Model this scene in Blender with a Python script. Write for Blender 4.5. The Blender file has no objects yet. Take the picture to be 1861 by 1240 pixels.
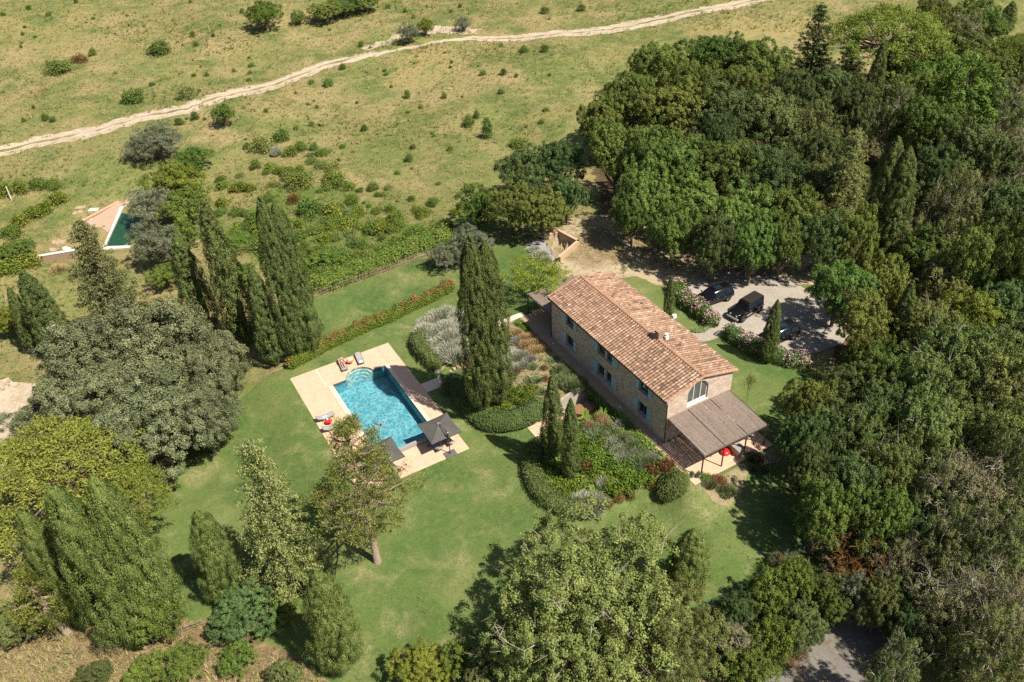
import bpy, bmesh, math, random
import numpy as np
from mathutils import Matrix, Vector

# ------------------------------------------------------------------ camera, sky, sun, exposure
C = bpy.context.scene.collection
scene = bpy.context.scene
F_PX, PITCH, ROLL, CAM_H = 1533.76, 0.657, -0.0507, 57.785
IMG_W, IMG_H = 1861.0, 1240.0
cp, sp, cr, sr = math.cos(PITCH), math.sin(PITCH), math.cos(ROLL), math.sin(ROLL)
cam_data = bpy.data.cameras.new("camera")
cam = bpy.data.objects.new("camera", cam_data)
C.objects.link(cam)
scene.camera = cam
cam_data.sensor_width = 36.0
cam_data.lens = 36.0 * F_PX / IMG_W
cam_data.clip_end = 6000
cam_data.clip_start = 0.5
lev_r, lev_d, fwd = Vector((1, 0, 0)), Vector((0, -sp, -cp)), Vector((0, cp, -sp))
c_right = cr * lev_r - sr * lev_d
c_down = sr * lev_r + cr * lev_d
m = Matrix((c_right, -c_down, -fwd)).transposed().to_4x4()
m.translation = Vector((0, 0, CAM_H))
cam.matrix_world = m

SUN_AZ, SUN_EL = math.radians(-36.5), math.radians(55.0)
world = bpy.data.worlds.new("World")
scene.world = world
world.use_nodes = True
wn = world.node_tree
bg = wn.nodes["Background"]
sky = wn.nodes.new("ShaderNodeTexSky")
sky.sky_type = 'NISHITA'
sky.sun_disc = False
sky.sun_elevation = SUN_EL
sky.sun_rotation = math.pi / 2 - SUN_AZ
sky.air_density = 1.0
sky.dust_density = 1.4
wn.links.new(sky.outputs[0], bg.inputs[0])
bg.inputs[1].default_value = 0.06
sl = bpy.data.lights.new("sun", 'SUN')
sl.energy = 5.0
sl.angle = math.radians(0.53)
sl.color = (1.0, 0.93, 0.82)
sun = bpy.data.objects.new("sun", sl)
C.objects.link(sun)
sdir = Vector((math.cos(SUN_EL) * math.cos(SUN_AZ), math.cos(SUN_EL) * math.sin(SUN_AZ), math.sin(SUN_EL)))
sun.rotation_euler = sdir.to_track_quat('Z', 'Y').to_euler()
sun.location = sdir * 150
scene.view_settings.view_transform = 'Standard'
scene.view_settings.look = 'None'
scene.view_settings.exposure = 0.6
scene.view_settings.gamma = 1.0
scene.cycles.max_bounces = 7
scene.cycles.diffuse_bounces = 2
scene.cycles.glossy_bounces = 2
scene.cycles.transmission_bounces = 4
scene.cycles.transparent_max_bounces = 8
scene.cycles.caustics_reflective = False
scene.cycles.caustics_refractive = False
scene.cycles.use_denoising = False
scene.cycles.use_adaptive_sampling = True
scene.cycles.adaptive_threshold = 0.01

# ------------------------------------------------------------------ site frame: x = V (across the villa), y = U (along it)
YAW = math.radians(118.5)
O2 = np.array([14.01, 57.56])
UU = np.array([math.cos(YAW), math.sin(YAW)])
VV = np.array([math.sin(YAW), -math.cos(YAW)])
SITE_ROT = math.atan2(VV[1], VV[0])


def site(U, V):
    q = O2 + U * UU + V * VV
    return float(q[0]), float(q[1])


def to_uv(x, y):
    dx, dy = x - O2[0], y - O2[1]
    return dx * UU[0] + dy * UU[1], dx * VV[0] + dy * VV[1]


def look(px, py):
    a, b = px - IMG_W / 2, py - IMG_H / 2
    X, Y = cr * a + sr * b, -sr * a + cr * b
    x, up = X / F_PX, -Y / F_PX
    return x, cp + sp * up, -sp + cp * up


def at_z(px, py, z):
    d = look(px, py)
    t = (z - CAM_H) / d[2]
    return d[0] * t, d[1] * t


# ------------------------------------------------------------------ terrain heights (metres, villa terrace = 0)
CTRL = [(690, 540, -2.1), (640, 512, -2.1), (800, 470, -1.2), (860, 520, -1.2), (640, 420, -2.6), (300, 450, -4), (215, 410, -4.6),
        (100, 600, -5.2), (0, 720, -5.6), (540, 640, -2.7), (470, 690, -3.4), (560, 800, -3.0), (500, 760, -3.5), (430, 850, -4.2),
        (350, 900, -4.6), (320, 1050, -5), (250, 1170, -5.5), (0, 1240, -6.2), (0, 1000, -5.8), (450, 1200, -5.2), (650, 1150, -4.4),
        (700, 950, -3.2), (800, 1000, -3.2), (900, 900, -2.7), (930, 800, -2.5), (820, 760, -2.5), (940, 860, -2.6), (1000, 970, -2.5),
        (1100, 970, -2.2), (1150, 1000, -2.1), (1300, 950, -1.1), (1270, 1050, -1.6), (1400, 880, -0.7), (1450, 800, -0.3), (1380, 1040, -1.5),
        (1540, 1190, -3), (1640, 1120, -2.8), (1861, 1240, -3), (1430, 1240, -3.2), (1000, 1240, -4), (1861, 900, 0), (1861, 600, 1), (1600, 600, 0),
        (1350, 560, 0), (1450, 560, 0), (1450, 640, 0), (1300, 600, 0), (1180, 520, 0), (1000, 450, 0.1), (1100, 450, .3), (1200, 480, .1),
        (1340, 480, .2), (1150, 400, .9), (1300, 300, 1.2), (1040, 200, 0), (700, 300, -2.5), (900, 250, -1.4), (850, 70, .5), (0, 275, -3.4),
        (400, 200, -2), (480, 20, .5), (0, 0, 0), (1400, 10, 3), (1861, 0, 4), (150, 150, -2.4), (560, 250, -2.8), (920, 560, -.6),
        (760, 600, -2.4), (725, 560, -2.3), (900, 420, -.4), (620, 340, -2.9), (1000, 100, 1.4), (1500, 900, -1.2), (1600, 950, -1.6)]
_cx = np.array([(*at_z(a, b, z), z) for a, b, z in CTRL])


def poly_mask(X, Y, poly):
    ins = np.zeros(X.shape, bool)
    n = len(poly)
    for i in range(n):
        x1, y1 = poly[i]
        x2, y2 = poly[(i + 1) % n]
        if y1 == y2:
            continue
        c = ((y1 > Y) != (y2 > Y)) & (X < (x2 - x1) * (Y - y1) / (y2 - y1) + x1)
        ins ^= c
    return ins


def smooth(t):
    t = np.clip(t, 0, 1)
    return t * t * (3 - 2 * t)


BANK_FAR = [(11.5, -1.1), (11.5, -7.2), (11.9, -9.6), (13.0, -11.6), (14.6, -12.5), (17, -12.7), (20, -12.5), (22.2, -12.3), (22.2, -9.0), (22.4, -3.4), (24.9, -3.0), (24.9, -1.1)]
BANK_END = [(23.8, -12.6), (26, -13.2), (28.5, -13.3), (30.6, -12.7), (31.4, -11.0), (30.6, -8.6), (28, -7.6), (25.4, -7.6), (23.8, -8.6)]
BANK_NEAR = [(9.2, -1.1), (9.2, -7.6), (8.7, -8.8), (7.6, -10.6), (5.2, -12.1), (2.7, -12.7), (.6, -12.5), (-1.1, -11.2), (-2.2, -9), (-2.6, -5), (-3.2, -.9)]
COURT = [(11.5, -8.6), (11.5, -1.1), (6.6, -1.1), (7.4, -4.0), (9.2, -5.4), (9.2, -8.6)]
STAIR = [(22.2, -12.6), (23.8, -12.6), (23.8, -8.4), (22.2, -8.4)]


_bay = [to_uv(*at_z(a, b, h)) for a, b, h in ((1013, 421, .9), (1047, 437, .9), (1017, 463, .9), (992, 434, .7))]
BAY = _bay


def height_raw(X, Y):
    shp = X.shape
    x, y = X.ravel(), Y.ravel()
    num = np.zeros(x.size)
    den = np.zeros(x.size)
    for cx, cy, cz in _cx:
        d2 = (x - cx) ** 2 + (y - cy) ** 2 + 9.0
        w = 1.0 / d2 ** 1.6
        num += w * cz
        den += w
    z = num / den
    far = smooth((np.hypot(x, y - 90) - 180) / 500.0)
    z = z * (1 - far) + 3.0 * far
    und = 0.35 * np.sin(x * .11 + 1.3) * np.sin(y * .093 + .4) + .22 * np.sin(x * .23 + y * .17)
    U, V = to_uv(x, y)
    calm = smooth((np.hypot(U - 14, V + 6) - 34) / 25)
    z += und * calm
    # pool lawn, villa platform
    def rect(u0, u1, v0, v1, f):
        du = np.maximum(np.maximum(u0 - U, U - u1), 0)
        dv = np.maximum(np.maximum(v0 - V, V - v1), 0)
        return 1 - smooth(np.hypot(du, dv) / f)
    w = rect(15.8, 33, -27.3, -13.2, 5)
    z = z * (1 - w) + -2.5 * w
    w = rect(11.0, 15.2, -27.3, -13.2, 4) * smooth((16.4 - U) / 2.0)
    z = z * (1 - w) + -2.92 * w
    w = rect(-5.9, 26, -1.1, 26, 3.5)
    z = z * (1 - w)
    w = rect(-2, 20, -20, -13.6, 4)
    z = z * (1 - w) + np.minimum(z, -2.45) * w
    b = -1.75 + 1.65 * smooth((V + 11.8) / 9.0)
    for P in (BANK_FAR, BANK_END):
        k = poly_mask(U, V, P)
        z = np.where(k, b, z)
    k = poly_mask(U, V, BANK_NEAR)
    dist = np.full(z.shape, 99.0)
    for i in range(len(BANK_NEAR) - 1):
        (ua, va), (ub, vb) = BANK_NEAR[i], BANK_NEAR[i + 1]
        t = np.clip(((U - ua) * (ub - ua) + (V - va) * (vb - va)) / ((ub - ua) ** 2 + (vb - va) ** 2), 0, 1)
        dist = np.minimum(dist, np.hypot(U - ua - t * (ub - ua), V - va - t * (vb - va)))
    sd = np.where(k, dist, -dist)
    w = smooth(sd / 2.6 + .5)
    z = np.where(V < -.9, z * (1 - w) + np.maximum(b - .25, z) * w, z)
    k = poly_mask(U, V, COURT)
    z = np.where(k, -2.4, z)
    k = poly_mask(U, V, STAIR)
    z = np.where(k, b - .35, z)
    k = poly_mask(U, V, BAY)
    z = np.where(k, -.95, z)
    # basin of the swimming pool, basin of the old pool, both cut below their own shells
    k = (U > 14.9) & (U < 29.5) & (V > -23.9) & (V < -16.2)
    z = np.where(k, -4.4, z)
    k = poly_mask(U, V, [(29, -22.2), (31.2, -21.6), (31.2, -18.4), (29, -17.8)])
    z = np.where(k, -4.0, z)
    k = (U > 6.4) & (U < 11.4) & (V > -1.7) & (V < 2.2)
    z = np.where(k, -2.45, z)
    return z.reshape(shp)


def axis(lo, hi, step, far_lo, far_hi):
    a = list(np.arange(lo, hi + 1e-6, step))
    s, x = step, lo
    left = []
    while x > far_lo:
        s *= 1.35
        x -= s
        left.append(x)
    s, x = step, hi
    right = []
    while x < far_hi:
        s *= 1.35
        x += s
        right.append(x)
    return np.array(left[::-1] + a + right)


GX = axis(-100, 125, 0.5, -1500, 1500)
GY = axis(14, 250, 0.5, -300, 2600)
XX, YY = np.meshgrid(GX, GY, indexing='xy')
ZZ = height_raw(XX, YY)


def ground(x, y):
    x = np.asarray(x, float)
    y = np.asarray(y, float)
    i = np.clip(np.searchsorted(GX, x) - 1, 0, len(GX) - 2)
    j = np.clip(np.searchsorted(GY, y) - 1, 0, len(GY) - 2)
    tx = np.clip((x - GX[i]) / (GX[i + 1] - GX[i]), 0, 1)
    ty = np.clip((y - GY[j]) / (GY[j + 1] - GY[j]), 0, 1)
    z = ZZ[j, i] * (1 - tx) * (1 - ty) + ZZ[j, i + 1] * tx * (1 - ty) + ZZ[j + 1, i] * (1 - tx) * ty + ZZ[j + 1, i + 1] * tx * ty
    return z


def at(px, py, up=0.0):
    """ground point seen at a photo pixel; up = height of the seen point above the ground"""
    z = -1.0
    for _ in range(14):
        x, y = at_z(px, py, z + up)
        z = 0.5 * z + 0.5 * float(ground(x, y))
    x, y = at_z(px, py, z + up)
    return x, y, float(ground(x, y))


def m_per_px(x, y, z=0):
    return math.sqrt(x * x + y * y + (CAM_H - z) ** 2) / F_PX


# ------------------------------------------------------------------ object helpers
def tag(o, label=None, cat=None, group=None, kind=None, category=None):
    cat = cat or category
    if label: o['label'] = label
    if cat: o['category'] = cat
    if group: o['group'] = group
    if kind: o['kind'] = kind
    return o


def empty(name, loc, rz=0.0, scale=(1, 1, 1), **kw):
    o = bpy.data.objects.new(name, None)
    o.empty_display_size = .3
    C.objects.link(o)
    o.location = loc
    o.rotation_euler = (0, 0, rz)
    o.scale = scale
    return tag(o, **kw)


def link(name, me, parent=None, loc=(0, 0, 0), rz=0.0, **kw):
    o = bpy.data.objects.new(name, me)
    C.objects.link(o)
    o.location = loc
    o.rotation_euler = (0, 0, rz)
    if parent is not None: o.parent = parent
    return tag(o, **kw)


def mesh_np(name, V, F, mat, tint=None, smooth_=False):
    V = np.asarray(V, np.float32)
    F = np.asarray(F, np.int32)
    n, k = F.shape
    me = bpy.data.meshes.new(name)
    me.vertices.add(len(V))
    me.vertices.foreach_set("co", V.ravel())
    me.loops.add(n * k)
    me.loops.foreach_set("vertex_index", F.ravel())
    me.polygons.add(n)
    me.polygons.foreach_set("loop_start", np.arange(0, n * k, k, dtype=np.int32))
    me.polygons.foreach_set("loop_total", np.full(n, k, np.int32))
    if smooth_:
        me.polygons.foreach_set("use_smooth", np.ones(n, bool))
    me.update(calc_edges=True)
    if tint is not None:
        a = me.attributes.new("tint", 'FLOAT', 'FACE')
        a.data.foreach_set("value", np.asarray(tint, np.float32))
    me.materials.append(mat)
    return me


class MB:
    """collects shapes of ONE part, then builds one mesh object"""
    def __init__(s):
        s.v, s.f, s.t = [], [], []

    def add(s, vs, fs, tint=.5):
        b = len(s.v)
        s.v += [tuple(p) for p in vs]
        s.f += [tuple(i + b for i in f) for f in fs]
        s.t += [tint] * len(fs)
        return s

    def box(s, a, b, tint=.5, M=None):
        x0, y0, z0 = a
        x1, y1, z1 = b
        vs = [(x0, y0, z0), (x1, y0, z0), (x1, y1, z0), (x0, y1, z0), (x0, y0, z1), (x1, y0, z1), (x1, y1, z1), (x0, y1, z1)]
        if M is not None: vs = [M @ Vector(p) for p in vs]
        return s.add(vs, [(3, 2, 1, 0), (4, 5, 6, 7), (0, 1, 5, 4), (1, 2, 6, 5), (2, 3, 7, 6), (3, 0, 4, 7)], tint)

    def cham(s, a, b, c=.02, tint=.5, M=None):
        """box with chamfered vertical and top edges"""
        x0, y0, z0 = a
        x1, y1, z1 = b
        def ring(i, z):
            e = c
            return [(x0 + e + i, y0 + i, z), (x1 - e - i, y0 + i, z), (x1 - i, y0 + e + i, z), (x1 - i, y1 - e - i, z), (x1 - e - i, y1 - i, z), (x0 + e + i, y1 - i, z), (x0 + i, y1 - e - i, z), (x0 + i, y0 + e + i, z)]
        vs = ring(0, z0) + ring(0, z1 - c) + ring(c, z1)
        if M is not None: vs = [M @ Vector(p) for p in vs]
        fs = [tuple(range(7, -1, -1)), tuple(range(16, 24))]
        for r in (0, 8):
            for i in range(8):
                j = (i + 1) % 8
                fs.append((r + i, r + j, r + 8 + j, r + 8 + i))
        return s.add(vs, fs, tint)

    def tube(s, pts, rad, seg=8, tint=.5, cap=True):
        pts = [Vector(p) for p in pts]
        n = len(pts)
        if not hasattr(rad, '__len__'): rad = [rad] * n
        b = len(s.v)
        up = Vector((0, 0, 1))
        for i, p in enumerate(pts):
            d = (pts[min(i + 1, n - 1)] - pts[max(i - 1, 0)])
            d = d.normalized() if d.length > 1e-9 else Vector((0, 0, 1))
            a = d.cross(up)
            if a.length < 1e-3: a = d.cross(Vector((1, 0, 0)))
            a.normalize()
            c = d.cross(a)
            for k in range(seg):
                t = 2 * math.pi * k / seg
                s.v.append(tuple(p + (a * math.cos(t) + c * math.sin(t)) * rad[i]))
        for i in range(n - 1):
            for k in range(seg):
                k2 = (k + 1) % seg
                s.f.append((b + i * seg + k, b + i * seg + k2, b + (i + 1) * seg + k2, b + (i + 1) * seg + k))
                s.t.append(tint)
        if cap:
            s.f.append(tuple(b + k for k in range(seg)))
            s.f.append(tuple(b + (n - 1) * seg + k for k in reversed(range(seg))))
            s.t += [tint, tint]
        return s

    def lathe(s, prof, seg=16, c=(0, 0, 0), tint=.5):
        b = len(s.v)
        for r, z in prof:
            for k in range(seg):
                t = 2 * math.pi * k / seg
                s.v.append((c[0] + r * math.cos(t), c[1] + r * math.sin(t), c[2] + z))
        for i in range(len(prof) - 1):
            for k in range(seg):
                k2 = (k + 1) % seg
                s.f.append((b + i * seg + k, b + i * seg + k2, b + (i + 1) * seg + k2, b + (i + 1) * seg + k))
                s.t.append(tint)
        s.f.append(tuple(b + (len(prof) - 1) * seg + k for k in range(seg)))
        s.f.append(tuple(b + k for k in reversed(range(seg))))
        s.t += [tint, tint]
        return s

    def mesh(s, name, mat, smooth_=False):
        me = bpy.data.meshes.new(name)
        me.from_pydata(s.v, [], s.f)
        if smooth_:
            me.polygons.foreach_set("use_smooth", np.ones(len(s.f), bool))
        a = me.attributes.new("tint", 'FLOAT', 'FACE')
        a.data.foreach_set("value", np.array(s.t, np.float32))
        me.materials.append(mat)
        me.update()
        return me

    def build(s, name, mat, parent=None, loc=(0, 0, 0), rz=0.0, smooth_=False, **kw):
        return link(name, s.mesh(name, mat, smooth_), parent, loc, rz, **kw)


def copy_tree(o, parent=None):
    c = o.copy()
    C.objects.link(c)
    if parent is not None: c.parent = parent
    for ch in [x for x in bpy.data.objects if x.parent == o]:
        copy_tree(ch, c)
    return c


# ------------------------------------------------------------------ materials
def nodes(name):
    m = bpy.data.materials.new(name)
    m.use_nodes = True
    nt = m.node_tree
    return m, nt, nt.nodes["Principled BSDF"]


def N(nt, typ, **kw):
    n = nt.nodes.new(typ)
    for k, v in kw.items():
        if k.startswith('i_'):
            key = k[2:]
            n.inputs[int(key) if key.isdigit() else key].default_value = v
        else:
            setattr(n, k, v)
    return n


def rgba(c): return (c[0], c[1], c[2], 1.0)


def ramp(nt, stops, interp='LINEAR'):
    r = nt.nodes.new("ShaderNodeValToRGB")
    r.color_ramp.interpolation = interp
    el = r.color_ramp.elements
    el[0].position, el[0].color = stops[0][0], rgba(stops[0][1])
    el[1].position, el[1].color = stops[-1][0], rgba(stops[-1][1])
    for p, c in stops[1:-1]:
        e = el.new(p)
        e.color = rgba(c)
    return r


def noise(nt, scale, detail=4, rough=.55, coord=None, dist=0.0):
    n = N(nt, "ShaderNodeTexNoise", i_Scale=scale, i_Detail=detail, i_Roughness=rough, i_Distortion=dist)
    if coord is not None: nt.links.new(coord, n.inputs["Vector"])
    return n


def mixc(nt, fac, a, b, blend='MIX'):
    mx = N(nt, "ShaderNodeMix", data_type='RGBA', blend_type=blend)
    for sock, v in ((mx.inputs[0], fac), (mx.inputs[6], a), (mx.inputs[7], b)):
        if isinstance(v, (int, float)): sock.default_value = v
        elif isinstance(v, tuple): sock.default_value = rgba(v)
        else: nt.links.new(v, sock)
    return mx.outputs[2]


def plain(name, c1, c2=None, scale=6.0, rough=.6, spec=.4, metal=0.0, bump=0.0, bscale=None, coat=0.0):
    m, nt, b = nodes(name)
    b.inputs["Roughness"].default_value = rough
    b.inputs["Specular IOR Level"].default_value = spec
    b.inputs["Metallic"].default_value = metal
    b.inputs["Coat Weight"].default_value = coat
    b.inputs["Coat Roughness"].default_value = .05
    tc = N(nt, "ShaderNodeTexCoord")
    if c2 is None: c2 = tuple(x * .8 for x in c1)
    n = noise(nt, scale, 5, .6, tc.outputs["Object"])
    r = ramp(nt, [(.35, c2), (.65, c1)])
    nt.links.new(n.outputs[0], r.inputs[0])
    nt.links.new(r.outputs[0], b.inputs["Base Color"])
    if bump:
        n2 = noise(nt, bscale or scale * 4, 4, .6, tc.outputs["Object"])
        bm_ = N(nt, "ShaderNodeBump", i_Strength=bump, i_Distance=.05)
        nt.links.new(n2.outputs[0], bm_.inputs["Height"])
        nt.links.new(bm_.outputs[0], b.inputs["Normal"])
    return m


def leafy(name, dark, light, trans=.14, rough=.7, var=.25, third=None):
    """foliage: colour runs with the face attribute 'tint' and a little with each plant"""
    m, nt, b = nodes(name)
    at_ = N(nt, "ShaderNodeAttribute", attribute_name="tint")
    stops = [(0.0, dark), (1.0, light)] if third is None else [(0.0, dark), (.8, light), (1.0, third)]
    r = ramp(nt, stops)
    nt.links.new(at_.outputs["Fac"], r.inputs[0])
    oi = N(nt, "ShaderNodeObjectInfo")
    mr = N(nt, "ShaderNodeMapRange", i_3=1 - var, i_4=1 + var)
    nt.links.new(oi.outputs["Random"], mr.inputs[0])
    hs = N(nt, "ShaderNodeHueSaturation")
    mr2 = N(nt, "ShaderNodeMapRange", i_3=.5 + .035 * var / .25, i_4=.5 - .03 * var / .25)
    mul = N(nt, "ShaderNodeMath", operation='MULTIPLY', i_1=7.31)
    fr = N(nt, "ShaderNodeMath", operation='FRACT')
    nt.links.new(oi.outputs["Random"], mul.inputs[0])
    nt.links.new(mul.outputs[0], fr.inputs[0])
    nt.links.new(fr.outputs[0], mr2.inputs[0])
    nt.links.new(mr2.outputs[0], hs.inputs["Hue"])
    nt.links.new(mr.outputs[0], hs.inputs["Value"])
    nt.links.new(r.outputs[0], hs.inputs["Color"])
    b.inputs["Roughness"].default_value = rough
    b.inputs["Specular IOR Level"].default_value = .10
    nt.links.new(hs.outputs[0], b.inputs["Base Color"])
    tr = N(nt, "ShaderNodeBsdfTranslucent")
    g = mixc(nt, .35, hs.outputs[0], (.25, .33, .03))
    nt.links.new(g, tr.inputs[0])
    ms = N(nt, "ShaderNodeMixShader", i_0=trans)
    nt.links.new(b.outputs[0], ms.inputs[1])
    nt.links.new(tr.outputs[0], ms.inputs[2])
    nt.links.new(ms.outputs[0], nt.nodes["Material Output"].inputs[0])
    return m


def tinted(name, stops, rough=.75, nscale=8.0, namt=.35, bump=.2, bscale=30):
    """colour from the per-face 'tint' through a ramp, weathered by noise"""
    m, nt, b = nodes(name)
    at_ = N(nt, "ShaderNodeAttribute", attribute_name="tint")
    r = ramp(nt, stops)
    nt.links.new(at_.outputs["Fac"], r.inputs[0])
    tc = N(nt, "ShaderNodeTexCoord")
    n = noise(nt, nscale, 5, .65, tc.outputs["Object"])
    r2 = ramp(nt, [(.3, (1 - namt,) * 3), (.7, (1 + namt * .5,) * 3)])
    nt.links.new(n.outputs[0], r2.inputs[0])
    c = mixc(nt, 1.0, r.outputs[0], r2.outputs[0], 'MULTIPLY')
    nt.links.new(c, b.inputs["Base Color"])
    b.inputs["Roughness"].default_value = rough
    b.inputs["Specular IOR Level"].default_value = .25
    if bump:
        n2 = noise(nt, bscale, 3, .6, tc.outputs["Object"])
        bm_ = N(nt, "ShaderNodeBump", i_Strength=bump, i_Distance=.03)
        nt.links.new(n2.outputs[0], bm_.inputs["Height"])
        nt.links.new(bm_.outputs[0], b.inputs["Normal"])
    return m


def patchy(name, layers, base, rough=.9, bump=.5, bscale=3.0, bdist=.1):
    """ground: base colour, then layers (scale, lo, hi, colour, detail) laid over it by noise masks in world space"""
    m, nt, b = nodes(name)
    geo = N(nt, "ShaderNodeNewGeometry")
    col = base
    for k, (sc, lo, hi, c, det) in enumerate(layers):
        mp = N(nt, "ShaderNodeMapping")
        mp.inputs["Location"].default_value = (17.3 * k, 9.1 * k, 3.7 * k)
        nt.links.new(geo.outputs["Position"], mp.inputs[0])
        n = noise(nt, sc, det, .6, mp.outputs[0], .4)
        r = ramp(nt, [(lo, (0, 0, 0)), (hi, (1, 1, 1))])
        nt.links.new(n.outputs[0], r.inputs[0])
        col = mixc(nt, r.outputs[0], col, c)
    if isinstance(col, tuple): b.inputs["Base Color"].default_value = rgba(col)
    else: nt.links.new(col, b.inputs["Base Color"])
    b.inputs["Roughness"].default_value = rough
    b.inputs["Specular IOR Level"].default_value = .12
    n2 = noise(nt, bscale, 6, .7, geo.outputs["Position"])
    bm_ = N(nt, "ShaderNodeBump", i_Strength=bump, i_Distance=bdist)
    nt.links.new(n2.outputs[0], bm_.inputs["Height"])
    nt.links.new(bm_.outputs[0], b.inputs["Normal"])
    return m
# ------------------------------------------------------------------ the ground sheet and what is laid on it
rng = np.random.default_rng(7)
GREEN_A, GREEN_B = (.082, .108, .026), (.118, .142, .036)
TAN_A, TAN_B = (.27, .20, .088), (.36, .28, .145)
M_meadow = patchy("meadow_ground", [(.016, .44, .58, (.150, .185, .052), 5), (.03, .43, .57, (.30, .245, .10), 6), (.06, .46, .60, (.38, .285, .145), 7), (.12, .47, .64, (.105, .150, .038), 6),
                                    (.5, .50, .72, (.32, .275, .115), 6), (1.5, .50, .72, (.12, .165, .040), 6), (4.0, .50, .72, (.29, .265, .105), 5)], (.20, .235, .068), bump=1.0, bscale=2.6, bdist=.35)
M_lawn = patchy("mown_lawn", [(.045, .42, .60, (.090, .150, .036), 5), (.08, .45, .62, (.185, .200, .068), 6), (.36, .51, .68, (.29, .255, .125), 7), (.18, .46, .64, (.050, .105, .024), 5),
                              (1.6, .46, .70, (.135, .175, .052), 6), (6, .45, .70, (.062, .108, .024), 5), (14, .5, .72, (.17, .195, .07), 3)], (.086, .138, .032), bump=.6, bscale=9, bdist=.06)
M_soil = patchy("dry_soil", [(.2, .42, .62, (.16, .105, .058), 5), (.9, .5, .7, (.32, .235, .135), 6), (3.0, .5, .7, (.09, .06, .032), 6), (.5, .58, .7, (.11, .11, .035), 5)], (.23, .16, .09), bump=.8, bscale=4)
M_litter = patchy("leaf_litter", [(.3, .42, .62, (.10, .07, .04), 5), (2.0, .5, .7, (.21, .15, .085), 6), (5.0, .5, .7, (.05, .035, .02), 5)], (.13, .09, .05), bump=.8, bscale=4)
M_track = patchy("white_clay_track", [(.35, .50, .62, (.36, .30, .16), 7), (.6, .4, .65, (.40, .315, .225), 6), (3.0, .45, .7, (.56, .46, .35), 5), (1.5, .62, .75, (.25, .2, .1), 5)], (.49, .395, .295), bump=.8, bscale=3)
M_gravel = patchy("pale_gravel", [(.25, .4, .65, (.31, .275, .225), 6), (4.0, .4, .7, (.43, .385, .325), 5), (1.2, .5, .7, (.34, .285, .21), 6), (14, .5, .75, (.22, .19, .16), 3)], (.385, .345, .29), bump=.8, bscale=14, bdist=.04)
M_drygrass = patchy("dry_cut_grass", [(.25, .4, .62, (.42, .345, .22), 6), (2.0, .5, .7, (.22, .165, .085), 6), (.12, .52, .66, (.21, .15, .075), 5), (5, .55, .75, (.5, .43, .3), 4)], (.40, .33, .21), bump=.8, bscale=5)
M_bed = patchy("planted_bed_soil", [(.4, .42, .62, (.30, .25, .14), 6), (1.6, .5, .7, (.09, .11, .03), 6), (5, .5, .7, (.17, .13, .07), 5)], (.30, .235, .13), bump=.8, bscale=6)
M_asphalt = patchy("grey_road", [(.5, .42, .65, (.21, .19, .165), 6), (6, .45, .7, (.14, .125, .11), 5), (.8, .52, .7, (.15, .11, .07), 6)], (.18, .165, .145), bump=.5, bscale=20, bdist=.02)

verts = np.stack([XX.ravel(), YY.ravel(), ZZ.ravel()], 1)
nx, ny = len(GX), len(GY)
idx = np.arange(nx * ny).reshape(ny, nx)
quads = np.stack([idx[:-1, :-1].ravel(), idx[:-1, 1:].ravel(), idx[1:, 1:].ravel(), idx[1:, :-1].ravel()], 1)
link("terrain", mesh_np("terrain", verts, quads, M_meadow, smooth_=True), kind='structure')


def jitter(poly, amp, step=1.2, seed=1):
    r = random.Random(seed)
    out = []
    n = len(poly)
    for i in range(n):
        a, b = poly[i], poly[(i + 1) % n]
        L = math.hypot(b[0] - a[0], b[1] - a[1])
        k = max(1, int(L / step))
        nxn, nyn = -(b[1] - a[1]) / (L + 1e-9), (b[0] - a[0]) / (L + 1e-9)
        for j in range(k):
            t = j / k
            e = r.uniform(-amp, amp)
            out.append((a[0] + (b[0] - a[0]) * t + nxn * e, a[1] + (b[1] - a[1]) * t + nyn * e))
    return out


def clip_cell(poly, x0, x1, y0, y1):
    for ax, lim, sgn in ((0, x0, 1), (0, x1, -1), (1, y0, 1), (1, y1, -1)):
        out = []
        n = len(poly)
        for i in range(n):
            a, b = poly[i], poly[(i + 1) % n]
            da, db = sgn * (a[ax] - lim), sgn * (b[ax] - lim)
            if da >= 0: out.append(a)
            if (da >= 0) != (db >= 0):
                t = da / (da - db)
                out.append((a[0] + (b[0] - a[0]) * t, a[1] + (b[1] - a[1]) * t))
        poly = out
        if len(poly) < 3: return []
    return poly


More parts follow.
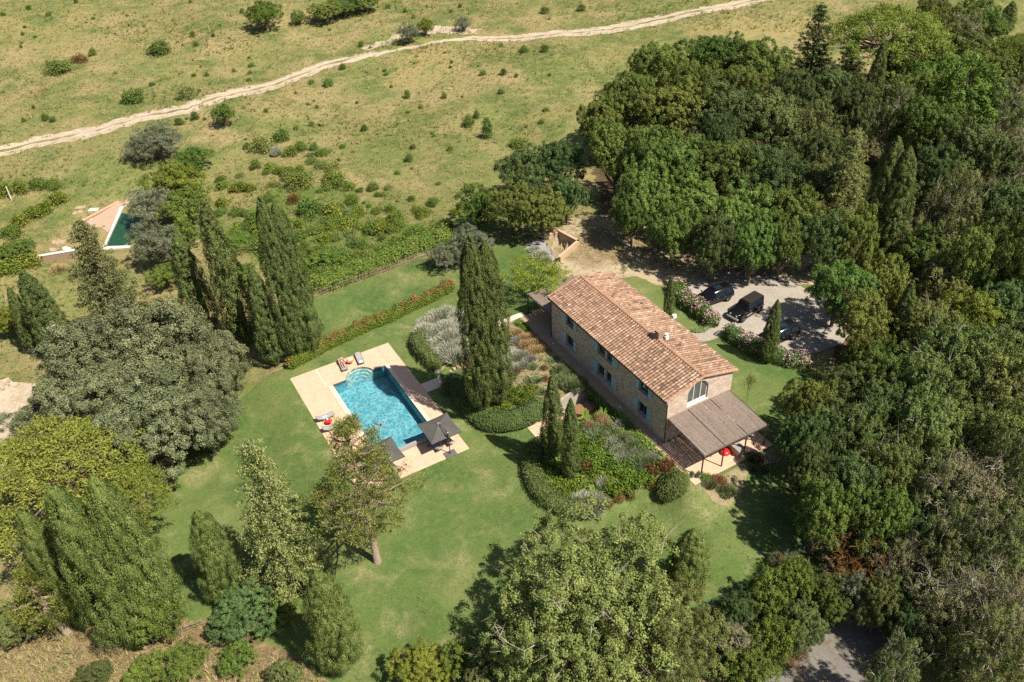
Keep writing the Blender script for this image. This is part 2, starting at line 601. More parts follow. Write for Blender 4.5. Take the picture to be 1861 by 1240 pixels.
def drape(name, poly, mat, off, amp=0.0, seed=1, cells=None, **kw):
    """a sheet over the ground inside a plan polygon, lying off metres above it"""
    if amp: poly = jitter(poly, amp, 1.2, seed)
    P = np.array(poly)
    i0, i1 = np.searchsorted(GX, P[:, 0].min()) - 1, np.searchsorted(GX, P[:, 0].max()) + 1
    j0, j1 = np.searchsorted(GY, P[:, 1].min()) - 1, np.searchsorted(GY, P[:, 1].max()) + 1
    i0, j0 = max(i0, 0), max(j0, 0)
    i1, j1 = min(i1, nx - 1), min(j1, ny - 1)
    gx, gy = GX[i0:i1 + 1], GY[j0:j1 + 1]
    inside = poly_mask(*np.meshgrid(gx, gy), poly)
    edge = np.zeros((len(gy) - 1, len(gx) - 1), bool)
    Q = np.vstack([P, P[:1]])
    for a, b in zip(Q[:-1], Q[1:]):
        k = max(2, int(np.hypot(*(b - a)) / .12) + 1)
        t = np.linspace(0, 1, k)[:, None]
        s = a + (b - a) * t
        ii = np.clip(np.searchsorted(gx, s[:, 0]) - 1, 0, len(gx) - 2)
        jj = np.clip(np.searchsorted(gy, s[:, 1]) - 1, 0, len(gy) - 2)
        edge[jj, ii] = True
    vs, fs, vid = [], [], {}
    def vert(x, y):
        key = (round(x, 4), round(y, 4))
        if key not in vid:
            vid[key] = len(vs)
            vs.append(key)
        return vid[key]
    for j in range(len(gy) - 1):
        for i in range(len(gx) - 1):
            if edge[j, i]:
                c = clip_cell(poly, gx[i], gx[i + 1], gy[j], gy[j + 1])
                if len(c) >= 3:
                    f = []
                    for p in c:
                        q = vert(*p)
                        if not f or f[-1] != q: f.append(q)
                    if len(f) > 2 and f[0] == f[-1]: f.pop()
                    if len(set(f)) == len(f) and len(f) > 2: fs.append(f)
            elif inside[j, i]:
                fs.append([vert(gx[i], gy[j]), vert(gx[i + 1], gy[j]), vert(gx[i + 1], gy[j + 1]), vert(gx[i], gy[j + 1])])
    A = np.array(vs)
    z = ground(A[:, 0], A[:, 1]) + off
    me = bpy.data.meshes.new(name)
    me.from_pydata([(a, b, c) for (a, b), c in zip(vs, z)], [], fs)
    me.materials.append(mat)
    me.update()
    kw.setdefault('kind', 'structure')
    return link(name, me, **kw)


def px(*pts): return [at(a, b)[:2] for a, b in pts]
def uvp(*pts): return [site(a, b) for a, b in pts]


lawn_poly = px((540, 585), (556, 548), (640, 517), (700, 497), (760, 472), (830, 455), (905, 436), (945, 440), (965, 470), (1005, 492)) + \
    uvp((30.5, 6), (27, 12), (24.0, 16), (20.0, 17.2), (12, 16.4), (9.5, 16.2), (5, 17.2), (1, 19.5)) + \
    px((1500, 700), (1490, 830), (1500, 950), (1440, 1012), (1330, 1087), (1240, 1130), (1100, 1190), (900, 1260), (650, 1260), (560, 1225), (470, 1180), (380, 1135),
       (325, 1120), (265, 1000), (265, 880), (300, 835), (400, 760), (470, 695), (520, 668))
drape("lawn", lawn_poly, M_lawn, .03, .25, 3)
# the pale track over the hill, following its two bends
def strip(pts, w):
    pts = [np.array(at(*p)[:2]) for p in pts]
    L, R = [], []
    for i, p in enumerate(pts):
        d = pts[min(i + 1, len(pts) - 1)] - pts[max(i - 1, 0)]
        d /= np.hypot(*d)
        n_ = np.array([-d[1], d[0]])
        ww = w[i] if hasattr(w, '__len__') else w
        L.append(tuple(p + n_ * ww / 2)); R.append(tuple(p - n_ * ww / 2))
    return L + R[::-1]
drape("dirt_track", strip([(-40, 284), (60, 260), (180, 237), (262, 212), (340, 198), (430, 170), (520, 146), (600, 116), (660, 102), (720, 93)], [4.6, 4.8, 5.4, 5.2, 5.6, 5.0, 4.4, 3.8, 2.8, 1.4]), M_track, .04, .55, 5)
drape("hill_track", strip([(722, 92), (760, 84), (800, 76), (860, 70), (960, 68), (1050, 60), (1130, 50), (1220, 32), (1320, 12), (1420, -8)], [1.2, 1.3, 1.6, 2.8, 4.2, 6.0, 5.0, 4.6, 4.2, 4.2]), M_track, .04, .5, 6)
drape("track_verge_grass", strip([(-40, 284), (60, 260), (180, 237), (262, 212), (340, 198), (430, 170), (520, 146), (600, 116), (660, 102)], .5), M_meadow, .055, .5, 41)
drape("track_verge_grass", strip([(860, 70), (960, 68), (1050, 60), (1130, 50), (1220, 32), (1320, 12), (1420, -8)], .5), M_meadow, .055, .5, 42)
drape("rank_growth", px((560, 526), (480, 500), (430, 420), (470, 350), (560, 330), (660, 370), (760, 400), (830, 420), (765, 446), (650, 492)), patchy("rank_green_growth", [(.15, .42, .62, (.13, .18, .042), 6), (.6, .48, .66, (.25, .235, .08), 6), (2.0, .48, .7, (.08, .12, .026), 5)], (.165, .215, .052), bump=1.0, bscale=2.5, bdist=.4), .032, 3.0, 36)
drape("straw_patch", px((690, 118), (740, 90), (800, 78), (850, 92), (862, 120), (820, 150), (760, 165), (710, 150)), patchy("tall_straw_grass", [(.2, .42, .62, (.37, .28, .125), 6), (.5, .5, .66, (.21, .235, .07), 6), (1.2, .5, .7, (.26, .24, .09), 6), (4, .5, .7, (.38, .30, .14), 4)], (.31, .26, .105), bump=1.0, bscale=3, bdist=.3), .03, 3.6, 31)
drape("straw_patch", px((1240, 62), (1330, 34), (1450, 22), (1520, 20), (1500, 60), (1420, 75), (1330, 66)), bpy.data.materials["tall_straw_grass"], .03, 3.0, 32)
drape("bare_clay_bank", strip([(655, 90), (700, 76), (735, 64), (790, 52), (850, 56), (870, 60)], [1.5, 2.6, 3, 7, 5, 1]), M_track, .035, 1.4, 8)
drape("farm_yard", px((-40, 690), (30, 690), (75, 712), (85, 760), (60, 800), (40, 840), (-40, 860)), M_track, .04, .5, 9)
drape("dry_bank", px((985, 465), (1030, 400), (1120, 385), (1260, 415), (1400, 455), (1500, 470), (1500, 520), (1300, 520), (1235, 525)) + uvp((24.5, 15), (27, 12), (30.5, 8)), M_drygrass, .045, .5, 11)
drape("forest_floor", px((1060, 215), (1130, 150), (1330, 95), (1430, 130), (1500, 190), (1600, 200), (1720, 120), (1900, 100), (2100, 400), (2000, 900), (1960, 1300), (1660, 1150), (1500, 990), (1480, 900), (1500, 700),
                         (1520, 600), (1500, 500), (1400, 470), (1250, 440), (1100, 390)), M_litter, .038, .8, 12)
drape("dry_slope", px((-60, 1130), (100, 1120), (330, 1125), (400, 1140), (520, 1190), (600, 1245), (600, 1300), (-60, 1300)), M_soil, .04, .4, 13)
drape("scrub_floor", px((1240, 1128), (1330, 1090), (1440, 1014), (1500, 990), (1560, 1100), (1500, 1170), (1420, 1250), (1100, 1280), (1100, 1200)), M_soil, .042, .3, 14)
drape("road", strip([(1380, 1330), (1470, 1245), (1540, 1195), (1610, 1160), (1700, 1120), (1800, 1090)], [6.2, 5.8, 5.4, 4.8, 4.4, 4.4]), M_asphalt, .065, .1, 15)
drape("gravel_drive", uvp((13.4, 13.2), (11.8, 14.2), (11.7, 16.9), (14.5, 17.4), (16.5, 17.9), (19.5, 19.0), (20.5, 22), (19, 26), (15.5, 29.5), (9, 31), (3.5, 30), (1.8, 26), (2.2, 21.8), (5.0, 18.3), (9.6, 17.2), (9.9, 14.2), (10.6, 12.6)), M_gravel, .06, .12, 16)
drape("flower_bed", uvp(*BANK_FAR), M_bed, .05)
drape("lavender_bed", uvp(*BANK_END), M_bed, .05)
drape("planted_slope", uvp(*BANK_NEAR), M_bed, .05)
drape("corner_bed", uvp((-6.2, -.6), (-6.0, 4.6), (-7.0, 4.4), (-8.3, 2.4), (-8.6, .6), (-7.8, -.5)), M_bed, .07, .1, 3)
drape("corner_border", uvp((-5.9, 6.0), (-5.9, 8.6), (-7.2, 8.9), (-7.5, 7.4), (-7.0, 6.2)), M_bed, .07, .1, 4)


# ------------------------------------------------------------------ paving
def pavers(name, c1, c2, c3, mortar, bw=.4, rh=.2, msize=.012):
    m, nt, b = nodes(name)
    tc = N(nt, "ShaderNodeTexCoord")
    br = N(nt, "ShaderNodeTexBrick", i_Scale=1.0, offset=.5)
    br.inputs["Color1"].default_value = rgba(c1)
    br.inputs["Color2"].default_value = rgba(c2)
    br.inputs["Mortar"].default_value = rgba(mortar)
    br.inputs["Mortar Size"].default_value = msize
    br.inputs["Brick Width"].default_value = bw
    br.inputs["Row Height"].default_value = rh
    nt.links.new(tc.outputs["Object"], br.inputs["Vector"])
    n = noise(nt, 1.3, 6, .65, tc.outputs["Object"])
    r = ramp(nt, [(.38, (0, 0, 0)), (.68, (1, 1, 1))])
    nt.links.new(n.outputs[0], r.inputs[0])
    c = mixc(nt, r.outputs[0], br.outputs[0], c3)
    n3 = noise(nt, 9, 4, .6, tc.outputs["Object"])
    r3 = ramp(nt, [(.3, (.8, .8, .8)), (.7, (1.08, 1.06, 1.04))])
    nt.links.new(n3.outputs[0], r3.inputs[0])
    mm = mixc(nt, .8, c, r3.outputs[0], 'MULTIPLY')
    nt.links.new(mm, b.inputs["Base Color"])
    b.inputs["Roughness"].default_value = .8
    b.inputs["Specular IOR Level"].default_value = .25
    bp = N(nt, "ShaderNodeBump", i_Strength=.4, i_Distance=.01)
    nt.links.new(n3.outputs[0], bp.inputs["Height"])
    nt.links.new(bp.outputs[0], b.inputs["Normal"])
    return m


M_deck = pavers("terracotta_pavers", (.645, .40, .26), (.72, .475, .33), (.68, .465, .335), (.48, .32, .22), .30, .15)
M_coping = pavers("pale_stone_coping", (.72, .57, .46), (.76, .61, .50), (.74, .56, .43), (.5, .4, .32), .6, .6)
M_path = pavers("brick_path", (.40, .27, .19), (.48, .33, .235), (.36, .255, .19), (.28, .2, .15), .26, .13)
M_grey = plain("grey_stone", (.33, .325, .31), (.27, .265, .25), 5, .7, .3, bump=.15)
M_concrete = plain("board_marked_concrete", (.47, .42, .355), (.37, .33, .275), 2.2, .85, .2, bump=.3, bscale=8)


def slab(name, U0, U1, V0, V1, z0, z1, mat, parent=None, **kw):
    """a paved block in the site frame"""
    x, y = site(U0, V0)
    mb = MB().cham((0, 0, 0), (V1 - V0, U1 - U0, z1 - z0), .015)
    if parent is None: return mb.build(name, mat, None, (x, y, z0), SITE_ROT, **kw)
    return mb.build(name, mat, parent, (V0 - parent['v'], U0 - parent['u'], z0), 0, **kw)


# pool deck: four strips round the basin, the near one a step lower, and a pale line of coping along the water
DZ = -2.46
slab("pool_deck", 15.5, 32.5, -26.9, -23.75, -2.85, DZ, M_deck, kind='structure')
slab("pool_deck", 15.5, 32.5, -16.4, -14.9, -2.85, DZ, M_deck, kind='structure')
slab("pool_deck", 12.2, 15.44, -26.9, -14.85, -3.2, DZ - .40, M_deck, kind='structure')
# far strip with the round bay of the entry steps cut out of it
PU0, PU1, PV0, PV1 = 15.8, 28.85, -23.2, -16.9
BAY_C, BAY_R = (28.55, -20.0), 1.65
def bay(n=20, r=BAY_R):
    a0 = math.asin((PU1 - BAY_C[0]) / r)
    return [(BAY_C[0] + r * math.sin(t), BAY_C[1] - r * math.cos(t)) for t in np.linspace(a0, math.pi - a0, n)]
def prism_uv(name, poly, z0, z1, mat, **kw):
    bm = bmesh.new()
    u0, v0 = poly[0]
    vs = [bm.verts.new((v - v0, u - u0, z1 - z0)) for u, v in poly]
    f = bm.faces.new(vs)
    r = bmesh.ops.extrude_face_region(bm, geom=[f])
    bmesh.ops.translate(bm, verts=[g for g in r['geom'] if isinstance(g, bmesh.types.BMVert)], vec=(0, 0, z0 - z1))
    bmesh.ops.recalc_face_normals(bm, faces=bm.faces)
    bmesh.ops.triangulate(bm, faces=[f for f in bm.faces if len(f.verts) > 4])
    me = bpy.data.meshes.new(name)
    bm.to_mesh(me)
    bm.free()
    me.materials.append(mat)
    x, y = site(u0, v0)
    return link(name, me, None, (x, y, z0), SITE_ROT, **kw)
bb = bay()
prism_uv("pool_deck", [(PU1, -23.74), (32.5, -23.74), (32.5, -16.41), (PU1, -16.41)] + bb[::-1], -2.85, DZ, M_deck, kind='structure')
slab("pool_coping", 15.8, PU1 - .01, -23.74, -23.2, -2.85, DZ + .006, M_coping, kind='structure')
slab("pool_coping", 15.8, PU1 - .01, -16.9, -16.41, -2.85, DZ + .006, M_coping, kind='structure')
slab("pool_coping", 28.86, 32.5, -23.95, -23.75, -2.84, DZ + .008, M_coping, kind='structure')
# raised grey end of the basin
slab("pool_end_wall", 15.45, 15.8, -23.74, -16.41, -3.2, DZ + .02, M_grey, kind='structure')
# basin shell, steps and water
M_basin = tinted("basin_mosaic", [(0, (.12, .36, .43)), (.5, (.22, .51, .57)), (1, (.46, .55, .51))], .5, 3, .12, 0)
mb = MB()
wl = -2.56
x0, y0 = site(PU0, PV0)
def P(U, V, z): return (V - PV0, U - PU0, z)
zb = -4.0
mb.add([P(PU0, PV0, zb), P(PU0, PV1, zb), P(PU1, PV1, zb), P(PU1, PV0, zb)], [(0, 1, 2, 3)], .45)
ring = [(PU0, PV0), (PU0, PV1), (PU1, PV1), (PU1, PV0)]
for (a, b) in zip(ring, ring[1:] + ring[:1]):
    if a[0] == PU1 and b[0] == PU1:      # far wall, open at the bay
        for (p, q) in ((a, bb[-1]), (bb[0], b)):
            mb.add([P(*p, zb), P(*q, zb), P(*q, -2.5), P(*p, -2.5)], [(0, 1, 2, 3)], .3)
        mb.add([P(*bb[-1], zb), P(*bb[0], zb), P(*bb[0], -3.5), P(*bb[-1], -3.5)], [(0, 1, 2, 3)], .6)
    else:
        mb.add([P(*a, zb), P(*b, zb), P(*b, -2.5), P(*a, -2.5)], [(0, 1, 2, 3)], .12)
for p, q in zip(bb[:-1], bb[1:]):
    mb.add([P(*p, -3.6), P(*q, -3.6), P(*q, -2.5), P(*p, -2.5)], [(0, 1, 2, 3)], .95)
radii = [BAY_R, 1.28, .92, .56, 0.0]
for k in range(4):
    z = -2.74 - k * .22
    def arc(r_):
        t0 = 0.0 if r_ > .3 else 0.0
        return [(BAY_C[0] + .30 + r_ * math.sin(t) * .82, BAY_C[1] - r_ * math.cos(t)) for t in np.linspace(0, math.pi, 18)]
    o_, i_ = (arc(radii[k]) if k else [(u + .02, v) for u, v in bay(18)]), arc(radii[k + 1])
    n = 18
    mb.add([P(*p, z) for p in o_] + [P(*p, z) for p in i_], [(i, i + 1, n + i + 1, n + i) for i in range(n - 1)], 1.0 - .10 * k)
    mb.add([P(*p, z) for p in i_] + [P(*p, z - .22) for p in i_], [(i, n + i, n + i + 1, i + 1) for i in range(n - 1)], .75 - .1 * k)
for k in range(4):
    z = -2.74 - k * .22
    for s_ in (-1, 1):
        va_, vb_ = BAY_C[1] + s_ * (radii[k] - (.03 if k == 0 else 0)), BAY_C[1] + s_ * radii[k + 1]
        mb.add([P(PU1 - .003, va_, zb), P(PU1 - .003, vb_, zb), P(PU1 - .003, vb_, z), P(PU1 - .003, va_, z)], [(0, 1, 2, 3)], .8 - .08 * k)
mb.add([P(PU1 - .001, -21.7, -3.6), P(PU1 - .001, -18.3, -3.6), P(32, -18.3, -3.6), P(32, -21.7, -3.6)], [(0, 1, 2, 3)], .6)
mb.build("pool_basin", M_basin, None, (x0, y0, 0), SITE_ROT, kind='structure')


def water_mat(name, deep, lit, scale, rough=.04):
    """clear water: a net of focused sunlight is painted into its transparent colour, reflects the sky at its surface"""
    m, nt, b = nodes(name)
    nt.nodes.remove(b)
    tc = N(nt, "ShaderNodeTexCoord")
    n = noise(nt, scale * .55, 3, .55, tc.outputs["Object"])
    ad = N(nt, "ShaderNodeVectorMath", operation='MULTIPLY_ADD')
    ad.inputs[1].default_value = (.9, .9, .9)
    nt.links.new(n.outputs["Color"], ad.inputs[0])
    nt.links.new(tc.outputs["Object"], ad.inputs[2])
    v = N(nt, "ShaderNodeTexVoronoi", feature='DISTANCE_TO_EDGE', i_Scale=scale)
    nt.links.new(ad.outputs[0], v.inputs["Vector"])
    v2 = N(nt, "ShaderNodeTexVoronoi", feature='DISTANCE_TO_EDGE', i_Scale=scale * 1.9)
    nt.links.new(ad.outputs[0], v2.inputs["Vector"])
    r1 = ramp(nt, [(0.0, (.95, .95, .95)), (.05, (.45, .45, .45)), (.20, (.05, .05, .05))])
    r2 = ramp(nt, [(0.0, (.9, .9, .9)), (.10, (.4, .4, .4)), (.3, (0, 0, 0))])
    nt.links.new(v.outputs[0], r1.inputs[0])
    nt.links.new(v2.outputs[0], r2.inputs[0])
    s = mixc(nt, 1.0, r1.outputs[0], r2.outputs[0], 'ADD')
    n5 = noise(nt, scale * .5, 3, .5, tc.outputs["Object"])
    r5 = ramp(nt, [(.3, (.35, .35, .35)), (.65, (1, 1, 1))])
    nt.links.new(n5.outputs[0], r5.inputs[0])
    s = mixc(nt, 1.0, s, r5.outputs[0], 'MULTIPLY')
    col = mixc(nt, s, deep, lit)  # caustic net painted as bright lines in the transmission colour
    tr = N(nt, "ShaderNodeBsdfTransparent")
    nt.links.new(col, tr.inputs[0])
    gl = N(nt, "ShaderNodeBsdfGlossy", i_Roughness=rough)
    n4 = noise(nt, scale * 1.4, 4, .6, tc.outputs["Object"])
    bp = N(nt, "ShaderNodeBump", i_Strength=.35, i_Distance=.12)
    nt.links.new(n4.outputs[0], bp.inputs["Height"])
    nt.links.new(bp.outputs[0], gl.inputs["Normal"])
    fr = N(nt, "ShaderNodeFresnel", i_IOR=1.33)
    nt.links.new(bp.outputs[0], fr.inputs["Normal"])
    ms = N(nt, "ShaderNodeMixShader")
    nt.links.new(fr.outputs[0], ms.inputs[0])
    nt.links.new(tr.outputs[0], ms.inputs[1])
    nt.links.new(gl.outputs[0], ms.inputs[2])
    nt.links.new(ms.outputs[0], nt.nodes["Material Output"].inputs[0])
    return m


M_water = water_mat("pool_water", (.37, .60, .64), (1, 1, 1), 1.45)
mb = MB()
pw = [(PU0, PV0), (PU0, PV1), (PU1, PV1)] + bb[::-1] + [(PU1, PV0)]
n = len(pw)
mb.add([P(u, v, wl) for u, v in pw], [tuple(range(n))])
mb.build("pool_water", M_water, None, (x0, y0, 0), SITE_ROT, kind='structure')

# paths
slab("garden_path", 21.95, 23.55, -14.89, -12.2, -2.75, -2.44, M_coping, kind='structure')
slab("terrace_path", -5.7, -.012, -.95, 8.6, -.4, .085, M_deck, kind='structure')
slab("terrace_path", 0, 25.2, -1.1, .6, -.4, .08, M_path, kind='structure')
slab("terrace_path", 20.2, 25.6, .62, 8.2, -.4, .078, M_path, kind='structure')
slab("terrace_path", 25.22, 26.0, -6.2, -.4, -.6, .09, M_coping, kind='structure')
slab("courtyard_floor", 9.4, 11.35, -8.6, -5.4, -2.8, -2.36, M_deck, kind='structure')
slab("courtyard_floor", 7.2, 11.35, -5.39, -1.1, -2.8, -2.36, M_deck, kind='structure')
slab("courtyard_floor", 6.4, 11.3, -1.09, 2.2, -2.8, -2.37, M_grey, kind='structure')
# garden steps
mb = MB()
for k in range(8):
    v = -12.2 + k * .42
    mb.cham((v + 12.2, 0, 0), (v + 12.2 + .42, 1.5, .18 + k * .20), .015, .35 + .05 * (k % 3))
x, y = site(22.0, -12.2)
M_step = tinted("brick_steps", [(0, (.36, .22, .15)), (.5, (.52, .34, .24)), (1, (.62, .42, .30))], .8, 6)
mb.build("garden_steps", M_step, None, (x, y, -2.62), SITE_ROT, label="brick garden steps climbing from the pool path past the tall twin cypress", category="steps")
# ------------------------------------------------------------------ the stone villa
def stone_mat(name, cols, mortar, bw, rh):
    m, nt, b = nodes(name)
    tc = N(nt, "ShaderNodeTexCoord")
    sep = N(nt, "ShaderNodeSeparateXYZ")
    nt.links.new(tc.outputs["Object"], sep.inputs[0])
    ad = N(nt, "ShaderNodeMath", operation='ADD')
    nt.links.new(sep.outputs[0], ad.inputs[0])
    nt.links.new(sep.outputs[1], ad.inputs[1])
    cb = N(nt, "ShaderNodeCombineXYZ")
    nt.links.new(ad.outputs[0], cb.inputs[0])
    nt.links.new(sep.outputs[2], cb.inputs[1])
    n0 = noise(nt, 2.2, 3, .6, tc.outputs["Object"])
    va = N(nt, "ShaderNodeVectorMath", operation='MULTIPLY_ADD')
    va.inputs[1].default_value = (.22, .12, 0)
    nt.links.new(n0.outputs["Color"], va.inputs[0])
    nt.links.new(cb.outputs[0], va.inputs[2])
    br = N(nt, "ShaderNodeTexBrick", i_Scale=1.0, offset=.5)
    br.inputs["Color1"].default_value = (0, 0, 0, 1)
    br.inputs["Color2"].default_value = (1, 1, 1, 1)
    br.inputs["Mortar"].default_value = (.5, .5, .5, 1)
    br.inputs["Mortar Size"].default_value = .018
    br.inputs["Mortar Smooth"].default_value = .3
    br.inputs["Brick Width"].default_value = bw
    br.inputs["Row Height"].default_value = rh
    nt.links.new(va.outputs[0], br.inputs["Vector"])
    n1 = noise(nt, 1.1, 6, .7, tc.outputs["Object"])
    mixv = mixc(nt, .42, br.outputs["Color"], n1.outputs["Color"])
    bw_ = N(nt, "ShaderNodeRGBToBW")
    nt.links.new(mixv, bw_.inputs[0])
    k = len(cols)
    r = ramp(nt, [(.18 + .64 * i / (k - 1), c) for i, c in enumerate(cols)])
    nt.links.new(bw_.outputs[0], r.inputs[0])
    c = mixc(nt, br.outputs["Fac"], r.outputs[0], mortar)
    n2 = noise(nt, 14, 5, .7, tc.outputs["Object"])
    r2 = ramp(nt, [(.3, (.7, .7, .7)), (.7, (1.12, 1.1, 1.08))])
    nt.links.new(n2.outputs[0], r2.inputs[0])
    c = mixc(nt, 1.0, c, r2.outputs[0], 'MULTIPLY')
    nt.links.new(c, b.inputs["Base Color"])
    b.inputs["Roughness"].default_value = .9
    b.inputs["Specular IOR Level"].default_value = .15
    iv = N(nt, "ShaderNodeMath", operation='MULTIPLY_ADD', i_1=-1.0, i_2=1.0)
    nt.links.new(br.outputs["Fac"], iv.inputs[0])
    ad2 = N(nt, "ShaderNodeMath", operation='MULTIPLY_ADD', i_1=.5)
    nt.links.new(n2.outputs[0], ad2.inputs[0])
    nt.links.new(iv.outputs[0], ad2.inputs[2])
    bp = N(nt, "ShaderNodeBump", i_Strength=.8, i_Distance=.05)
    nt.links.new(ad2.outputs[0], bp.inputs["Height"])
    nt.links.new(bp.outputs[0], b.inputs["Normal"])
    return m


M_stone = stone_mat("villa_stone", [(.44, .33, .25), (.68, .50, .385), (.56, .465, .38), (.80, .635, .505), (.66, .515, .405)], (.72, .61, .50), .46, .17)
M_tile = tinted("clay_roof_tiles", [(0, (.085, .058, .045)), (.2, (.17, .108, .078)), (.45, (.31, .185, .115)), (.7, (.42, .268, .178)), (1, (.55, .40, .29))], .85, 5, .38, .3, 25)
M_ridge = tinted("clay_ridge_tiles", [(0, (.36, .20, .125)), (1, (.50, .30, .20))], .8, 6, .3)
M_blue = plain("pale_blue_paint", (.40, .55, .61), (.34, .49, .56), 3, .55, .35)
M_bluedk = plain("dark_blue_frame_paint", (.09, .19, .26), (.07, .15, .21), 4, .5, .4)
M_white = plain("white_paint", (.74, .74, .72), (.66, .66, .64), 4, .5, .4)
M_glass = plain("dark_window_glass", (.02, .025, .03), (.015, .018, .02), 2, .06, .8)
M_glass2 = plain("arch_window_glass", (.12, .13, .12), (.07, .08, .075), 1.2, .08, .8)
M_steel = plain("dark_brown_steel", (.045, .040, .037), (.035, .032, .030), 6, .45, .5)
M_copper = plain("brown_copper", (.085, .05, .035), (.06, .04, .03), 6, .5, .5, metal=.3)
M_wood = plain("old_roof_timber", (.17, .10, .06), (.11, .065, .04), 6, .8, .2)

vx, vy = site(0, 0)
villa = empty("villa", (vx, vy, 0), SITE_ROT, label="long two-storey stone villa with clay tile roof and pale blue shutters", category="villa")
W0, W1, L0, L1 = .10, 8.0, .12, 20.1
RV, RZ, EZ = 4.05, 6.62, 5.58
def roof_z(v): return RZ - abs(v - RV) * (RZ - EZ) / (RV - W0)


def wall(name, outline, holes, to3, depth, mat):
    """flat wall with real openings; to3(a, b, d) gives the 3-D point at wall coordinates a, b and depth d inwards"""
    bm = bmesh.new()
    loops = []
    edges = []
    for lp in [outline] + holes:
        vs = [bm.verts.new(to3(a, b, 0)) for a, b in lp]
        es = [bm.edges.new((vs[i], vs[(i + 1) % len(vs)])) for i in range(len(vs))]
        edges += es
        loops.append(vs)
    bmesh.ops.triangle_fill(bm, use_beauty=True, use_dissolve=False, edges=edges)
    for lp, vs in zip(holes, loops[1:]):
        back = [bm.verts.new(to3(a, b, depth)) for a, b in lp]
        for i in range(len(vs)):
            j = (i + 1) % len(vs)
            bm.faces.new((vs[i], vs[j], back[j], back[i]))
    bmesh.ops.recalc_face_normals(bm, faces=bm.faces)
    me = bpy.data.meshes.new(name)
    bm.to_mesh(me)
    bm.free()
    me.materials.append(mat)
    return link(name, me, villa)


R_ = lambda a0, a1, z0, z1: [(a0, z0), (a1, z0), (a1, z1), (a0, z1)]
WINS = []
for z0, z1 in ((1.08, 2.42), (3.84, 5.16)):
    WINS += [(15.75, 17.08, z0, z1, 'b'), (10.05, 11.2, z0, z1, 'far'), (8.75, 9.7, z0, z1, 'near'), (2.93, 4.26, z0, z1, 'b')]
wall("wall", [(L0, -.35), (L1, -.35), (L1, EZ - .02), (L0, EZ - .02)], [R_(*w[:4]) for w in WINS], lambda a, b, d: (W0 + d, a, b), .24, M_stone)
AC, AR, AZ0, AZS = 3.77, 1.24, 3.48, 4.80
arch = [(AC - AR, AZ0), (AC + AR, AZ0)] + [(AC + AR * math.cos(t), AZS + AR * math.sin(t)) for t in np.linspace(0, math.pi, 18)]
wall("wall", [(W0, -.35), (W1, -.35), (W1, roof_z(W1) - .02), (RV, RZ - .02), (W0, roof_z(W0) - .02)], [arch, R_(2.9, 4.9, .03, 2.3)], lambda a, b, d: (a, L0 + d, b), .28, M_stone)
wall("wall", [(W0, -.35), (W1, -.35), (W1, roof_z(W1) - .02), (RV, RZ - .02), (W0, roof_z(W0) - .02)], [R_(3.2, 4.6, .03, 2.3)], lambda a, b, d: (a, L1 - d, b), .28, M_stone)
wall("wall", [(L0, -.35), (L1, -.35), (L1, roof_z(W1) - .02), (L0, roof_z(W1) - .02)], [R_(5, 6.1, 1, 2.3), R_(13, 14.1, 1, 2.3)], lambda a, b, d: (W1 - d, a, b), .24, M_stone)
# dark inside behind the openings
M_inside = plain("dim_plaster_room", (.30, .26, .21), (.24, .2, .16), 1, .9, .1)
mb = MB()
mb.add([(W0 + .9, L0 + .9, 0), (W1 - .9, L0 + .9, 0), (W1 - .9, L1 - .9, 0), (W0 + .9, L1 - .9, 0)], [(0, 1, 2, 3)])
mb.add([(W0 + .3, L0 + .3, 3.0), (W1 - .3, L0 + .3, 3.0), (W1 - .3, L1 - .3, 3.0), (W0 + .3, L1 - .3, 3.0)], [(0, 1, 2, 3)])
mb.build("inner_floor", M_inside, villa)


def window(a0, a1, z0, z1, x, parent, mat=M_bluedk):
    f = MB()
    t = .07
    for b in ((a0, z0, a1, z0 + t), (a0, z1 - t, a1, z1), (a0, z0 + t, a0 + t, z1 - t), (a1 - t, z0 + t, a1, z1 - t), ((a0 + a1) / 2 - .045, z0 + t, (a0 + a1) / 2 + .045, z1 - t)):
        f.box((x, b[0], b[1]), (x + .07, b[2], b[3]))
    w = f.build("window", mat, parent)
    MB().box((x + .03, a0 + .02, z0 + .02), (x + .045, a1 - .02, z1 - .02)).build("pane", M_glass, w)
    MB().cham((x - .24, a0 - .08, z0 - .07), (x + .02, a1 + .08, z0 - .004), .012).build("sill", M_bluedk, w)
    return w


for a0, a1, z0, z1, kind in WINS:
    window(a0 + .003, a1 - .003, z0 + .003, z1 - .003, W0 + .16, villa)
    w = (a1 - a0) / 2 + .02 if kind == 'b' else a1 - a0 + .02
    sides = []
    if kind in ('b', 'far'): sides.append((a1 + .02, a1 + .02 + w))
    if kind in ('b', 'near'): sides.append((a0 - .02 - w, a0 - .02))
    for s0, s1 in sides:
        sh = MB()
        sh.cham((W0 - .065, s0, z0 - .03), (W0 - .02, s1, z1 + .03), .01)
        n = max(1, round((s1 - s0) / .55))
        for k in range(n):
            p0 = s0 + (s1 - s0) * k / n + .05
            p1 = s0 + (s1 - s0) * (k + 1) / n - .05
            for j in range(2):
                q0, q1 = z0 + .06 + j * (z1 - z0) / 2, z0 - .05 + (j + 1) * (z1 - z0) / 2
                sh.cham((W0 - .085, p0, q0), (W0 - .066, p1, q1), .012)
        sh.build("shutter", M_blue, villa)
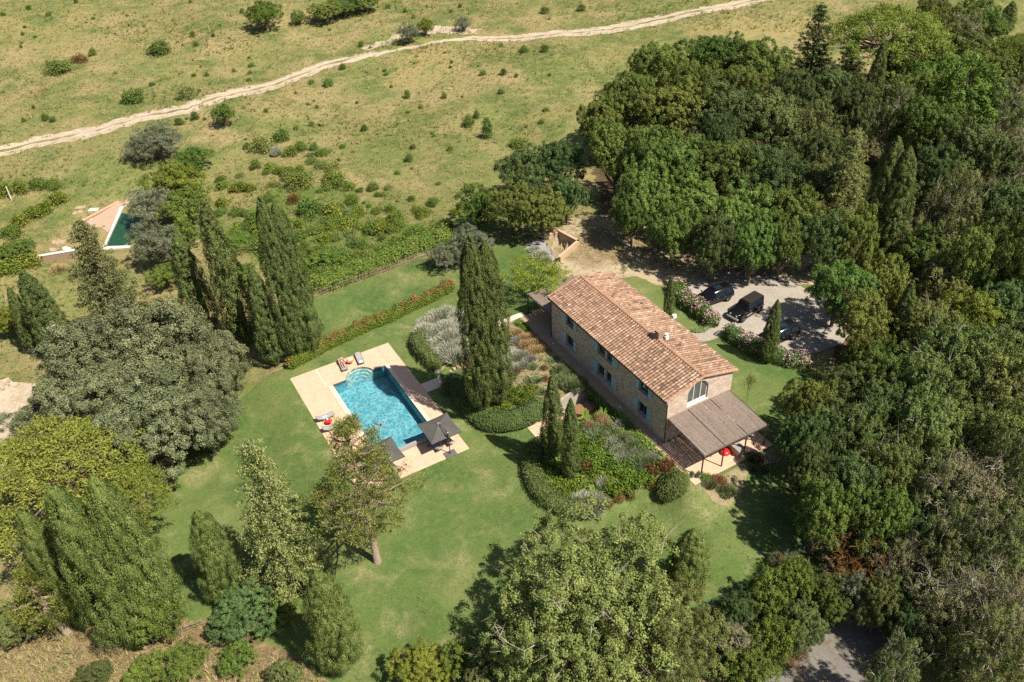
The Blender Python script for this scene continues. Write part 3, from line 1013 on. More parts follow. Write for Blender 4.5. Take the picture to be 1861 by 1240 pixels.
# arch window
f = MB()
for v in (AC - AR + .09, AC - .42, AC + .42, AC + AR - .09):
    top = AZS + math.sqrt(max(AR * AR - (v - AC) ** 2, 0)) - .03
    f.box((v - .04, L0 + .15, AZ0 + .25), (v + .04, L0 + .22, top))
ap = [(AC + (AR - .05) * math.cos(t), L0 + .185, AZS + (AR - .05) * math.sin(t)) for t in np.linspace(0, math.pi, 18)]
f.tube(ap, .05, 6)
f.box((AC - AR + .05, L0 + .14, AZ0 + .003), (AC + AR - .05, L0 + .24, AZ0 + .25))
aw = f.build("arched_window", M_white, villa)
g = MB()
gp = [(AC - AR + .01, AZ0 + .02), (AC + AR - .01, AZ0 + .02)] + [(AC + (AR - .01) * math.cos(t), AZS + (AR - .01) * math.sin(t)) for t in np.linspace(0, math.pi, 18)]
g.add([(a, L0 + .19, b) for a, b in gp], [tuple(range(len(gp)))])
g.build("pane", M_glass2, aw)
MB().cham((AC - AR - .06, L0 - .06, AZ0 - .09), (AC + AR + .06, L0 + .14, AZ0 - .002), .015).build("sill", M_white, aw)
d = MB().box((2.94, L0 + .2, .03), (4.86, L0 + .24, 2.28))
dd = d.build("glass_door", M_glass, villa)
f = MB()
for v in (2.94, 3.87, 4.78): f.box((v, L0 + .14, .04), (v + .08, L0 + .21, 2.28))
f.box((3.02, L0 + .14, 2.2), (4.78, L0 + .2, 2.28))
f.build("door_frame", M_steel, dd)

# roof: two slopes of overlapping barrel tiles in random clay tones
rr = random.Random(4)
roof = MB()
E0, E1 = -.22, 8.34
y0, y1 = -.06, 20.32
def slope(side):
    ve = E0 if side < 0 else E1
    ze = roof_z(ve)
    run = RV - ve
    L = math.hypot(run, RZ - ze)
    dx, dz = run / L, (RZ - ze) / L
    nxx, nz = -dz * (1 if side < 0 else 1), 0
    nrm = Vector((-dz, 0, dx)) if side < 0 else Vector((-dz, 0, dx))
    if nrm.z < 0: nrm = -nrm
    def pt(s, y, h): return (ve + dx * s + nrm.x * h, y, ze + dz * s + nrm.z * h)
    ncol, nrow = 60, 11
    cw, rl = (y1 - y0) / ncol, L / nrow
    # bed of the roof
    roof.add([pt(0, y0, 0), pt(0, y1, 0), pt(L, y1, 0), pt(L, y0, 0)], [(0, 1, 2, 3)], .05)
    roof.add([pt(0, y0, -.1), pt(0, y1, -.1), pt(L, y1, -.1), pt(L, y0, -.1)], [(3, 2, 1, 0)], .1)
    roof.add([pt(0, y0, 0), pt(0, y1, 0), pt(0, y1, -.1), pt(0, y0, -.1)], [(0, 1, 2, 3)], .15)
    for y in (y0, y1):
        roof.add([pt(0, y, 0), pt(L, y, 0), pt(L, y, -.1), pt(0, y, -.1)], [(0, 1, 2, 3)], .45)
    for i in range(ncol):
        yc = y0 + cw * (i + .5)
        old = rr.gauss(0, .07)
        for j in range(nrow):
            s0, s1 = j * rl - (.05 if j == 0 else .03), (j + 1) * rl + .03
            off = rr.uniform(-.012, .012)
            # pan between two covers
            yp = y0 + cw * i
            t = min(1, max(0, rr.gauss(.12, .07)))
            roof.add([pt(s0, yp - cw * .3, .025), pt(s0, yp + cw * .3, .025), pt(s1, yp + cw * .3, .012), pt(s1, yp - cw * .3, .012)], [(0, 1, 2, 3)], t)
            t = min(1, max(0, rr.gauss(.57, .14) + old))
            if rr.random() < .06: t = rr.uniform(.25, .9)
            vs, fs, K = [], [], 7
            for (s, r0, h0) in ((s0, .125, .045 + rr.uniform(0, .012)), (s1, .104, .01)):
                for k in range(K):
                    a = math.pi * k / (K - 1)
                    vs.append(pt(s, yc + off + r0 * math.cos(a), h0 + r0 * .82 * math.sin(a)))
            for k in range(K - 1):
                fs.append((k, k + 1, K + k + 1, K + k))
            fs.append(tuple(range(K)))
            roof.add(vs, fs, t)
slope(-1)
slope(1)
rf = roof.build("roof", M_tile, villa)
rg = MB()
n = 46
for i in range(n):
    ya, yb = y0 + (y1 - y0) * i / n - .01, y0 + (y1 - y0) * (i + 1) / n + .03
    vs, K = [], 9
    lift = rr.uniform(0, .01)
    for (y, r0, h) in ((ya, .19, .02 + lift), (yb, .172, .005)):
        for k in range(K):
            a = math.pi * k / (K - 1)
            vs.append((RV + r0 * math.cos(a), y, RZ + .03 + h + r0 * .75 * math.sin(a)))
    rg.add(vs, [(k, k + 1, K + k + 1, K + k) for k in range(K - 1)] + [tuple(range(K))], rr.uniform(.2, .9))
for side, ve in ((0, E0), (1, E1)):
    for y in (y0 - .02, y1 + .02):          # verge tiles of the gables
        for j in range(10):
            t0, t1 = j / 10, (j + 1) / 10 + .02
            a = (ve + (RV - ve) * t0, y, roof_z(ve) + (RZ - roof_z(ve)) * t0 + .04)
            b = (ve + (RV - ve) * t1, y, roof_z(ve) + (RZ - roof_z(ve)) * t1 + .03)
            rg.tube([a, b], [.12, .10], 7, rr.uniform(.1, .9))
rg.build("ridge_tiles", M_ridge, rf)
M_brick = stone_mat("chimney_brick", [(.34, .19, .12), (.5, .31, .2), (.42, .28, .19)], (.45, .36, .27), .24, .08)
ch = MB()
cy = 6.85
ch.cham((3.95, cy - .3, 6.3), (4.5, cy + .3, 7.35), .02)
ch.cham((3.88, cy - .37, 7.352), (4.57, cy + .37, 7.44), .02)
for a in ((3.95, cy - .3), (4.38, cy - .3), (3.95, cy + .18), (4.38, cy + .18)):
    ch.box((a[0], a[1], 7.441), (a[0] + .12, a[1] + .12, 7.62))
chm = ch.build("chimney", M_brick, rf)
ct = MB()
ct.add([(3.86, cy - .4, 7.62), (4.59, cy - .4, 7.62), (4.59, cy + .4, 7.62), (3.86, cy + .4, 7.62), (4.22, cy - .4, 7.82), (4.22, cy + .4, 7.82)],
       [(0, 3, 5, 4), (1, 4, 5, 2), (0, 4, 1), (3, 2, 5), (0, 1, 2, 3)], .75)
ct.build("chimney_cap", M_tile, chm)
# small white roof vent beside the chimney
rv = MB()
rv.cham((4.62, cy - .62, 6.52), (5.05, cy - .2, 6.95), .03)
rv.lathe([(.14, 0), (.14, .22), (.2, .24), (.05, .32)], 12, (4.83, cy - .41, 6.95))
rv.build("roof_vent", M_white, rf)
gt = MB()
for ve in (E0 - .05, E1 + .05):
    pts = []
    z = roof_z(E0) - .08
    gt.tube([(ve, y0 + .03, z), (ve, y1 - .03, z - .03)], .065, 8)
gt.build("gutter", M_copper, villa)
dp = MB()
dp.tube([(E0 - .05, .06, roof_z(E0) - .1), (E0 - .04, .05, 5.25), (W0 - .06, .02, 5.0), (W0 - .06, .02, .05)], .05, 8)
dp.build("downpipe", M_copper, villa)
dp = MB()
dp.tube([(E0 - .05, 20.18, roof_z(E0) - .1), (E0 - .04, 20.18, 5.25), (W0 - .06, 20.16, 5.0), (W0 - .06, 20.16, .05)], .05, 8)
dp.build("downpipe", M_copper, villa)
for i in range(40):
    y = .3 + i * .505
    MB().box((E0 + .03, y, roof_z(E0) - .2), (W0 - .002, y + .09, roof_z(E0) - .105)).build("rafter", M_wood, rf)


# ------------------------------------------------------------------ reed-covered steel pergolas
M_reed = tinted("grey_reed_mat", [(0, (.12, .095, .078)), (.5, (.235, .185, .15)), (1, (.36, .295, .245))], .85, 5, .3, .3, 30)
def pergola(name, label, V0, V1, U_wall, U_out, z_wall, z_out, cuts, posts, post_u):
    x, y = site(U_wall, V0)
    root = empty(name, (x, y, 0), SITE_ROT, label=label, category="pergola")
    dU = U_out - U_wall
    def p(v, t, h=0): return (v - V0, dU * t, z_wall + (z_out - z_wall) * t + h)
    rg_ = random.Random(int(V1 * 10))
    fr = MB()
    for v in [V0 + .04, V1 - .04] + list(cuts):
        fr.tube([p(v, 0), p(v, 1)], .05, 4)
    fr.tube([p(V0 + .04, 0), p(V1 - .04, 0)], .05, 4)
    fr.tube([p(V0 + .0, 1), p(V1 - .0, 1)], .07, 4)
    fr.build("steel_frame", M_steel, root)
    bt = MB()
    for k in range(1, 9):
        t = k / 9
        bt.tube([p(V0 + .05, t, .03), p(V1 - .05, t, .03)], .022, 4)
    bt.build("battens", M_steel, root)
    cs = [V0 + .09] + list(cuts) + [V1 - .09]
    for a, b in zip(cs[:-1], cs[1:]):
        mb = MB()
        v = a + .06
        while v < b - .07:
            w = rg_.uniform(.04, .055)
            t = 0.004
            while t < .99:
                t2 = min(.996, t + rg_.uniform(.18, .5))
                h = .055 + rg_.uniform(0, .02)
                q0, q1 = p(v, t, h), p(v, t2, h + rg_.uniform(-.006, .01))
                e = rg_.uniform(-.008, .008)
                vs = [q0, (q0[0] + w, q0[1], q0[2]), (q1[0] + w + e, q1[1], q1[2]), (q1[0] + e, q1[1], q1[2])]
                vs += [(a_, b_, c_ - .018) for a_, b_, c_ in vs]
                mb.add(vs, [(0, 1, 2, 3), (7, 6, 5, 4), (0, 4, 5, 1), (1, 5, 6, 2), (2, 6, 7, 3), (3, 7, 4, 0)], min(1, max(0, rg_.gauss(.5, .08))))
                t = t2 + .002
            v += w + rg_.uniform(.001, .007)
        mb.build("reed_panel", M_reed, root)
    for v in posts:
        h = z_wall + (z_out - z_wall) * ((post_u - U_wall) / dU)
        mb = MB().box((v - V0 - .05, post_u - U_wall - .05, .03), (v - V0 + .05, post_u - U_wall + .05, h - .05))
        mb.box((v - V0 - .11, post_u - U_wall - .11, .028), (v - V0 + .11, post_u - U_wall + .11, .045))
        mb.build("post", M_steel, root)
    return root
pergola("pergola", "big reed-roofed steel pergola over the sunny terrace below the arched window", .12, 7.85, .05, -5.28, 3.12, 2.74, (2.6, 5.3), (.17, 2.6, 5.3, 7.8), -5.2)
pergola("pergola", "grey reed pergola against the shaded far end of the villa, under the locust tree", .2, 7.6, 20.3, 25.6, 2.75, 2.6, (2.7, 5.2), (.25, 2.7, 5.2, 7.5), 25.5)

# ------------------------------------------------------------------ retaining walls of the planted slopes
def ribbon(name, pts_uv, z0, z1, t, mat, **kw):
    """curved wall: thickness t to the left of the run, bottom z0, top z1 (numbers or lists)"""
    n = len(pts_uv)
    u0, v0 = pts_uv[0]
    Z0 = z0 if hasattr(z0, '__len__') else [z0] * n
    Z1 = z1 if hasattr(z1, '__len__') else [z1] * n
    vs = []
    for i, (u, v) in enumerate(pts_uv):
        a = np.array(pts_uv[max(i - 1, 0)])
        b = np.array(pts_uv[min(i + 1, n - 1)])
        d = (b - a) / np.hypot(*(b - a))
        nu, nv = -d[1], d[0]
        for (uu, vv) in ((u, v), (u + nu * t, v + nv * t)):
            vs.append((vv - v0, uu - u0, Z0[i]))
            vs.append((vv - v0, uu - u0, Z1[i]))
    fs = []
    for i in range(n - 1):
        a, b = 4 * i, 4 * (i + 1)
        fs += [(a, b, b + 1, a + 1), (a + 2, a + 3, b + 3, b + 2), (a + 1, b + 1, b + 3, a + 3), (a, a + 2, b + 2, b)]
    fs += [(0, 1, 3, 2), (4 * n - 4, 4 * n - 2, 4 * n - 1, 4 * n - 3)]
    mb = MB().add(vs, fs)
    x, y = site(u0, v0)
    return mb.build(name, mat, None, (x, y, 0), SITE_ROT, **kw)


def spline(pts, n=6):
    out = []
    P_ = [pts[0]] + list(pts) + [pts[-1]]
    for i in range(1, len(P_) - 2):
        p0, p1, p2, p3 = [np.array(q, float) for q in P_[i - 1:i + 3]]
        for k in range(n):
            t = k / n
            out.append(tuple(.5 * ((2 * p1) + (p2 - p0) * t + (2 * p0 - 5 * p1 + 4 * p2 - p3) * t * t + (3 * p1 - p0 - 3 * p2 + p3) * t ** 3)))
    out.append(tuple(pts[-1]))
    return out


CURVE_FAR = spline([(22.1, -12.5), (20, -12.75), (17, -12.95), (14.6, -12.75), (12.9, -11.8), (11.75, -9.8), (11.3, -7.4), (11.2, -6.0)])
ribbon("retaining_wall", CURVE_FAR, -2.9, -1.72, -.22, M_concrete, label="low curved concrete wall under the clipped hedge by the pool lawn", category="wall")
ribbon("retaining_wall", [(11.52, -6.2), (11.52, -5.2), (11.52, -4.2), (11.52, -3.2), (11.52, -2.2), (11.52, -.9)], -2.6, [-1.6, -1.1, -.7, -.32, -.18, -.12], .26, M_concrete,
       label="tall board-marked concrete wall beside the sunken courtyard", category="wall")
lint = MB()
lint.box((-.02, -.5, -.62), (.24, 4.9, -.16))
x, y = site(6.7, -1.14)
cf = empty("cellar_front", (x, y, 0), SITE_ROT, label="concrete cellar opening under the terrace, dark inside, below trailing ivy", category="cellar entrance")
lint.build("lintel", M_concrete, cf)
cb_ = MB()
cb_.box((-.02, -1.2, -2.5), (.24, .002, -.16))
cb_.box((.3, -.3, -2.5), (3.2, -.06, -.42))
cb_.box((.3, 4.62, -2.5), (3.2, 4.8, -.42))
cb_.box((3.2, -.3, -2.5), (3.35, 4.8, -.42))
cb_.build("side_wall", M_concrete, cf)
dr = MB()
for k in range(6):
    dr.cham((3.1, .35 + k * .66, -2.36), (3.18, .98 + k * .66, -.75), .01)
dr.build("door", plain("dark_cellar_door", (.04, .035, .03), None, 4, .6), cf)

# the walled basin with steps on the far bank
M_sandwall = plain("sandy_rendered_wall", (.50, .39, .26), (.42, .32, .21), 2.0, .9, .15, bump=.3)
M_capstone = plain("clay_coping", (.58, .38, .26), (.5, .31, .2), 3, .85, .2)
def wl3(px1, px2, h): pass
A = [to_uv(*at_z(*p, .9)) for p in ((1015, 418), (1051, 437), (1017, 466))]
A.append(to_uv(*at_z(988, 429, .7)))
u0, v0 = A[0]
x, y = site(u0, v0)
wb = empty("walled_bin_bay", (x, y, 0), SITE_ROT, label="three-sided sandy walled bay with clay coping on the bare bank above the villa", category="walled bay")
for (p, q, h) in ((A[0], A[1], .9), (A[1], A[2], .9), (A[0], A[3], .7)):
    d_ = np.array(q) - np.array(p)
    L_ = np.hypot(*d_)
    d_ /= L_
    M4 = Matrix.Translation((p[1] - v0, p[0] - u0, 0)) @ Matrix.Rotation(math.atan2(d_[0], d_[1]), 4, 'Z')
    w_ = MB().box((0.0, -.14, -1.2), (L_, .14, h - .06), M=M4)
    wo = w_.build("side_wall", M_sandwall, wb)
    MB().box((-.17, -.19, h - .058), (L_ + .17, .19, h + .02), M=M4).build("coping", M_capstone, wo)
du = (A[2][0] - A[1][0])
c3 = (A[3][0] + du * .92 - u0, A[3][1] - v0)
st = MB()
q0 = (A[3][1] - v0 + .1, A[3][0] - u0 - .25)
q1 = (A[2][1] - v0 - .1, A[2][0] - u0 + .1)
st.tube([(q0[0], q0[1] - .6, .05), (q1[0], q1[1], .05)], .12, 4)
st.build("low_kerb", M_capstone, wb)
pv = [to_uv(*at_z(*p, .1)) for p in ((955, 442), (990, 432), (1018, 462), (1000, 476), (965, 470))]
drape("bay_paving", [site(*p) for p in pv], M_grey, .06)

# uplights in the paving beside the villa wall
M_lens = plain("pale_lamp_glass", (.55, .68, .74), (.5, .62, .7), 3, .15, .6)
for (a, b, lab) in ((1005, 625, "farthest small uplight set in the shaded brick path by the villa"), (1127, 740, "small uplight in the brick path below the middle windows"), (1190, 799, "small uplight in the path at the villa's near corner"), (1216, 804, "white uplight on the sunlit stripes under the near pergola")):
    x, y = at_z(a, b, .05)
    e = empty("ground_uplight", (x, y, .03), 0, label=lab, category="ground light", group="uplights along the villa wall")
    MB().lathe([(.16, 0), (.16, .03), (.13, .045), (.12, .045)], 16).build("ring", M_steel, e)
    MB().lathe([(.115, .02), (.115, .05), (.06, .075), (.01, .08)], 16).build("lens", M_lens, e)
# ------------------------------------------------------------------ plants: every crown is thousands of leaf-sized faces
def unit(a): return a / (np.linalg.norm(a, axis=-1, keepdims=True) + 1e-9)


def cards(C_, N_, size, aspect=.6, r=None, axis=None):
    """one four-cornered leaf per centre, facing N_; axis = direction the leaf points"""
    n = len(C_)
    N_ = unit(N_)
    if axis is None:
        axis = r.normal(size=(n, 3))
    a = unit(axis - (axis * N_).sum(1, keepdims=True) * N_)
    b = np.cross(N_, a)
    s = (size if hasattr(size, '__len__') else np.full(n, size))[:, None]
    w = s * aspect
    bend = N_ * s * .18
    V = np.stack([C_ - a * s * .5 - bend, C_ + b * w * .5, C_ + a * s * .5 - bend, C_ - b * w * .5], 1).reshape(-1, 3)
    F = np.arange(4 * n).reshape(n, 4)
    return V, F


def puff_leaves(r, centres, radii, n, up=.35, lo=.55, jit=.75, flat=1.0):
    """leaves on the outer shell of each small clump"""
    k = len(centres)
    d = unit(r.normal(size=(k, n, 3)) + np.array([0, 0, up]))
    rad = radii[:, None, None] * r.uniform(lo, 1.08, (k, n, 1))
    p = centres[:, None, :] + d * rad * np.array([1, 1, flat])
    nn = unit(d + r.normal(size=(k, n, 3)) * jit + np.array([0, 0, .25]))
    return p.reshape(-1, 3), nn.reshape(-1, 3)


def fib(n, lo=-.35):
    i = np.arange(n) + .5
    z = lo + (1 - lo) * i / n
    t = np.pi * (1 + 5 ** .5) * i
    q = np.sqrt(np.maximum(0, 1 - z * z))
    return np.stack([q * np.cos(t), q * np.sin(t), z], 1)


def branch_mesh(name, mat, limbs, seg=6):
    mb = MB()
    for pts, rad in limbs: mb.tube(pts, rad, seg)
    return mb.mesh(name, mat, True)


def tint_of(r, P_, n, clump=None, amp=.22):
    t = .5 + r.normal(0, amp, n)
    if clump is not None: t = t + clump
    return np.clip(t, 0, 1)


PROTO = {}


def crown_lobed(seed, R, H, z0, nl, leaf, per, mat, bark, lobe=.26, pr=(.30, .5), cover=1.0, pale_twigs=0, lo=-.3, flat=1.0, trunk_r=.3, squash=.8, jit=.5, fill=.16, rag=.16, twig_r=1.0):
    """broadleaf crown: rounded boughs of leaf sprays standing apart round an open heart, ragged in outline"""
    r = np.random.default_rng(seed)
    cz = z0 + (H - z0) * .45
    L = fib(nl, lo)
    # a few main limbs push the outline out, the hollows between them stay in shadow
    main = unit(r.normal(size=(6, 3)) * np.array([1, 1, .6]) + np.array([0, 0, .25]))
    push = np.max(np.clip(L @ main.T, 0, 1) ** 5, 1)
    q = .54 + .42 * push + r.normal(0, rag * .6, nl)
    q = np.clip(q + r.normal(0, .04, nl), .4, 1.06)
    up = np.where(L[:, 2:3] > 0, H - cz, cz - z0)
    lc = L * q[:, None] * np.concatenate([np.full((nl, 2), R), up], 1) * .86 + np.array([0, 0, cz]) + r.normal(0, .12, (nl, 3))
    lr = R * lobe * r.uniform(.65, 1.3, nl)
    cen, rad, clump, outd = [], [], [], []
    for c, w in zip(lc, lr):
        k = max(7, int(12.5 * cover * (w / 1.25) ** 2))
        out = unit((c - np.array([0, 0, cz - .12 * H]))[None, :])[0]
        d = unit(r.normal(size=(k, 3)) * .85 + out * .55 + np.array([0, 0, .30]))
        cen.append(c + d * w * r.uniform(.72, 1.08, (k, 1)) * np.array([1, 1, squash]))
        rad.append(r.uniform(pr[0], pr[1], k) * (w / (R * lobe)) ** .5)
        clump.append(np.full(k, r.normal(0, .10)) + r.normal(0, .09, k))
        outd.append(d)
    cen, rad, clump, outd = np.vstack(cen), np.concatenate(rad), np.concatenate(clump), np.vstack(outd)
    K = len(cen)
    d = unit(r.normal(size=(K, per, 3)) + outd[:, None, :] * .7 + np.array([0, 0, .35]))
    P_ = cen[:, None, :] + d * rad[:, None, None] * r.uniform(.5, 1.12, (K, per, 1)) * np.array([1, 1, flat])
    N_ = unit(d * .95 + outd[:, None, :] * .45 + np.array([0, 0, .2]) + r.normal(size=(K, per, 3)) * jit)
    P_, N_ = P_.reshape(-1, 3), N_.reshape(-1, 3)
    tl = np.repeat(clump, per)
    nf = int(len(P_) * fill)
    if nf:                                              # thin shaded leaves in the heart of the crown
        di = unit(r.normal(size=(nf, 3)))
        Pi = di * (r.random((nf, 1)) ** .5) * np.array([R * .62, R * .62, (H - z0) * .33]) + np.array([0, 0, cz])
        P_, N_, tl = np.vstack([P_, Pi]), np.vstack([N_, r.normal(size=(nf, 3))]), np.concatenate([tl, np.zeros(nf)])
    n = len(P_)
    V, F = cards(P_, N_, leaf * r.uniform(.6, 1.35, n), .62, r)
    crown = mesh_np("crown", V, F, mat, tint_of(r, P_, n, tl, .19))
    limbs = []
    rt = random.Random(seed)
    top = np.array([rt.uniform(-.3, .3), rt.uniform(-.3, .3), cz * .75])
    limbs.append(([(0, 0, -.4), (rt.uniform(-.1, .1), rt.uniform(-.1, .1), z0 * .6), tuple(top)], [trunk_r * 1.25, trunk_r, trunk_r * .7]))
    for c in lc[::max(1, nl // 22)]:
        st = np.array([0, 0, z0 * .7 + rt.random() * (cz - z0) * .9])
        mid = (st + c) / 2 + r.normal(0, .25, 3)
        limbs.append(([tuple(st), tuple(mid), tuple(c)], [trunk_r * .42, trunk_r * .26, trunk_r * .10]))
    for _ in range(pale_twigs):
        c = lc[rt.randrange(nl)]
        dd = unit((r.normal(size=3) * .8 + np.array([0, 0, .45]) + unit((c - np.array([0, 0, cz]))[None])[0])[None])[0]
        e = c + dd * R * lobe * rt.uniform(1.0, 1.9)
        k = (c + e) / 2 + r.normal(0, .16, 3)
        limbs.append(([tuple(c), tuple(k), tuple(e)], [.045 * twig_r, .03 * twig_r, .012]))
        for _ in range(2):
            e2 = k + (e - k) * rt.uniform(.3, .7) + r.normal(0, .42, 3)
            limbs.append(([tuple(k), tuple(e2)], [.022 * twig_r, .01]))
    return branch_mesh("trunk", bark, limbs), crown


def cypress_mesh(seed, H, R, mat, bark, tops=1, leaf=.085, dens=1.1, z0=.4, blunt=1.7, groove=.10, puff=.21, per=34, rj=.045, cover=2.0):
    """columnar cypress: upright sprays packed on a fluted column; tops > 1 gives stems leaning together"""
    r = np.random.default_rng(seed)
    VV_, FF_, TT_ = [], [], []
    base = 0
    limbs = []
    for k in range(tops):
        h = H * (1.0 if k == 0 else r.uniform(.88, .96))
        rk = R * (1.0 if tops == 1 else .70)
        ang = 2.4 * k + seed
        off = np.array([math.cos(ang), math.sin(ang)]) * (0 if tops == 1 else R * .42)
        n = int(cover * 2 * math.pi * rk * .8 * (h - z0) / (math.pi * (puff * .9) ** 2))
        z = r.random(n)
        z = z0 + (h - z0) * np.sort(z)
        t = (z - z0) / (h - z0)
        prof = np.minimum(1, (t / .14) ** .6 * .75 + .25) * np.clip(1 - t ** (blunt + .6), 0, 1) ** .8
        th = r.random(n) * 2 * np.pi
        flute = 1 + 1.25 * groove * np.sin(th * 5 + 3 * np.sin(z * .7 + seed)) + .08 * np.sin(th * 3 - z * 1.5) + .07 * np.sin(z * 4.3 + th * 7) + r.normal(0, rj, n)
        rad = np.maximum(.05, rk * prof * flute)
        cx = off[0] * (1 - .25 * t) + .06 * h * 0 * t
        cy = off[1] * (1 - .25 * t)
        cen = np.stack([cx + rad * .9 * np.cos(th), cy + rad * .9 * np.sin(th), z], 1)
        d = unit(r.normal(size=(n, per, 3)) * np.array([.8, .8, 1.1]) + np.stack([np.cos(th), np.sin(th), np.full(n, .5)], 1)[:, None, :] * .9)
        q = np.minimum(puff, .09 + rad * .24 * puff / .27)[:, None, None]
        p = (cen[:, None, :] + d * q * r.uniform(.65, 1.1, (n, per, 1)) * np.array([1, 1, 1.4])).reshape(-1, 3)
        nn = unit(d * 1.2 + np.stack([np.cos(th), np.sin(th), np.full(n, .25)], 1)[:, None, :] * .35 + r.normal(size=(n, per, 3)) * .38).reshape(-1, 3)
        ax = np.tile(np.array([0, 0, 1.0]), (len(p), 1)) + r.normal(0, .3, (len(p), 3))
        v, f = cards(p, nn, leaf * r.uniform(.7, 1.4, len(p)), .55, r, ax)
        VV_.append(v); FF_.append(f + base); base += len(v)
        TT_.append(tint_of(r, p, len(p), np.repeat(r.normal(0, .14, n), per)))
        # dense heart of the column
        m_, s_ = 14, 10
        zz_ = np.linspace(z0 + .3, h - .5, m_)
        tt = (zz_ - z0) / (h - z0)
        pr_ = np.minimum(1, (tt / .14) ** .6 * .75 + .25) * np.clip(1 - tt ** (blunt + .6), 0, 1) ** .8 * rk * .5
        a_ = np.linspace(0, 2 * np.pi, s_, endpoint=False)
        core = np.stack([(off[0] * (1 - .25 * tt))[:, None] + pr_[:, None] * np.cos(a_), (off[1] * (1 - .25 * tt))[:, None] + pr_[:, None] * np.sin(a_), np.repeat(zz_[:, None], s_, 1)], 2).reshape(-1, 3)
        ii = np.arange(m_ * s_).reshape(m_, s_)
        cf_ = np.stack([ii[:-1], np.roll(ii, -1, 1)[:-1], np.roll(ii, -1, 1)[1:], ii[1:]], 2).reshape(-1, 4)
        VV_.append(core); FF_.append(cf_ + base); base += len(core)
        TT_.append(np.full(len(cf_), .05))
        limbs.append(([(off[0], off[1], -.4), (off[0], off[1], h * .5), (off[0] * .8, off[1] * .8, h * .8)], [.2, .15, .04]))
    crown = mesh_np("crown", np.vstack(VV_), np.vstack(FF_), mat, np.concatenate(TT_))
    return branch_mesh("trunk", bark, limbs, 8), crown


def conifer_mesh(seed, H, R, mat, bark, z0=.8, leaf=.2, tiers=26, droop=.18, up=.1, gap=.25, taper=.9):
    """pointed conifer: whorls of boughs, each bough a row of needle clumps"""
    r = np.random.default_rng(seed)
    cen, rad = [], []
    limbs = [([(0, 0, -.3), (.05, 0, H * .5), (0, 0, H - .2)], [.24, .16, .03])]
    for i in range(tiers):
        t = (i + r.uniform(-.2, .2)) / tiers
        z = z0 + (H - z0) * max(t, 0)
        L = R * (1 - max(t, 0)) ** taper * r.uniform(.78, 1.08) + .22
        nb = max(4, int(5 + 6 * (1 - t)))
        a0 = r.random() * 6.28
        for k in range(nb):
            if r.random() < gap * .4: continue
            a = a0 + 6.283 * k / nb + r.normal(0, .18)
            Lk = L * r.uniform(.7, 1.15)
            tip = np.array([math.cos(a) * Lk, math.sin(a) * Lk, z + up * Lk - droop * Lk])
            m_ = max(3, int(Lk / .33))
            for j in range(m_):
                s = (j + 1) / m_
                if s < .25: continue
                wv = .26 + .22 * (1 - s) * L / R
                for _ in range(2):
                    cen.append(np.array([math.cos(a) * Lk * s, math.sin(a) * Lk * s, z + up * Lk * s - droop * Lk * s * s]) + r.normal(0, .13, 3) * np.array([1.3, 1.3, .6]))
                    rad.append(r.uniform(.75, 1.2) * wv)
            if k % 2 == 0: limbs.append(([(0, 0, z), tuple(tip * .6 + np.array([0, 0, z]) * .4), tuple(tip)], [.05, .035, .012]))
    cen.append(np.array([0, 0, H])); rad.append(.2)
    cen, rad = np.array(cen), np.array(rad)
    per = 22
    P_, N_ = puff_leaves(r, cen, rad, per, up=.2, lo=.35, jit=.7, flat=.65)
    n = len(P_)
    ax = P_ * np.array([1, 1, 0]) + r.normal(0, 1.2, (n, 3)) + np.array([0, 0, .4])
    V, F = cards(P_, N_, leaf * r.uniform(.7, 1.3, n), .42, r, ax)
    crown = mesh_np("crown", V, F, mat, tint_of(r, P_, n, np.repeat(r.normal(0, .15, len(cen)), per)))
    return branch_mesh("trunk", bark, limbs), crown


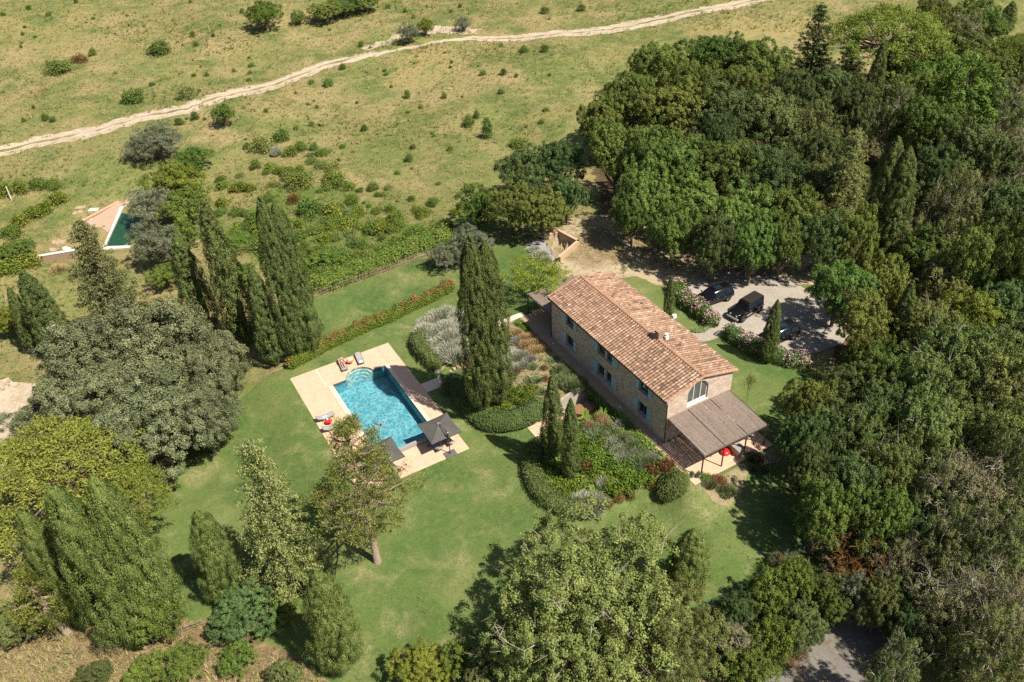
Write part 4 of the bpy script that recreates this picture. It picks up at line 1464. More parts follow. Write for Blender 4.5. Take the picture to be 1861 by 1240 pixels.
def pine_mesh(seed, H, R, mat, bark, z0, tiers, umbrella=False, leaf=.24, per=26, pr=(.45, .8), gapz=1.0):
    """pine: bare stem, long boughs carrying separate cushions of needles"""
    r = np.random.default_rng(seed)
    cen, rad = [], []
    lean = np.array([r.normal(0, .25), r.normal(0, .25)])
    limbs = [([(0, 0, -.4), (lean[0] * .4, lean[1] * .4, H * .5), (lean[0], lean[1], H * .95)], [.34, .26, .07])]
    for i in range(tiers):
        t = i / max(1, tiers - 1)
        if umbrella:
            z = H * .62 + (H * .2) * t
            L = R * (1.0 - .55 * t)
            nb = int(11 - 4 * t)
        else:
            z = z0 + (H - z0 - .6) * t
            L = R * (1.0 - .78 * t ** 1.2) * r.uniform(.8, 1.12) * min(1, .7 + 2.0 * t)
            nb = int(6.5 - 1.5 * t)
        a0 = r.random() * 6.28
        for k in range(nb):
            a = a0 + 6.283 * k / nb + r.normal(0, .25)
            Lk = L * r.uniform(.7, 1.12)
            zt = z + (Lk * .42 if umbrella else Lk * r.uniform(.02, .26))
            if umbrella: zt = min(zt, H - (Lk / R) ** 2 * H * .16)
            st = np.array([lean[0] * z / H, lean[1] * z / H, z])
            tip = np.array([math.cos(a) * Lk, math.sin(a) * Lk, zt])
            mid = st * .5 + tip * .5 + np.array([0, 0, -.05 * Lk])
            limbs.append(([tuple(st), tuple(mid), tuple(tip)], [.10, .07, .025]))
            for j in range(max(4, int(Lk * 2.3))):
                s = r.uniform(.38, 1.05)
                side = r.normal(0, .20 * Lk + .12)
                c = st + (tip - st) * s + np.array([-math.sin(a), math.cos(a), 0]) * side + np.array([0, 0, r.normal(.12, .09)])
                if umbrella: c[2] = H - ((c[0] ** 2 + c[1] ** 2) / R ** 2) * H * .17 + r.normal(0, .18) - .3
                cen.append(c); rad.append(r.uniform(*pr))
                if r.random() < .5: limbs.append(([tuple(st + (tip - st) * min(s, 1) * .8), tuple(c)], [.035, .012]))
    cen.append(np.array([lean[0], lean[1], H])); rad.append(pr[0])
    cen, rad = np.array(cen), np.array(rad)
    P_, N_ = puff_leaves(r, cen, rad, per, up=.45, lo=.3, jit=.8, flat=.62)
    n = len(P_)
    src = np.repeat(cen, per, 0)
    ax = unit(P_ - src) + np.array([0, 0, .5]) + r.normal(0, .35, (n, 3))
    V, F = cards(P_, np.cross(ax, r.normal(size=(n, 3))), leaf * r.uniform(.8, 1.4, n), .34, r, ax)
    crown = mesh_np("crown", V, F, mat, tint_of(r, P_, n, np.repeat(r.normal(0, .14, len(cen)), per)))
    return branch_mesh("trunk", bark, limbs), crown


def umbrella_mesh(seed, H, R, mat, bark, npuff=520, per=50, leaf=.2):
    """stone pine: a broad low dome of needle cushions on spreading limbs"""
    r = np.random.default_rng(seed)
    a = r.random(npuff) * 6.283
    q = np.sqrt(r.random(npuff))
    bump = .5 * np.sin(a * 3 + seed) * q + .35 * np.sin(q * 9 + a * 5)
    z = H * (.98 - .30 * q ** 2.2) + bump * .45 + r.normal(0, .16, npuff)
    under = r.random(npuff) < .22
    z = np.where(under, z - r.uniform(.3, 1.1, npuff), z)
    edge = 1 + .10 * np.sin(a * 5 + seed) + .07 * np.sin(a * 11)
    cen = np.stack([np.cos(a) * q * R * edge, np.sin(a) * q * R * edge, z - .4], 1)
    rad = r.uniform(.42, .8, npuff)
    P_, N_ = puff_leaves(r, cen, rad, per, up=.5, lo=.3, jit=.6, flat=.7)
    n = len(P_)
    src = np.repeat(cen, per, 0)
    ax = unit(P_ - src) + np.array([0, 0, .6]) + r.normal(0, .35, (n, 3))
    V, F = cards(P_, N_, leaf * r.uniform(.8, 1.5, n), .34, r, ax)
    crown = mesh_np("crown", V, F, mat, tint_of(r, P_, n, np.repeat(r.normal(0, .13, npuff), per)))
    limbs = [([(0, 0, -.4), (.15, .1, H * .35), (0, .1, H * .62)], [.36, .3, .2])]
    for c in cen[::6]:
        st = np.array([0, .1, H * r.uniform(.48, .64)])
        limbs.append(([tuple(st), tuple((st + c) / 2 + np.array([0, 0, -.5])), tuple(c - np.array([0, 0, .7]))], [.12, .07, .02]))
    return branch_mesh("trunk", bark, limbs), crown


def tuft_mesh(seed, R, H, n, mat, wid=.05, spread=.8, droop=.0, flower=None, dome=True):
    """wispy shrub: upright stems from a cushion (lavender, santolina, grasses)"""
    r = np.random.default_rng(seed)
    a = r.random(n) * 6.283
    q = np.sqrt(r.random(n)) * R
    h = H * (np.sqrt(np.maximum(0, 1 - (q / R) ** 2 * .8)) if dome else 1) * r.uniform(.6, 1.1, n)
    b = np.stack([q * np.cos(a) * .8, q * np.sin(a) * .8, h * .25], 1)
    tip = np.stack([q * np.cos(a) * (1 + spread * .35) + r.normal(0, .07 * R, n), q * np.sin(a) * (1 + spread * .35) + r.normal(0, .07 * R, n), h], 1)
    d = unit(tip - b)
    sd = unit(np.cross(d, r.normal(size=(n, 3)))) * wid
    mid = (b + tip) / 2
    V = np.stack([b, mid + sd, tip, mid - sd], 1).reshape(-1, 3)
    return mesh_np("foliage", V, np.arange(4 * n).reshape(n, 4), mat, tint_of(r, tip, n, None, .25))


def bush_mesh(seed, R, H, npuff, per, leaf, mat, pr=(.28, .45), flat=1.0, jit=.8):
    r = np.random.default_rng(seed)
    d = unit(r.normal(size=(npuff, 3)) + np.array([0, 0, .25]))
    d[:, 2] = np.abs(d[:, 2]) * .95 - .05
    c = d * np.array([R * .72, R * .72, H * .68]) * r.uniform(.6, 1.08, (npuff, 1)) + np.array([0, 0, H * .18])
    P_, N_ = puff_leaves(r, c, R * r.uniform(pr[0], pr[1], npuff), per, jit=jit, flat=flat)
    P_[:, 2] = np.maximum(P_[:, 2], .02)
    n = len(P_)
    V, F = cards(P_, N_, leaf * r.uniform(.65, 1.3, n), .6, r)
    return mesh_np("foliage", V, F, mat, tint_of(r, P_, n, np.repeat(r.normal(0, .16, npuff), per)))


M_bark = plain("grey_brown_bark", (.20, .155, .115), (.12, .09, .065), 4, .9, .15, bump=.6)
M_palebark = plain("pale_lichen_bark", (.42, .37, .29), (.28, .24, .18), 4, .9, .15, bump=.6)
M_twig = plain("bleached_twigs", (.46, .41, .34), (.33, .28, .22), 5, .9, .15)
M_orangetwig = plain("rust_lichen_twigs", (.28, .145, .045), (.16, .09, .035), 4, .9, .15)
M_pinebark = plain("pine_bark", (.33, .25, .185), (.22, .16, .11), 5, .9, .15, bump=.6)

L_oak = leafy("oak_leaves", (.070, .108, .022), (.220, .280, .066), var=.26)
L_dark = leafy("dark_oak_leaves", (.055, .084, .026), (.175, .222, .074), var=.28)
L_holm = leafy("holm_oak_leaves", (.062, .076, .032), (.255, .275, .138), trans=.12, var=.08, third=(.36, .365, .21))
L_light = leafy("light_oak_leaves", (.095, .128, .034), (.285, .325, .100), var=.2)
L_olive = leafy("grey_olive_leaves", (.105, .125, .068), (.29, .315, .195), trans=.15, var=.15)
L_yell = leafy("yellow_green_leaves", (.09, .125, .018), (.29, .335, .055), var=.14)
L_bright = leafy("bright_green_leaves", (.060, .105, .018), (.20, .275, .052), var=.14)
L_cyp = leafy("cypress_sprays", (.040, .062, .020), (.160, .200, .056), trans=.08, var=.10, third=(.21, .20, .085))
L_cypl = leafy("light_cypress_sprays", (.058, .090, .022), (.21, .268, .070), trans=.1, var=.05, third=(.33, .31, .12))
L_con = leafy("conifer_needles", (.115, .14, .038), (.36, .385, .135), trans=.12, var=.1, third=(.40, .37, .17))
L_cedar = leafy("dark_brown_green_needles", (.065, .078, .028), (.235, .235, .092), trans=.12, var=.1, third=(.30, .26, .12))
L_pine = leafy("pine_needles", (.075, .098, .022), (.255, .285, .072), trans=.12, var=.1, third=(.33, .31, .11))
L_pineb = leafy("bright_pine_needles", (.105, .135, .020), (.30, .34, .068), trans=.2, var=.1)
L_dry = leafy("sparse_dry_leaves", (.12, .118, .05), (.31, .295, .15), var=.12, third=(.40, .34, .22))
L_hedge = leafy("clipped_hedge_leaves", (.058, .088, .024), (.18, .225, .075), trans=.12, var=.1)
L_juni = leafy("creeping_juniper", (.06, .105, .014), (.21, .29, .042), trans=.15, var=.12)
L_silver = leafy("silver_foliage", (.25, .26, .18), (.60, .60, .46), trans=.12, var=.08)
L_sage = leafy("grey_green_foliage", (.115, .155, .060), (.31, .355, .165), trans=.12, var=.1)
L_red = leafy("dark_red_foliage", (.10, .055, .022), (.28, .13, .055), trans=.15, var=.18)
L_phot = leafy("photinia_leaves", (.065, .10, .016), (.22, .28, .045), trans=.2, var=.1)
L_photr = leafy("photinia_red_tips", (.22, .08, .035), (.44, .18, .105), trans=.2, var=.1)
L_pink = leafy("pink_blossom", (.58, .27, .31), (.86, .58, .60), trans=.25, var=.05)
L_lav = leafy("lavender_spikes", (.22, .22, .18), (.42, .39, .38), trans=.15, var=.1)
L_gold = leafy("dry_gold_flowers", (.40, .28, .13), (.60, .42, .24), trans=.15, var=.1)
L_robinia = leafy("locust_leaves", (.10, .15, .015), (.31, .39, .055), trans=.35, var=.1)
L_meadow = leafy("meadow_tufts", (.15, .175, .045), (.36, .32, .14), trans=.25, var=.0, third=(.46, .37, .21))

PROTO['oak'] = [(5, 9, *crown_lobed(s, 5, 9, 1.2, 54, .17, 78, L_oak, M_bark, lobe=.235, pr=(.28, .46), fill=.08, rag=.22, pale_twigs=10)) for s in (11, 12, 13, 14)]
PROTO['dark'] = [(5, 9, *crown_lobed(s, 5, 9, 1.0, 58, .165, 78, L_dark, M_bark, lobe=.22, pr=(.28, .46), fill=.08, rag=.22, pale_twigs=10)) for s in (21, 22, 23)]
PROTO['holm'] = [(5, 8, *crown_lobed(s, 5, 8, .4, 48, .14, 110, L_holm, M_bark, lobe=.27, pr=(.30, .52), lo=-.25, jit=.5, fill=.06, rag=.2)) for s in (31, 32, 33)]
PROTO['light'] = [(5, 8.5, *crown_lobed(s, 5, 8.5, .8, 62, .15, 76, L_light, M_palebark, lobe=.205, pr=(.25, .44), pale_twigs=34, jit=.55, fill=.07, rag=.26)) for s in (41, 42, 43)]
PROTO['spread'] = [(5.6, 8, *crown_lobed(45, 5.6, 8, .6, 96, .115, 84, L_light, M_palebark, lobe=.17, pr=(.22, .40), pale_twigs=44, lo=-.15, jit=.6, rag=.34, fill=.06, twig_r=.6))]
PROTO['bright'] = [(3, 5, *crown_lobed(s, 3, 5, .2, 36, .14, 60, L_bright, M_bark, lobe=.28, pr=(.24, .40), fill=.08, rag=.2)) for s in (51, 52)]
PROTO['yellow'] = [(5, 8, *crown_lobed(55, 5, 8, .8, 52, .17, 74, L_yell, M_bark, lobe=.23, fill=.08, rag=.22))]
PROTO['olive'] = [(3, 4.6, *crown_lobed(s, 3, 4.6, .3, 40, .10, 90, L_olive, M_bark, lobe=.26, pr=(.22, .4), jit=.7, rag=.24, fill=.06)) for s in (61, 62)]
PROTO['bare'] = [(4.5, 9, *crown_lobed(s, 4.5, 9, .8, 46, .12, 44, L_dry, M_twig, lobe=.21, pr=(.26, .46), pale_twigs=110, jit=.7, rag=.5, fill=.05, twig_r=.7)) for s in (71, 72, 73)]
L_dryoak = leafy("dry_olive_oak_leaves", (.056, .078, .024), (.22, .250, .085), var=.16, third=(.31, .28, .15))
PROTO['dry_oak'] = [(5, 9, *crown_lobed(s, 5, 9, .6, 46, .13, 84, L_dryoak, M_twig, lobe=.20, pr=(.24, .42), fill=.05, rag=.42, pale_twigs=70, twig_r=.8)) for s in (76, 77, 78)]
PROTO['cypress'] = [(1.1, 10, *cypress_mesh(s, 10, 1.1, L_cyp, M_bark)) for s in (81, 82)]
PROTO['twin_cypress'] = [(2.0, 13, *cypress_mesh(85, 13, 2.0, L_cyp, M_bark, 2, leaf=.09, z0=.8, blunt=2.9, puff=.24, per=50, rj=.045, cover=1.9))]
PROTO['broad_cypress'] = [(2.0, 10, *cypress_mesh(s, 10, 2.0, L_cypl, M_bark, 1, leaf=.085, z0=.3, blunt=1.9, groove=.09, puff=.34, per=100, rj=.08)) for s in (88, 89)]
PROTO['conifer'] = [(3, 11, *conifer_mesh(91, 11, 3.0, L_con, M_bark, leaf=.14, taper=.72, tiers=30))]
PROTO['cedar'] = [(3, 11, *conifer_mesh(92, 11, 3.0, L_cedar, M_bark, tiers=28, gap=.3, leaf=.15, droop=.12, taper=.75))]
PROTO['dark_conifer'] = [(3, 11, *conifer_mesh(93, 11, 3.0, L_dark, M_bark, tiers=18, gap=.7, leaf=.17, droop=.05, up=.25))]
PROTO['pine'] = [(5.2, 12, *pine_mesh(104, 12, 5.2, L_pine, M_pinebark, 4.2, 9, per=95, pr=(.42, .80), leaf=.16))]
PROTO['umbrella_pine'] = [(6, 9.5, *umbrella_mesh(s, 9.5, 6, L_pineb, M_pinebark)) for s in (105, 106)]
PROTO['small_pine'] = [(3, 5, *pine_mesh(108, 5, 3, L_pineb, M_pinebark, 1.6, 5, False, leaf=.15, per=60, pr=(.4, .65)))]
PROTO['locust'] = [(3.2, 4.6, *crown_lobed(111, 3.2, 4.6, 2.4, 44, .14, 22, L_robinia, M_bark, lobe=.24, pr=(.25, .5), trunk_r=.10, squash=.4, flat=.4, pale_twigs=8, fill=.05, rag=.35))]
PROTO['sapling'] = [(.9, 3.2, *crown_lobed(115, .9, 3.2, 1.4, 12, .09, 12, L_bright, M_bark, lobe=.34, pr=(.14, .24), trunk_r=.04))]
PROTO['bush'] = [(1, 1.3, bush_mesh(s, 1, 1.3, 40, 44, .12, L_oak)) for s in (121, 122)]
PROTO['green_bush'] = [(1, 1.2, bush_mesh(s, 1, 1.2, 40, 44, .12, L_bright)) for s in (123, 124)]
PROTO['light_bush'] = [(1, 1.3, bush_mesh(s, 1, 1.3, 40, 44, .11, L_light, jit=1.0)) for s in (125, 126)]
PROTO['grey_bush'] = [(1, 1.4, bush_mesh(s, 1, 1.4, 36, 40, .11, L_olive, jit=1.1)) for s in (127, 128)]
PROTO['yellow_bush'] = [(1, 1.1, bush_mesh(131, 1, 1.1, 36, 34, .14, L_yell))]
PROTO['round_bush'] = [(1, 1.0, bush_mesh(133, 1, 1.0, 60, 44, .10, L_sage, pr=(.22, .34)))]
PROTO['red_bush'] = [(1, 1.0, bush_mesh(135, 1, 1.0, 26, 26, .15, L_red))]
PROTO['silver_bush'] = [(1, .8, tuft_mesh(141, 1, .8, 1500, L_silver, .022)), (1, .8, tuft_mesh(142, 1, .8, 1500, L_silver, .022))]
PROTO['sage_bush'] = [(1, .8, tuft_mesh(143, 1, .8, 1200, L_sage, .028)), (1, .8, tuft_mesh(144, 1, .8, 1200, L_sage, .028))]
PROTO['lavender'] = [(1, .9, tuft_mesh(145, 1, .9, 900, L_lav, .022))]
PROTO['gold_flowers'] = [(1, .9, tuft_mesh(146, 1, .9, 700, L_gold, .024))]
PROTO['juniper'] = [(1, .5, bush_mesh(147, 1, .5, 46, 26, .15, L_juni, pr=(.2, .36)))]
PROTO['dry_twigs'] = [(4.5, 9, crown_lobed(79, 4.5, 9, .6, 40, .1, 4, L_dry, M_orangetwig, lobe=.22, pale_twigs=240, trunk_r=.11, rag=.5, twig_r=.9)[0], None)]
PROTO['leafy_shrub'] = [(1, 1.5, bush_mesh(148, 1, 1.5, 30, 26, .2, L_dark))]
CAT = dict(pine='pine', umbrella_pine='pine', small_pine='pine', cypress='cypress', twin_cypress='cypress', broad_cypress='cypress')
NAME = dict(oak='oak_tree', dark='dark_oak', holm='holm_oak', light='pale_oak', spread='pale_oak', bright='bushy_tree', yellow='yellow_green_tree', olive='olive_tree', bare='dry_tree', dry_oak='dry_oak', cypress='cypress',
            twin_cypress='twin_cypress', broad_cypress='broad_cypress', conifer='conifer', cedar='cedar', dark_conifer='dark_conifer', pine='pine_tree', umbrella_pine='umbrella_pine', small_pine='small_pine', locust='locust_tree', sapling='sapling')
_pr = random.Random(99)


def plant(kind, x, y, R, H, label, group=None, name=None, cat=None, var=None, rz=None, z=None, mats=None):
    P_ = PROTO[kind]
    k = _pr.randrange(len(P_)) if var is None else var % len(P_)
    p = P_[k]
    R0, H0 = p[0], p[1]
    if z is None: z = float(ground(x, y)) - .05
    rz = _pr.uniform(0, 6.283) if rz is None else rz
    sc = (R / R0, R / R0, H / H0)
    if len(p) == 3:
        o = link(name or "shrub", p[2], None, (x, y, z), rz, label=label, category=cat or "shrub", group=group)
        o.scale = sc
        return o
    root = empty(name or NAME[kind], (x, y, z), rz, sc, label=label, category=cat or CAT.get(kind, "tree"), group=group)
    link("trunk", p[2], root)
    if p[3] is not None: link("crown", p[3], root)
    return root


def tree_c(kind, px_, py_, rpx, H, label, hc=.6, wide=1.0, **kw):
    """tree whose crown centre is seen at a photo pixel, crown half-width rpx photo pixels, height H metres"""
    x, y, z = at(px_, py_, H * hc)
    R = rpx * m_per_px(x, y, z + H * hc) * wide
    return plant(kind, x, y, R, H, label, **kw)


def tree_b(kind, base, top, rpx, label, **kw):
    """tree given by its foot and its tip in the photo; a foot hidden by other plants is slid along until the trunk stands upright"""
    bx = float(base[0])
    for step in range(3):
        x, y, z = at(bx, base[1])
        lo, hi = 0.0, 60.0
        for _ in range(40):
            h = (lo + hi) / 2
            d = Vector((x, y, z + h - CAM_H))
            dep = d.y * cp - d.z * sp
            X, Y = F_PX * d.x / dep, -F_PX * (d.y * sp + d.z * cp) / dep
            if IMG_H / 2 + sr * X + cr * Y > top[1]: lo = h
            else: hi = h
        if step < 2: bx += .9 * (top[0] - (IMG_W / 2 + cr * X - sr * Y))
    R = rpx * m_per_px(x, y, z + h / 2)
    return plant(kind, x, y, R, h, label, **kw)
# ------------------------------------------------------------------ trees, where they stand in the place
# wood above the car park
G = "oaks of the dense wood above the parked cars"
LB = "dark green oak crown merging into the dense wood above the parked cars"
for (x, y, r, k) in [(1195, 120, 56, 'oak'), (1290, 105, 62, 'oak'), (1375, 118, 58, 'oak'), (1135, 190, 62, 'oak'), (1225, 205, 68, 'oak'), (1320, 205, 72, 'dark'), (1405, 220, 66, 'dark'),
                     (1120, 275, 58, 'oak'), (1210, 295, 68, 'oak'), (1305, 300, 72, 'oak'), (1395, 315, 70, 'dark'), (1470, 240, 56, 'dark'), (1260, 375, 64, 'oak'), (1350, 395, 66, 'oak'), (1435, 395, 60, 'oak'),
                     (1170, 345, 52, 'oak'), (1095, 225, 46, 'oak'), (1490, 330, 50, 'dark'), (1425, 440, 46, 'oak'), (1225, 418, 46, 'oak'), (1300, 432, 50, 'dark'), (1370, 445, 48, 'oak'), (1150, 385, 40, 'oak'), (1345, 160, 50, 'oak'), (1310, 252, 50, 'dark'), (1505, 285, 48, 'dark'), (1555, 425, 36, 'oak'), (1548, 335, 40, 'dark'), (1255, 160, 46, 'oak'), (1440, 165, 46, 'dark')]:
    tree_c(k, x, y, r, (11.5 if y < 330 else 9.5) + _pr.uniform(-1, 1.5), LB, group=G)
tree_c('conifer', 1535, 345, 46, 15, "pale yellow-green conifer on the right edge of the dense oak wood", hc=.45)
tree_c('dark', 1500, 430, 44, 10, "dark oak at the wood's edge just above the drive entrance")
# cluster left of it
tree_c('bright', 868, 372, 42, 6.5, "fresh light green tree at the left end of the cluster above the fence")
tree_c('dark', 948, 305, 50, 8.5, "grey-green tree behind the cluster beside the meadow")
tree_c('dark', 1012, 290, 50, 9.0, "dark tree joining the cluster to the dense oak wood")
tree_c('oak', 930, 370, 46, 8.0, "full round tree right of the fresh green one, above the olive trees")
tree_c('oak', 985, 382, 48, 7.5, "green tree hanging over the sandy walled bay")
tree_c('dark', 1030, 352, 40, 8.0, "dark narrow crown between the walled bay and the dense wood")
tree_c('olive', 860, 440, 46, 4.6, "grey olive tree right of the reed fence behind the twin cypress")
tree_c('olive', 805, 462, 32, 3.6, "small grey olive left of the twin cypress at the lawn's upper corner")
# right-hand forest
tree_c('dark_conifer', 1480, 88, 44, 15, "dark layered conifer rising behind the oak wood near the umbrella pine", hc=.5)
tree_c('dark_conifer', 1545, 125, 40, 13, "second dark conifer just left of the umbrella pine's trunk", hc=.5)
tree_c('umbrella_pine', 1622, 42, 92, 15, "large bright umbrella pine towering over the wood at the top", hc=.82)
tree_b('cypress', (1572, 235), (1607, 78), 16, "slim dark cypress under the left side of the umbrella pine")
tree_b('cypress', (1634, 165), (1647, 66), 14, "short slim cypress directly under the umbrella pine")
tree_b('cypress', (1820, 60), (1842, 2), 11.9, "slim cypress near the top corner of the forest")
tree_b('twin_cypress', (1600, 492), (1648, 250), 36, "tall dark twin-stemmed cypress between oak wood and forest")
G = "broadleaf trees of the shaded forest"
LB = "dark broadleaf crown in the shaded forest right of the tall twin cypress"
for (x, y, r) in [(1740, 70, 55), (1800, 120, 55), (1755, 180, 62), (1690, 140, 48), (1625, 215, 56), (1690, 235, 56), (1835, 195, 56), (1705, 315, 52), (1775, 275, 62), (1845, 290, 56), (1735, 400, 56), (1820, 385, 58), (1860, 110, 50),
                  (1860, 390, 52), (1715, 395, 46), (1545, 200, 42), (1780, 480, 52), (1855, 480, 52)]:
    tree_c(_pr.choice(['dark', 'dark', 'oak', 'oak', 'light', 'bright', 'dry_oak']), x, y, r * _pr.uniform(.85, 1.1), 11.5 + _pr.uniform(-2.5, 2.5), LB, group=G)
for (x, y, r) in [(1655, 118, 46), (1705, 85, 50), (1515, 160, 44), (1650, 165, 46), (1780, 40, 40), (1700, 30, 36)]:
    tree_c('dark' if _pr.random() < .5 else 'oak', x, y, r, 9.5 + _pr.uniform(-1, 1.5), "dark broadleaf crown around the foot of the large umbrella pine", group="broadleaf trees under the umbrella pine")
tree_b('cypress', (1765, 330), (1790, 215), 13, "slim dark spire rising among the shaded broadleaf crowns")
tree_b('cypress', (1745, 150), (1762, 52), 12, "slim dark spire right of the large umbrella pine")
tree_c('umbrella_pine', 1850, 85, 40, 11, "small bright pine at the forest's upper edge on the right", hc=.8)
G = "paler crowns of the lower forest"
LB = "paler olive-green oak crown in the lower half of the forest"
for (x, y, r, H) in [(1690, 460, 56, 9), (1735, 515, 58, 10), (1690, 600, 60, 10), (1740, 655, 74, 11), (1800, 690, 76, 12), (1690, 700, 70, 11), (1850, 730, 62, 11), (1765, 770, 70, 11), (1690, 780, 68, 11), (1835, 800, 62, 11)]:
    tree_c(_pr.choice(['light', 'light', 'light', 'oak']), x, y, r * _pr.uniform(.88, 1.1), H * _pr.uniform(.88, 1.1), LB, group=G)
tree_c('yellow', 1770, 590, 66, 9, "yellow-green tree glowing in the middle of the forest")
tree_c('dark', 1825, 560, 56, 10, "dark tree behind the yellow-green tree")
tree_c('dark', 1850, 640, 52, 10, "dark tree right of the yellow-green tree by the frame edge")
tree_c('oak', 1578, 645, 40, 7.5, "sunlit oak at the car park's right edge beside the third black car")
tree_c('oak', 1528, 522, 60, 9, "sunlit green oak overhanging the right side of the gravel car park")
tree_c('oak', 1580, 590, 54, 8.5, "green oak behind the third black car")
tree_c('oak', 1610, 515, 44, 8.5, "green oak at the foot of the tall twin cypress")
tree_b('cypress', (1635, 665), (1660, 510), 18.7, "dark cypress half hidden between the oaks right of the car park")
tree_c('oak', 1610, 680, 58, 9, "green oak below the car park at the forest's edge")
tree_c('dark', 1530, 700, 48, 7.5, "dark low tree beside the small lawn right of the villa")
tree_c('dark', 1600, 745, 58, 9.5, "dark oak in the second row right of the pergola")
tree_c('light', 1560, 790, 60, 10, "pale sunlit oak right of the pergola lawn")
tree_c('dark', 1500, 790, 46, 8.5, "dark tree casting shade over the lawn right of the pergola")
tree_c('light', 1615, 850, 62, 10.5, "pale oak with open twigs above the bare trees")
tree_c('dark', 1545, 880, 56, 10, "dark green tree at the lawn edge above the green net fence")
tree_c('oak', 1590, 935, 54, 9.5, "green tree behind the rusty twigs near the road")
for (x, y, r, H, k, lab) in [(1468, 735, 44, 8.5, 'oak', "sunlit oak nearest the sapling lawn right of the villa"), (1462, 800, 46, 9.5, 'dark', "dark oak leaning over the lawn beside the pergola's outer corner"), (1472, 865, 46, 9.5, 'dark', "dark oak on the lawn edge below the pergola corner"), (1492, 930, 50, 9.5, 'oak', "oak at the lower lawn edge shading the net fence"),
                             (1600, 1095, 44, 7, 'dark', "dark oak hanging over the top of the road"), (1555, 1075, 34, 5.5, 'olive', "grey bush at the head of the road"), (1650, 1135, 40, 6.5, 'dark', "dark oak over the road's right side"), (1628, 1222, 54, 9, 'dry_oak', "olive-grey oak added at the bottom edge to dapple the road with shade")]:  # the last oak is added to throw dappled shade on the road
    tree_c(k, x, y, r, H, lab)
G = "half-bare trees with pale twigs in the lower right forest"
LB = "dry olive-grey tree with pale bare twigs in the lower right forest"
for (x, y, r, H) in [(1690, 885, 70, 11), (1775, 895, 76, 12.5), (1850, 870, 62, 12), (1715, 985, 70, 10.5), (1810, 1000, 76, 12), (1640, 1010, 52, 8.5), (1745, 1085, 72, 11), (1840, 1100, 74, 11.5), (1800, 1195, 80, 11), (1690, 1120, 46, 7.5)]:
    tree_c(_pr.choice(['bare', 'dry_oak', 'dry_oak']), x, y, r * _pr.uniform(.8, 1.05), H * _pr.uniform(.85, 1.1), LB, group=G)
for (x, y, r, H, k) in [(1735, 925, 50, 8, 'dark'), (1655, 955, 44, 7, 'dark'), (1850, 940, 50, 8, 'dark'), (1770, 1040, 50, 7, 'light'), (1700, 1050, 40, 6, 'dark'), (1860, 1050, 46, 7, 'light'), (1790, 1130, 48, 6.5, 'dark'), (1730, 1160, 44, 6, 'light'), (1850, 1180, 56, 7.5, 'light'), (1760, 1220, 44, 5.5, 'dark'), (1640, 1080, 36, 5, 'dark')]:
    tree_c(k, x, y, r, H, "low oak filling the gaps under the half-bare trees", group="low oaks under the half-bare trees")
for (x, y, r, H, lab) in [(1545, 1035, 50, 6, "rust-coloured leafless tree beside the road"), (1425, 1050, 32, 3.5, "rusty bare bush between the green bushes below the net fence"), (1440, 1195, 24, 2.6, "rusty bare bush at the road edge")]:
    xx, yy, zz = at(x, y + 20)
    p = PROTO['dry_twigs'][0]
    root = empty("bare_tree", (xx, yy, zz - .1), _pr.uniform(0, 6), label=lab, category="tree")
    rk = r * m_per_px(xx, yy)
    root.scale = (rk / 4.5, rk / 4.5, H / 9)
    me = p[2].copy()
    me.materials.clear()
    me.materials.append(M_orangetwig)
    link("trunk", me, root)
# bushes between the net fence and the road
for (k, x, y, r, H, lab) in [('bright', 1450, 1042, 34, 5, "bright bush standing against the green net fence"), ('bright', 1400, 1075, 42, 4.5, "dark green bush below the green net fence"), ('olive', 1425, 1022, 24, 2.4, "grey bush touching the green net fence"),
                             ('bright', 1400, 1155, 44, 6, "bright green tree lit by sun left of the road"), ('bright', 1362, 1212, 44, 4.5, "bright green bush at the bottom edge left of the road"), ('dark', 1460, 1130, 44, 5.5, "dark bush between bright tree and road"),
                             ('dark', 1345, 1110, 34, 4.0, "dark shrub between the pale oak and the bushes"), ('oak', 1510, 1085, 38, 4.5, "dark bush at the road's upper edge"), ('olive', 1640, 1200, 36, 3.4, "grey bush on the far side of the road"), ('bare', 1350, 1165, 40, 5, "thin grey twigs beside the big pale oak")]:
    tree_c(k, x, y, r, H, lab)
# the big pale oak at the bottom and its neighbours
tree_c('spread', 1075, 1075, 195, 12.5, "huge pale oak with bare twigs at the bottom centre", hc=.62, rz=1.0)
tree_c('spread', 1225, 1150, 105, 9.5, "pale oak leaning out right of the huge pale oak", hc=.6)
tree_c('light', 955, 1190, 92, 8.5, "pale oak under the left side of the huge pale oak", hc=.55)
tree_c('light', 1090, 1225, 110, 8.5, "pale oak cut by the bottom edge under the huge pale oak", hc=.55)
tree_b('broad_cypress', (1250, 1070), (1262, 965), 36, "short thick evergreen on the lawn right of the huge pale oak")
tree_c('yellow', 765, 1212, 52, 3.6, "bright yellow-green bush at the bottom edge left of the huge oak")
tree_c('bright', 832, 1195, 34, 3.2, "dark green bush between the yellow-green bush and the huge oak")
tree_c('dark', 880, 1228, 46, 4.5, "dark bush at the bottom edge beneath the huge oak")
